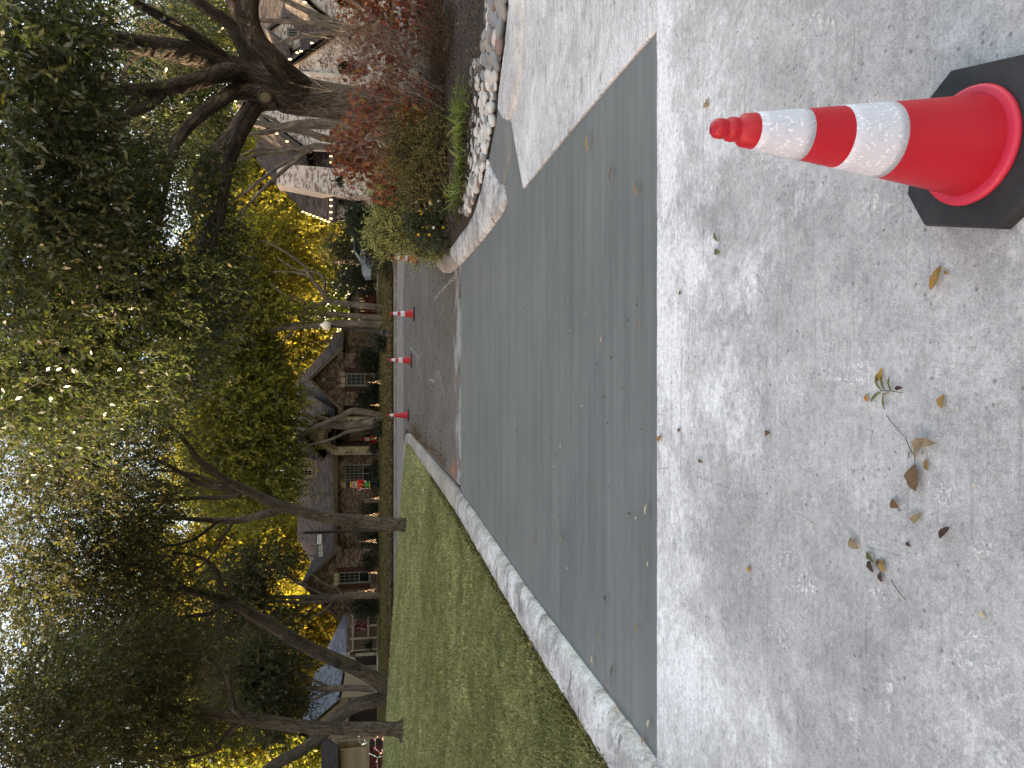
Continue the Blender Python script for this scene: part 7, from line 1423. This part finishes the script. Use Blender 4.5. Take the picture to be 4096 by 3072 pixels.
M['deep_leaf'] = leaf_mat('deep_green_leaf', [(0.0, (0.022, 0.036, 0.018)), (0.6, (0.052, 0.082, 0.036)), (1.0, (0.11, 0.145, 0.065))], 0.25, 0.4, 0.4)
bush('olive brown shrub with tiny leaves behind the grass clumps', [(1720, 660, 12.3, 75), (1650, 600, 12.5, 85), (1640, 520, 12.5, 70), (1760, 600, 12.0, 70), (1780, 720, 11.9, 55), (1690, 740, 12.2, 65), (1770, 520, 12.1, 50)], 1700, 'sage_leaf', .042, .021, 900, 13, 'tiny_leaf_shrub', 'shrub', None, .34, .05, 6)
bush('pale yellow green shrub leaning over the road edge', [(1640, 880, 14.0, 90), (1580, 860, 14.2, 75), (1570, 760, 14.2, 70), (1540, 930, 14.2, 55), (1600, 935, 14.0, 62), (1672, 955, 13.9, 50), (1640, 780, 14.0, 70), (1730, 940, 13.7, 50), (1570, 680, 14.3, 50), (1530, 980, 14.2, 35), (1690, 1010, 13.8, 26), (1740, 1005, 13.6, 26), (1508, 955, 14.2, 22)], 2900, 'var_leaf', .046, .023, 910, 13, 'variegated_shrub', 'shrub', None, .34, .12, 7)
df = bush('dark green flowering shrub at the left end of the bed', [(1740, 860, 12.6, 75), (1690, 830, 12.8, 60), (1790, 820, 12.2, 55), (1770, 930, 12.4, 50), (1700, 920, 12.8, 55), (1810, 770, 12.0, 40)], 900, 'deep_leaf', .055, .028, 920, 11, 'flowering_shrub', 'shrub', None, .28, .05, 5)
M['petal'] = plain('yellow_petal', (0.62, 0.38, 0.02), 0.6, 0.3); M['petal_white'] = plain('white_petal', (0.75, 0.75, 0.72), 0.6, 0.3); gg = random.Random(4)
fl = MB()
for m_, name in ((M['petal'], 'flower'), (M['petal_white'], 'white_flower')):
    fl = MB()
    for a in range(5): t0 = 2*math.pi*a/5; fl.face([(0, 0, 0), (.016*math.cos(t0-.4), .016*math.sin(t0-.4), .004), (.022*math.cos(t0), .022*math.sin(t0), .006), (.016*math.cos(t0+.4), .016*math.sin(t0+.4), .004)])
    me = fl.mesh('flower', m_)
    for i in range(16 if name == 'flower' else 5):
        X, Y = gg.uniform(1660, 1800), gg.uniform(780, 950); p = P(X, Y, 12.0+gg.uniform(-.15, .2)); o = add('flower', me, df); o.location = p; o.rotation_euler = (rad(60)+gg.gauss(0, .5), gg.gauss(0, .5), gg.gauss(0, 1)); o.scale = (1.3,)*3

# ------------------------------------------------------------------ lawn grass and leaf litter
M['grass'] = leaf_mat('grass_blade', [(0.0, (0.15, 0.16, 0.085)), (0.45, (0.31, 0.31, 0.19)), (0.8, (0.49, 0.475, 0.32)), (1.0, (0.72, 0.67, 0.50))], 0.45, 0.5, 0.25)
M['dry_grass'] = leaf_mat('dry_grass_blade', [(0.0, (0.080, 0.085, 0.032)), (0.5, (0.15, 0.135, 0.055)), (1.0, (0.26, 0.21, 0.10))], 0.3, 0.6, 0.2)
def vnoise(x, y, f, seed):                          # smooth random patches over the ground
    T = np.random.default_rng(seed).uniform(-1, 1, (64, 64)); u_, v_ = x*f+900, y*f+900; i, j = np.floor(u_).astype(int), np.floor(v_).astype(int); a, b_ = u_-i, v_-j; a, b_ = a*a*(3-2*a), b_*b_*(3-2*b_); q = lambda m_, n_: T[m_ % 64, n_ % 64]
    return (q(i, j)*(1-a)+q(i+1, j)*a)*(1-b_)+(q(i, j+1)*(1-a)+q(i+1, j+1)*a)*b_
def grass(name, n, samp, hgt, wid, m, seed, off=0.02):
    gg = np.random.default_rng(seed); x, y = samp(gg, n); z = np.array([zg(a, b_) for a, b_ in zip(x, y)])+off; n = len(x)
    sc = hgt*gg.uniform(.6, 1.3, n); a = gg.uniform(0, 6.283, n); ln = gg.uniform(.15, .95, n); w_ = wid*gg.uniform(.7, 1.3, n)
    b0 = np.stack([x, y, z-.005], 1); d = np.stack([np.cos(a), np.sin(a), 0*a], 1); sd = np.stack([-np.sin(a), np.cos(a), 0*a], 1); up = np.array([0, 0, 1.0])
    m1 = b0+d*(sc*ln*.35)[:, None]+up*(sc*.62)[:, None]; tp = b0+d*(sc*ln)[:, None]+up*(sc*(1.05-.35*ln))[:, None]
    V = np.stack([b0-sd*w_[:, None], b0+sd*w_[:, None], m1+sd*(w_*.8)[:, None], tp, m1-sd*(w_*.8)[:, None]], 1).reshape(-1, 3); F = np.arange(n*5).reshape(n, 5)
    pat = vnoise(x, y, .55, seed)*.08+vnoise(x, y, 1.7, 3)*.11+vnoise(x, y, 6.0, 4)*.20; rnd = np.clip(gg.normal(.46, .20, n)+pat, 0, 1)
    add(name, np_mesh(name, V, F, m, {'rnd': np.repeat(rnd, 5)}), kind='stuff')
KX = np.array([kerb_out_x(v) for v in np.arange(2.9, 28.6, .1)])
kx = lambda y: KX[np.clip(((y-2.9)/.1).astype(int), 0, len(KX)-1)]
def lawn_s(y0, y1, den_pow=1.0):
    def f(gg, n):
        y = y0+(y1-y0)*gg.random(n)**den_pow; xr = kx(y)-0.02+np.abs(gg.normal(0, .012, n)); xl = -0.57*y-0.8; x = xr-(xr-xl)*gg.random(n); return x, y
    return f
grass('grass', 80000, lawn_s(4.2, 9.5, .9), .070, .0046, M['grass'], 31)
grass('grass', 62000, lawn_s(9.0, 17, .9), .072, .0085, M['grass'], 32)
grass('grass', 46000, lawn_s(16, 28.0, .9), .068, .015, M['grass'], 33)
def edge_s(gg, n): y = gg.uniform(3.6, 16, n); return kx(y)-.03+gg.normal(0, .035, n), y
grass('grass', 16000, edge_s, .065, .003, M['dry_grass'], 34)
def yard_s(gg, n): return gg.uniform(-26, 26, n), gg.uniform(34.75, 46, n)
grass('grass', 90000, yard_s, .08, .022, M['dry_grass'], 35)
def hill_s(gg, n): return gg.uniform(-1.5, 9, n), gg.uniform(34.8, 37.0, n)
M['litter'] = leaf_mat('leaf_litter', [(0.0, (0.050, 0.032, 0.020)), (0.5, (0.125, 0.080, 0.045)), (0.9, (0.215, 0.150, 0.085)), (1.0, (0.30, 0.22, 0.07))], 0.1, 0.8, 0.15)
def litter(name, n, samp, L, seed, off):
    gg = np.random.default_rng(seed); x, y = samp(gg, n); n = len(x); z = np.array([zg(a, b_) for a, b_ in zip(x, y)])+off+gg.uniform(0, .02, n); add(name, leaves_mesh(name, np.stack([x, y, z], 1), np.concatenate([gg.normal(size=(n, 2)), gg.normal(size=(n, 1))*.2], 1), gg.normal(size=(n, 3))*.4+[0, 0, 1], L*gg.uniform(.6, 1.3, n), L*.5, np.clip(gg.normal(.5, .2, n), 0, 1), M['litter']), kind='stuff')
litter('fallen_leaves', 42000, lambda gg, n: (gg.uniform(-24, 13, n), 34.72+np.abs(gg.normal(0, 1.7, n))), .12, 41, .07)
litter('fallen_leaves', 14000, lambda gg, n: (gg.uniform(-26, 24, n), gg.uniform(35, 46, n)), .11, 42, .06)
litter('fallen_leaves', 2600, lambda gg, n: (gg.uniform(-30, 14, n), 34.42-np.abs(gg.normal(0, .16, n))), .08, 43, .012)
litter('fallen_leaves', 900, lambda gg, n: (gg.uniform(-1.6, 4, n), gg.uniform(12.5, 33, n)), .055, 44, .006)
litter('fallen_leaves', 1100, lambda gg, n: (-1.60+np.abs(gg.normal(0, .16, n)), gg.uniform(13.5, 23.5, n)), .05, 45, .008)
litter('fallen_leaves', 700, lambda gg, n: (-1.72+np.abs(gg.normal(0, .35, n)), gg.normal(21.5, 1.5, n)), .05, 46, .008)
litter('fallen_leaves', 260, lambda gg, n: (gg.uniform(-9, -2.5, n), gg.uniform(7, 27, n)), .06, 47, .05)

# ------------------------------------------------------------------ single fallen leaves, twigs and crumbs on the concrete
LC = {'yellow': (0.40, 0.245, 0.045), 'ochre': (0.30, 0.19, 0.05), 'green': (0.13, 0.15, 0.045), 'tan': (0.30, 0.225, 0.13), 'brown': (0.15, 0.088, 0.045), 'dark brown': (0.060, 0.034, 0.026), 'cream': (0.50, 0.43, 0.30), 'orange': (0.38, 0.17, 0.03)}
LM = {}
for nme, c_ in LC.items():
    k = NT(nme.replace(' ', '_')+'_fallen_leaf'); n1 = k.noise(40, 5, .7); k.col(k.mix(k.ramp(n1, [(.4, 0.0), (.7, 1.0)]), c_, tuple(x*.45 for x in c_))); k.rough(.7); LM[nme] = k.m
def leaf_geo(mb, base, ang, L, W, curl, tilt=0.15, bend=0.0, seed=0):
    g0 = random.Random(seed); n, m_ = 8, 4; d = Vector((math.cos(ang), math.sin(ang), 0)); s = Vector((-d.y, d.x, 0)); V = []
    for i in range(n+1):
        t_ = i/n; w_ = W*(math.sin(math.pi*min(1, t_*.93+.035))**.8)*(1+.12*g0.uniform(-1, 1)); ctr = base+d*(L*t_)+s*(bend*L*math.sin(math.pi*t_))+Vector((0, 0, L*tilt*math.sin(math.pi*t_*.9)+.003+L*.05*g0.random()))
        for j in range(m_+1):
            q = j/m_*2-1; V.append(ctr+s*(w_*.5*q*math.cos(curl*abs(q)))+Vector((0, 0, w_*.5*abs(q)*math.sin(curl)*(1 if curl > 0 else .6)+L*.03*g0.random())))
    mb.quads(V, [(i*(m_+1)+j, i*(m_+1)+j+1, (i+1)*(m_+1)+j+1, (i+1)*(m_+1)+j) for i in range(n) for j in range(m_)])
def gz(X, Y): p = G(X, Y, .001); return p
def fallen(label, X, Y, Lpx, Wpx, deg, c_, curl=.7, bend=0.0, tilt=.12, group=None):
    p = gz(X, Y); s = (p-Vector((0, 0, CH))).length/FPX; L, W = Lpx*s, Wpx*s; a = rad(deg); mb = MB(); leaf_geo(mb, Vector((0, 0, 0))-Vector((math.cos(a), math.sin(a), 0))*L/2, a, L, W*1.15, curl*.55, tilt, bend, int(X+Y))
    o = mb.build('fallen_leaf', LM[c_], None, True); o.location = p; tag(o, label, 'leaf', group)
FL = 'single fallen leaves on the worn concrete'
for a in [('green curled leaf on the worn concrete below the fresh slab', 2874, 1008, 46, 22, 75, 'green', .6), ('olive green folded leaf beside another green leaf', 2876, 941, 52, 18, 20, 'green', .9, .15), ('small tan leaf left of the large cone tip', 2833, 414, 34, 28, 40, 'tan', .5), ('ochre curled leaf lying alone below the cone shadow', 3755, 1112, 88, 34, 150, 'ochre', .8, .12), ('tiny dark brown leaf beside the compound leaf stem', 3600, 1552, 36, 14, 95, 'dark brown', .6), ('small orange leaf below the compound leaf', 3474, 1592, 30, 18, 10, 'orange', .6), ('crinkled yellow leaf beside a grey crumb', 3778, 1606, 46, 30, 170, 'ochre', .9),
    ('small brown leaf below the long stemmed leaf cluster', 3586, 2014, 40, 32, 60, 'brown', .7), ('pale tan twisted leaf in the left of the worn concrete', 3670, 2064, 56, 26, 120, 'tan', .8, .2), ('brown leaf near the middle of the worn concrete', 3074, 1732, 34, 20, 100, 'brown', .6), ('small rust leaf just below the fresh slab edge', 2724, 1170, 22, 14, 60, 'brown', .5), ('orange leaf lodged on the slab edge', 2645, 1757, 46, 20, 130, 'orange', .7), ('narrow brown leaf near the slab edge crack', 2807, 1844, 40, 12, 90, 'brown', .6), ('tiny grey brown leaf near the slab edge', 2720, 1722, 26, 14, 120, 'brown', .6),
    ('greenish tan folded leaf at the left of the worn concrete', 3424, 2172, 52, 34, 60, 'tan', .9), ('dark folded leaf near the bottom left tyre print', 3786, 2131, 60, 22, 140, 'dark brown', .8), ('tiny yellow leaf alone on the grey concrete', 3001, 2274, 24, 20, 30, 'yellow', .4), ('cream leaf fragment at the lower left', 3936, 2455, 26, 20, 30, 'cream', .3), ('tiny dark leaf beside the dark leaf cluster', 3638, 2175, 20, 14, 60, 'dark brown', .5), ('ochre leaf sliver at the bottom edge below the cone base', 3790, 1090, 20, 10, 60, 'ochre', .5)]: fallen(*a, group=FL)
SLF = 'fallen leaves on the fresh slab'
for a in [('long yellow leaf on the fresh slab near its diagonal edge', 2360, 567, 72, 16, 178, 'yellow', .5), ('narrow brown leaf on the fresh slab', 2448, 696, 50, 14, 165, 'brown', .7, .15), ('yellow brown leaf on the fresh slab close to the front edge', 2552, 752, 54, 18, 190, 'ochre', .6), ('small tan leaf on the fresh slab centre right', 2276, 1198, 24, 10, 160, 'tan', .5), ('round cream leaf on the fresh slab', 2408, 1357, 18, 16, 0, 'cream', .3), ('ochre sliver on the fresh slab near the front edge', 2564, 1306, 40, 9, 178, 'ochre', .5), ('pale leaf on the fresh slab before the front edge crack', 2246, 1782, 24, 10, 175, 'cream', .4), ('cream leaf left of the centre near the front slab edge', 2591, 2038, 46, 16, 175, 'cream', .5), ('brown leaf between two slab streaks', 2428, 2394, 26, 16, 10, 'dark brown', .6), ('curved ochre leaf on the left part of the fresh slab', 2550, 2508, 46, 12, 150, 'ochre', .6, .25), ('dark curved leaf on the left part of the fresh slab', 2453, 2681, 50, 9, 170, 'dark brown', .6, .2), ('folded tan leaf by the left curb corner of the slab', 2574, 2959, 30, 20, 120, 'tan', .7), ('twisted cream leaf at the left curb edge', 2470, 2836, 52, 14, 130, 'cream', .8, .2), ('pale leaf near the left corner of the slab', 2600, 2896, 34, 18, 160, 'cream', .6), ('tan leaf fragment on the slab by the left curb', 2373, 2639, 26, 18, 20, 'cream', .5), ('grey tan leaf far left on the fresh slab', 2404, 2556, 30, 12, 10, 'tan', .5), ('tan leaf standing on the slab towards the far left', 2139, 2154, 34, 16, 10, 'tan', .8), ('tan folded leaf next to the leaf towards the far left', 2248, 2148, 32, 14, 40, 'tan', .8), ('dark speck of leaf in the slab centre', 2069, 1724, 16, 10, 20, 'dark brown', .5), ('cream leaf near the front edge left of centre', 2596, 2258, 22, 14, 0, 'cream', .5), ('triangular tan leaf by the left curb', 2435, 2740, 20, 16, 70, 'tan', .4)]: fallen(*a, group=SLF)
gg = random.Random(12)
for i in range(46):
    X, Y = gg.uniform(1870, 2590), gg.uniform(1080, 2300)
    if Y > 1950+(X-1830)*1.0: continue
    sc_ = 0.35+0.65*(X-1840)/780; fallen('tiny leaf fragment on the fresh dark concrete', X, Y, gg.uniform(9, 20)*sc_+3, gg.uniform(5, 10)*sc_+2, gg.uniform(0, 180), gg.choice(['cream', 'tan', 'brown', 'dark brown', 'dark brown']), .5, group='tiny leaf fragments on the fresh slab')
def px_leaf(mb, a, b_, Wpx, curl, bend=0.0, seed=0, base=None):
    p, q = gz(*a), gz(*b_); s = (p-Vector((0, 0, CH))).length/FPX; v = q-p; leaf_geo(mb, p-base, math.atan2(v.y, v.x), v.xy.length, Wpx*s, curl*.55, .1, bend, seed)
def cr(x, y): return (2500+x*.7215, 1000+y*.7215)
def cr2(x, y): return (2500+x*.7215, 2000+y*.7215)
def spray(label, stems, lv, sc_=cr):
    o0 = gz(*sc_(*stems[0][0])); t_ = thing('fallen_spray', label, 'leaf spray', None, o0); mb = MB()
    for a, b_, w_ in stems:
        p, q = gz(*sc_(*a)), gz(*sc_(*b_)); mb.tube([p-o0+Vector((0, 0, .004)), p.lerp(q, .5)-o0+Vector((.002, 0, .007)), q-o0+Vector((0, 0, .004))], [w_, w_, w_*.7], 6)
    mb.build('stem', M['twig'], t_)
    for i, (a, b_, W, c_, cu, be) in enumerate(lv): m2 = MB(); px_leaf(m2, sc_(*a), sc_(*b_), W, cu, be, i, o0); m2.build('leaflet', LM[c_], t_, True)
spray('green compound leaf with one yellow leaflet', [((1425, 778), (1545, 792), .0012)], [((1400, 722), (1440, 655), 24, 'yellow', .6, -.2), ((1428, 778), (1400, 690), 16, 'green', .8, 0), ((1450, 776), (1434, 690), 14, 'green', .8, 0), ((1482, 780), (1477, 700), 13, 'green', .8, 0), ((1428, 784), (1372, 842), 14, 'green', .8, 0), ((1446, 790), (1450, 882), 14, 'green', .8, 0), ((1470, 788), (1445, 800), 10, 'tan', .5, 0)])
spray('brown leaf on a long curved stem with two tan leaflets', [((1455, 918), (1560, 1040), .0010), ((1560, 1040), (1615, 1150), .0012), ((1615, 1150), (1620, 1195), .0012)], [((1620, 1190), (1625, 1335), 62, 'brown', .55, 0), ((1618, 1150), (1742, 1070), 46, 'tan', .8, .22), ((1676, 1160), (1690, 1222), 24, 'ochre', .7, 0), ((1588, 1110), (1582, 1155), 6, 'brown', .4, 0)])
spray('cluster of dark red brown leaves with a loose twig', [((1395, 345), (1425, 400), .0015), ((1482, 445), (1562, 556), .0013)], [((1345, 292), (1392, 345), 26, 'green', .8, .15), ((1350, 345), (1388, 398), 34, 'dark brown', .9, .3), ((1408, 325), (1428, 362), 26, 'brown', .8, 0), ((1432, 328), (1452, 400), 30, 'ochre', .7, 0), ((1425, 398), (1434, 455), 26, 'dark brown', .7, 0)], cr2)
M['crumb'] = plain('concrete_crumb', (0.40, 0.39, 0.37), .95, .1, var=.2, sc=30); CM = [rock_mesh('crumb', M['crumb'], 900+i, 1, .3) for i in range(3)]
for i, (x, y, r) in enumerate([(1840, 875, 20), (1915, 488, 11), (1935, 548, 12), (2170, 325, 9), (1930, 1300, 18), (2062, 865, 12), (2080, 850, 9), (1900, 660, 9), (1975, 640, 8)]):
    p = gz(*cr(x, y)); s = (p-Vector((0, 0, CH))).length/FPX; o = add('concrete_crumb', CM[i % 3]); o.location = p; o.scale = (r*s*.7, r*s*.55, r*s*.4); o.rotation_euler = (0, 0, i); tag(o, 'small grey concrete crumb on the worn concrete', 'crumb', 'concrete crumbs on the worn concrete')
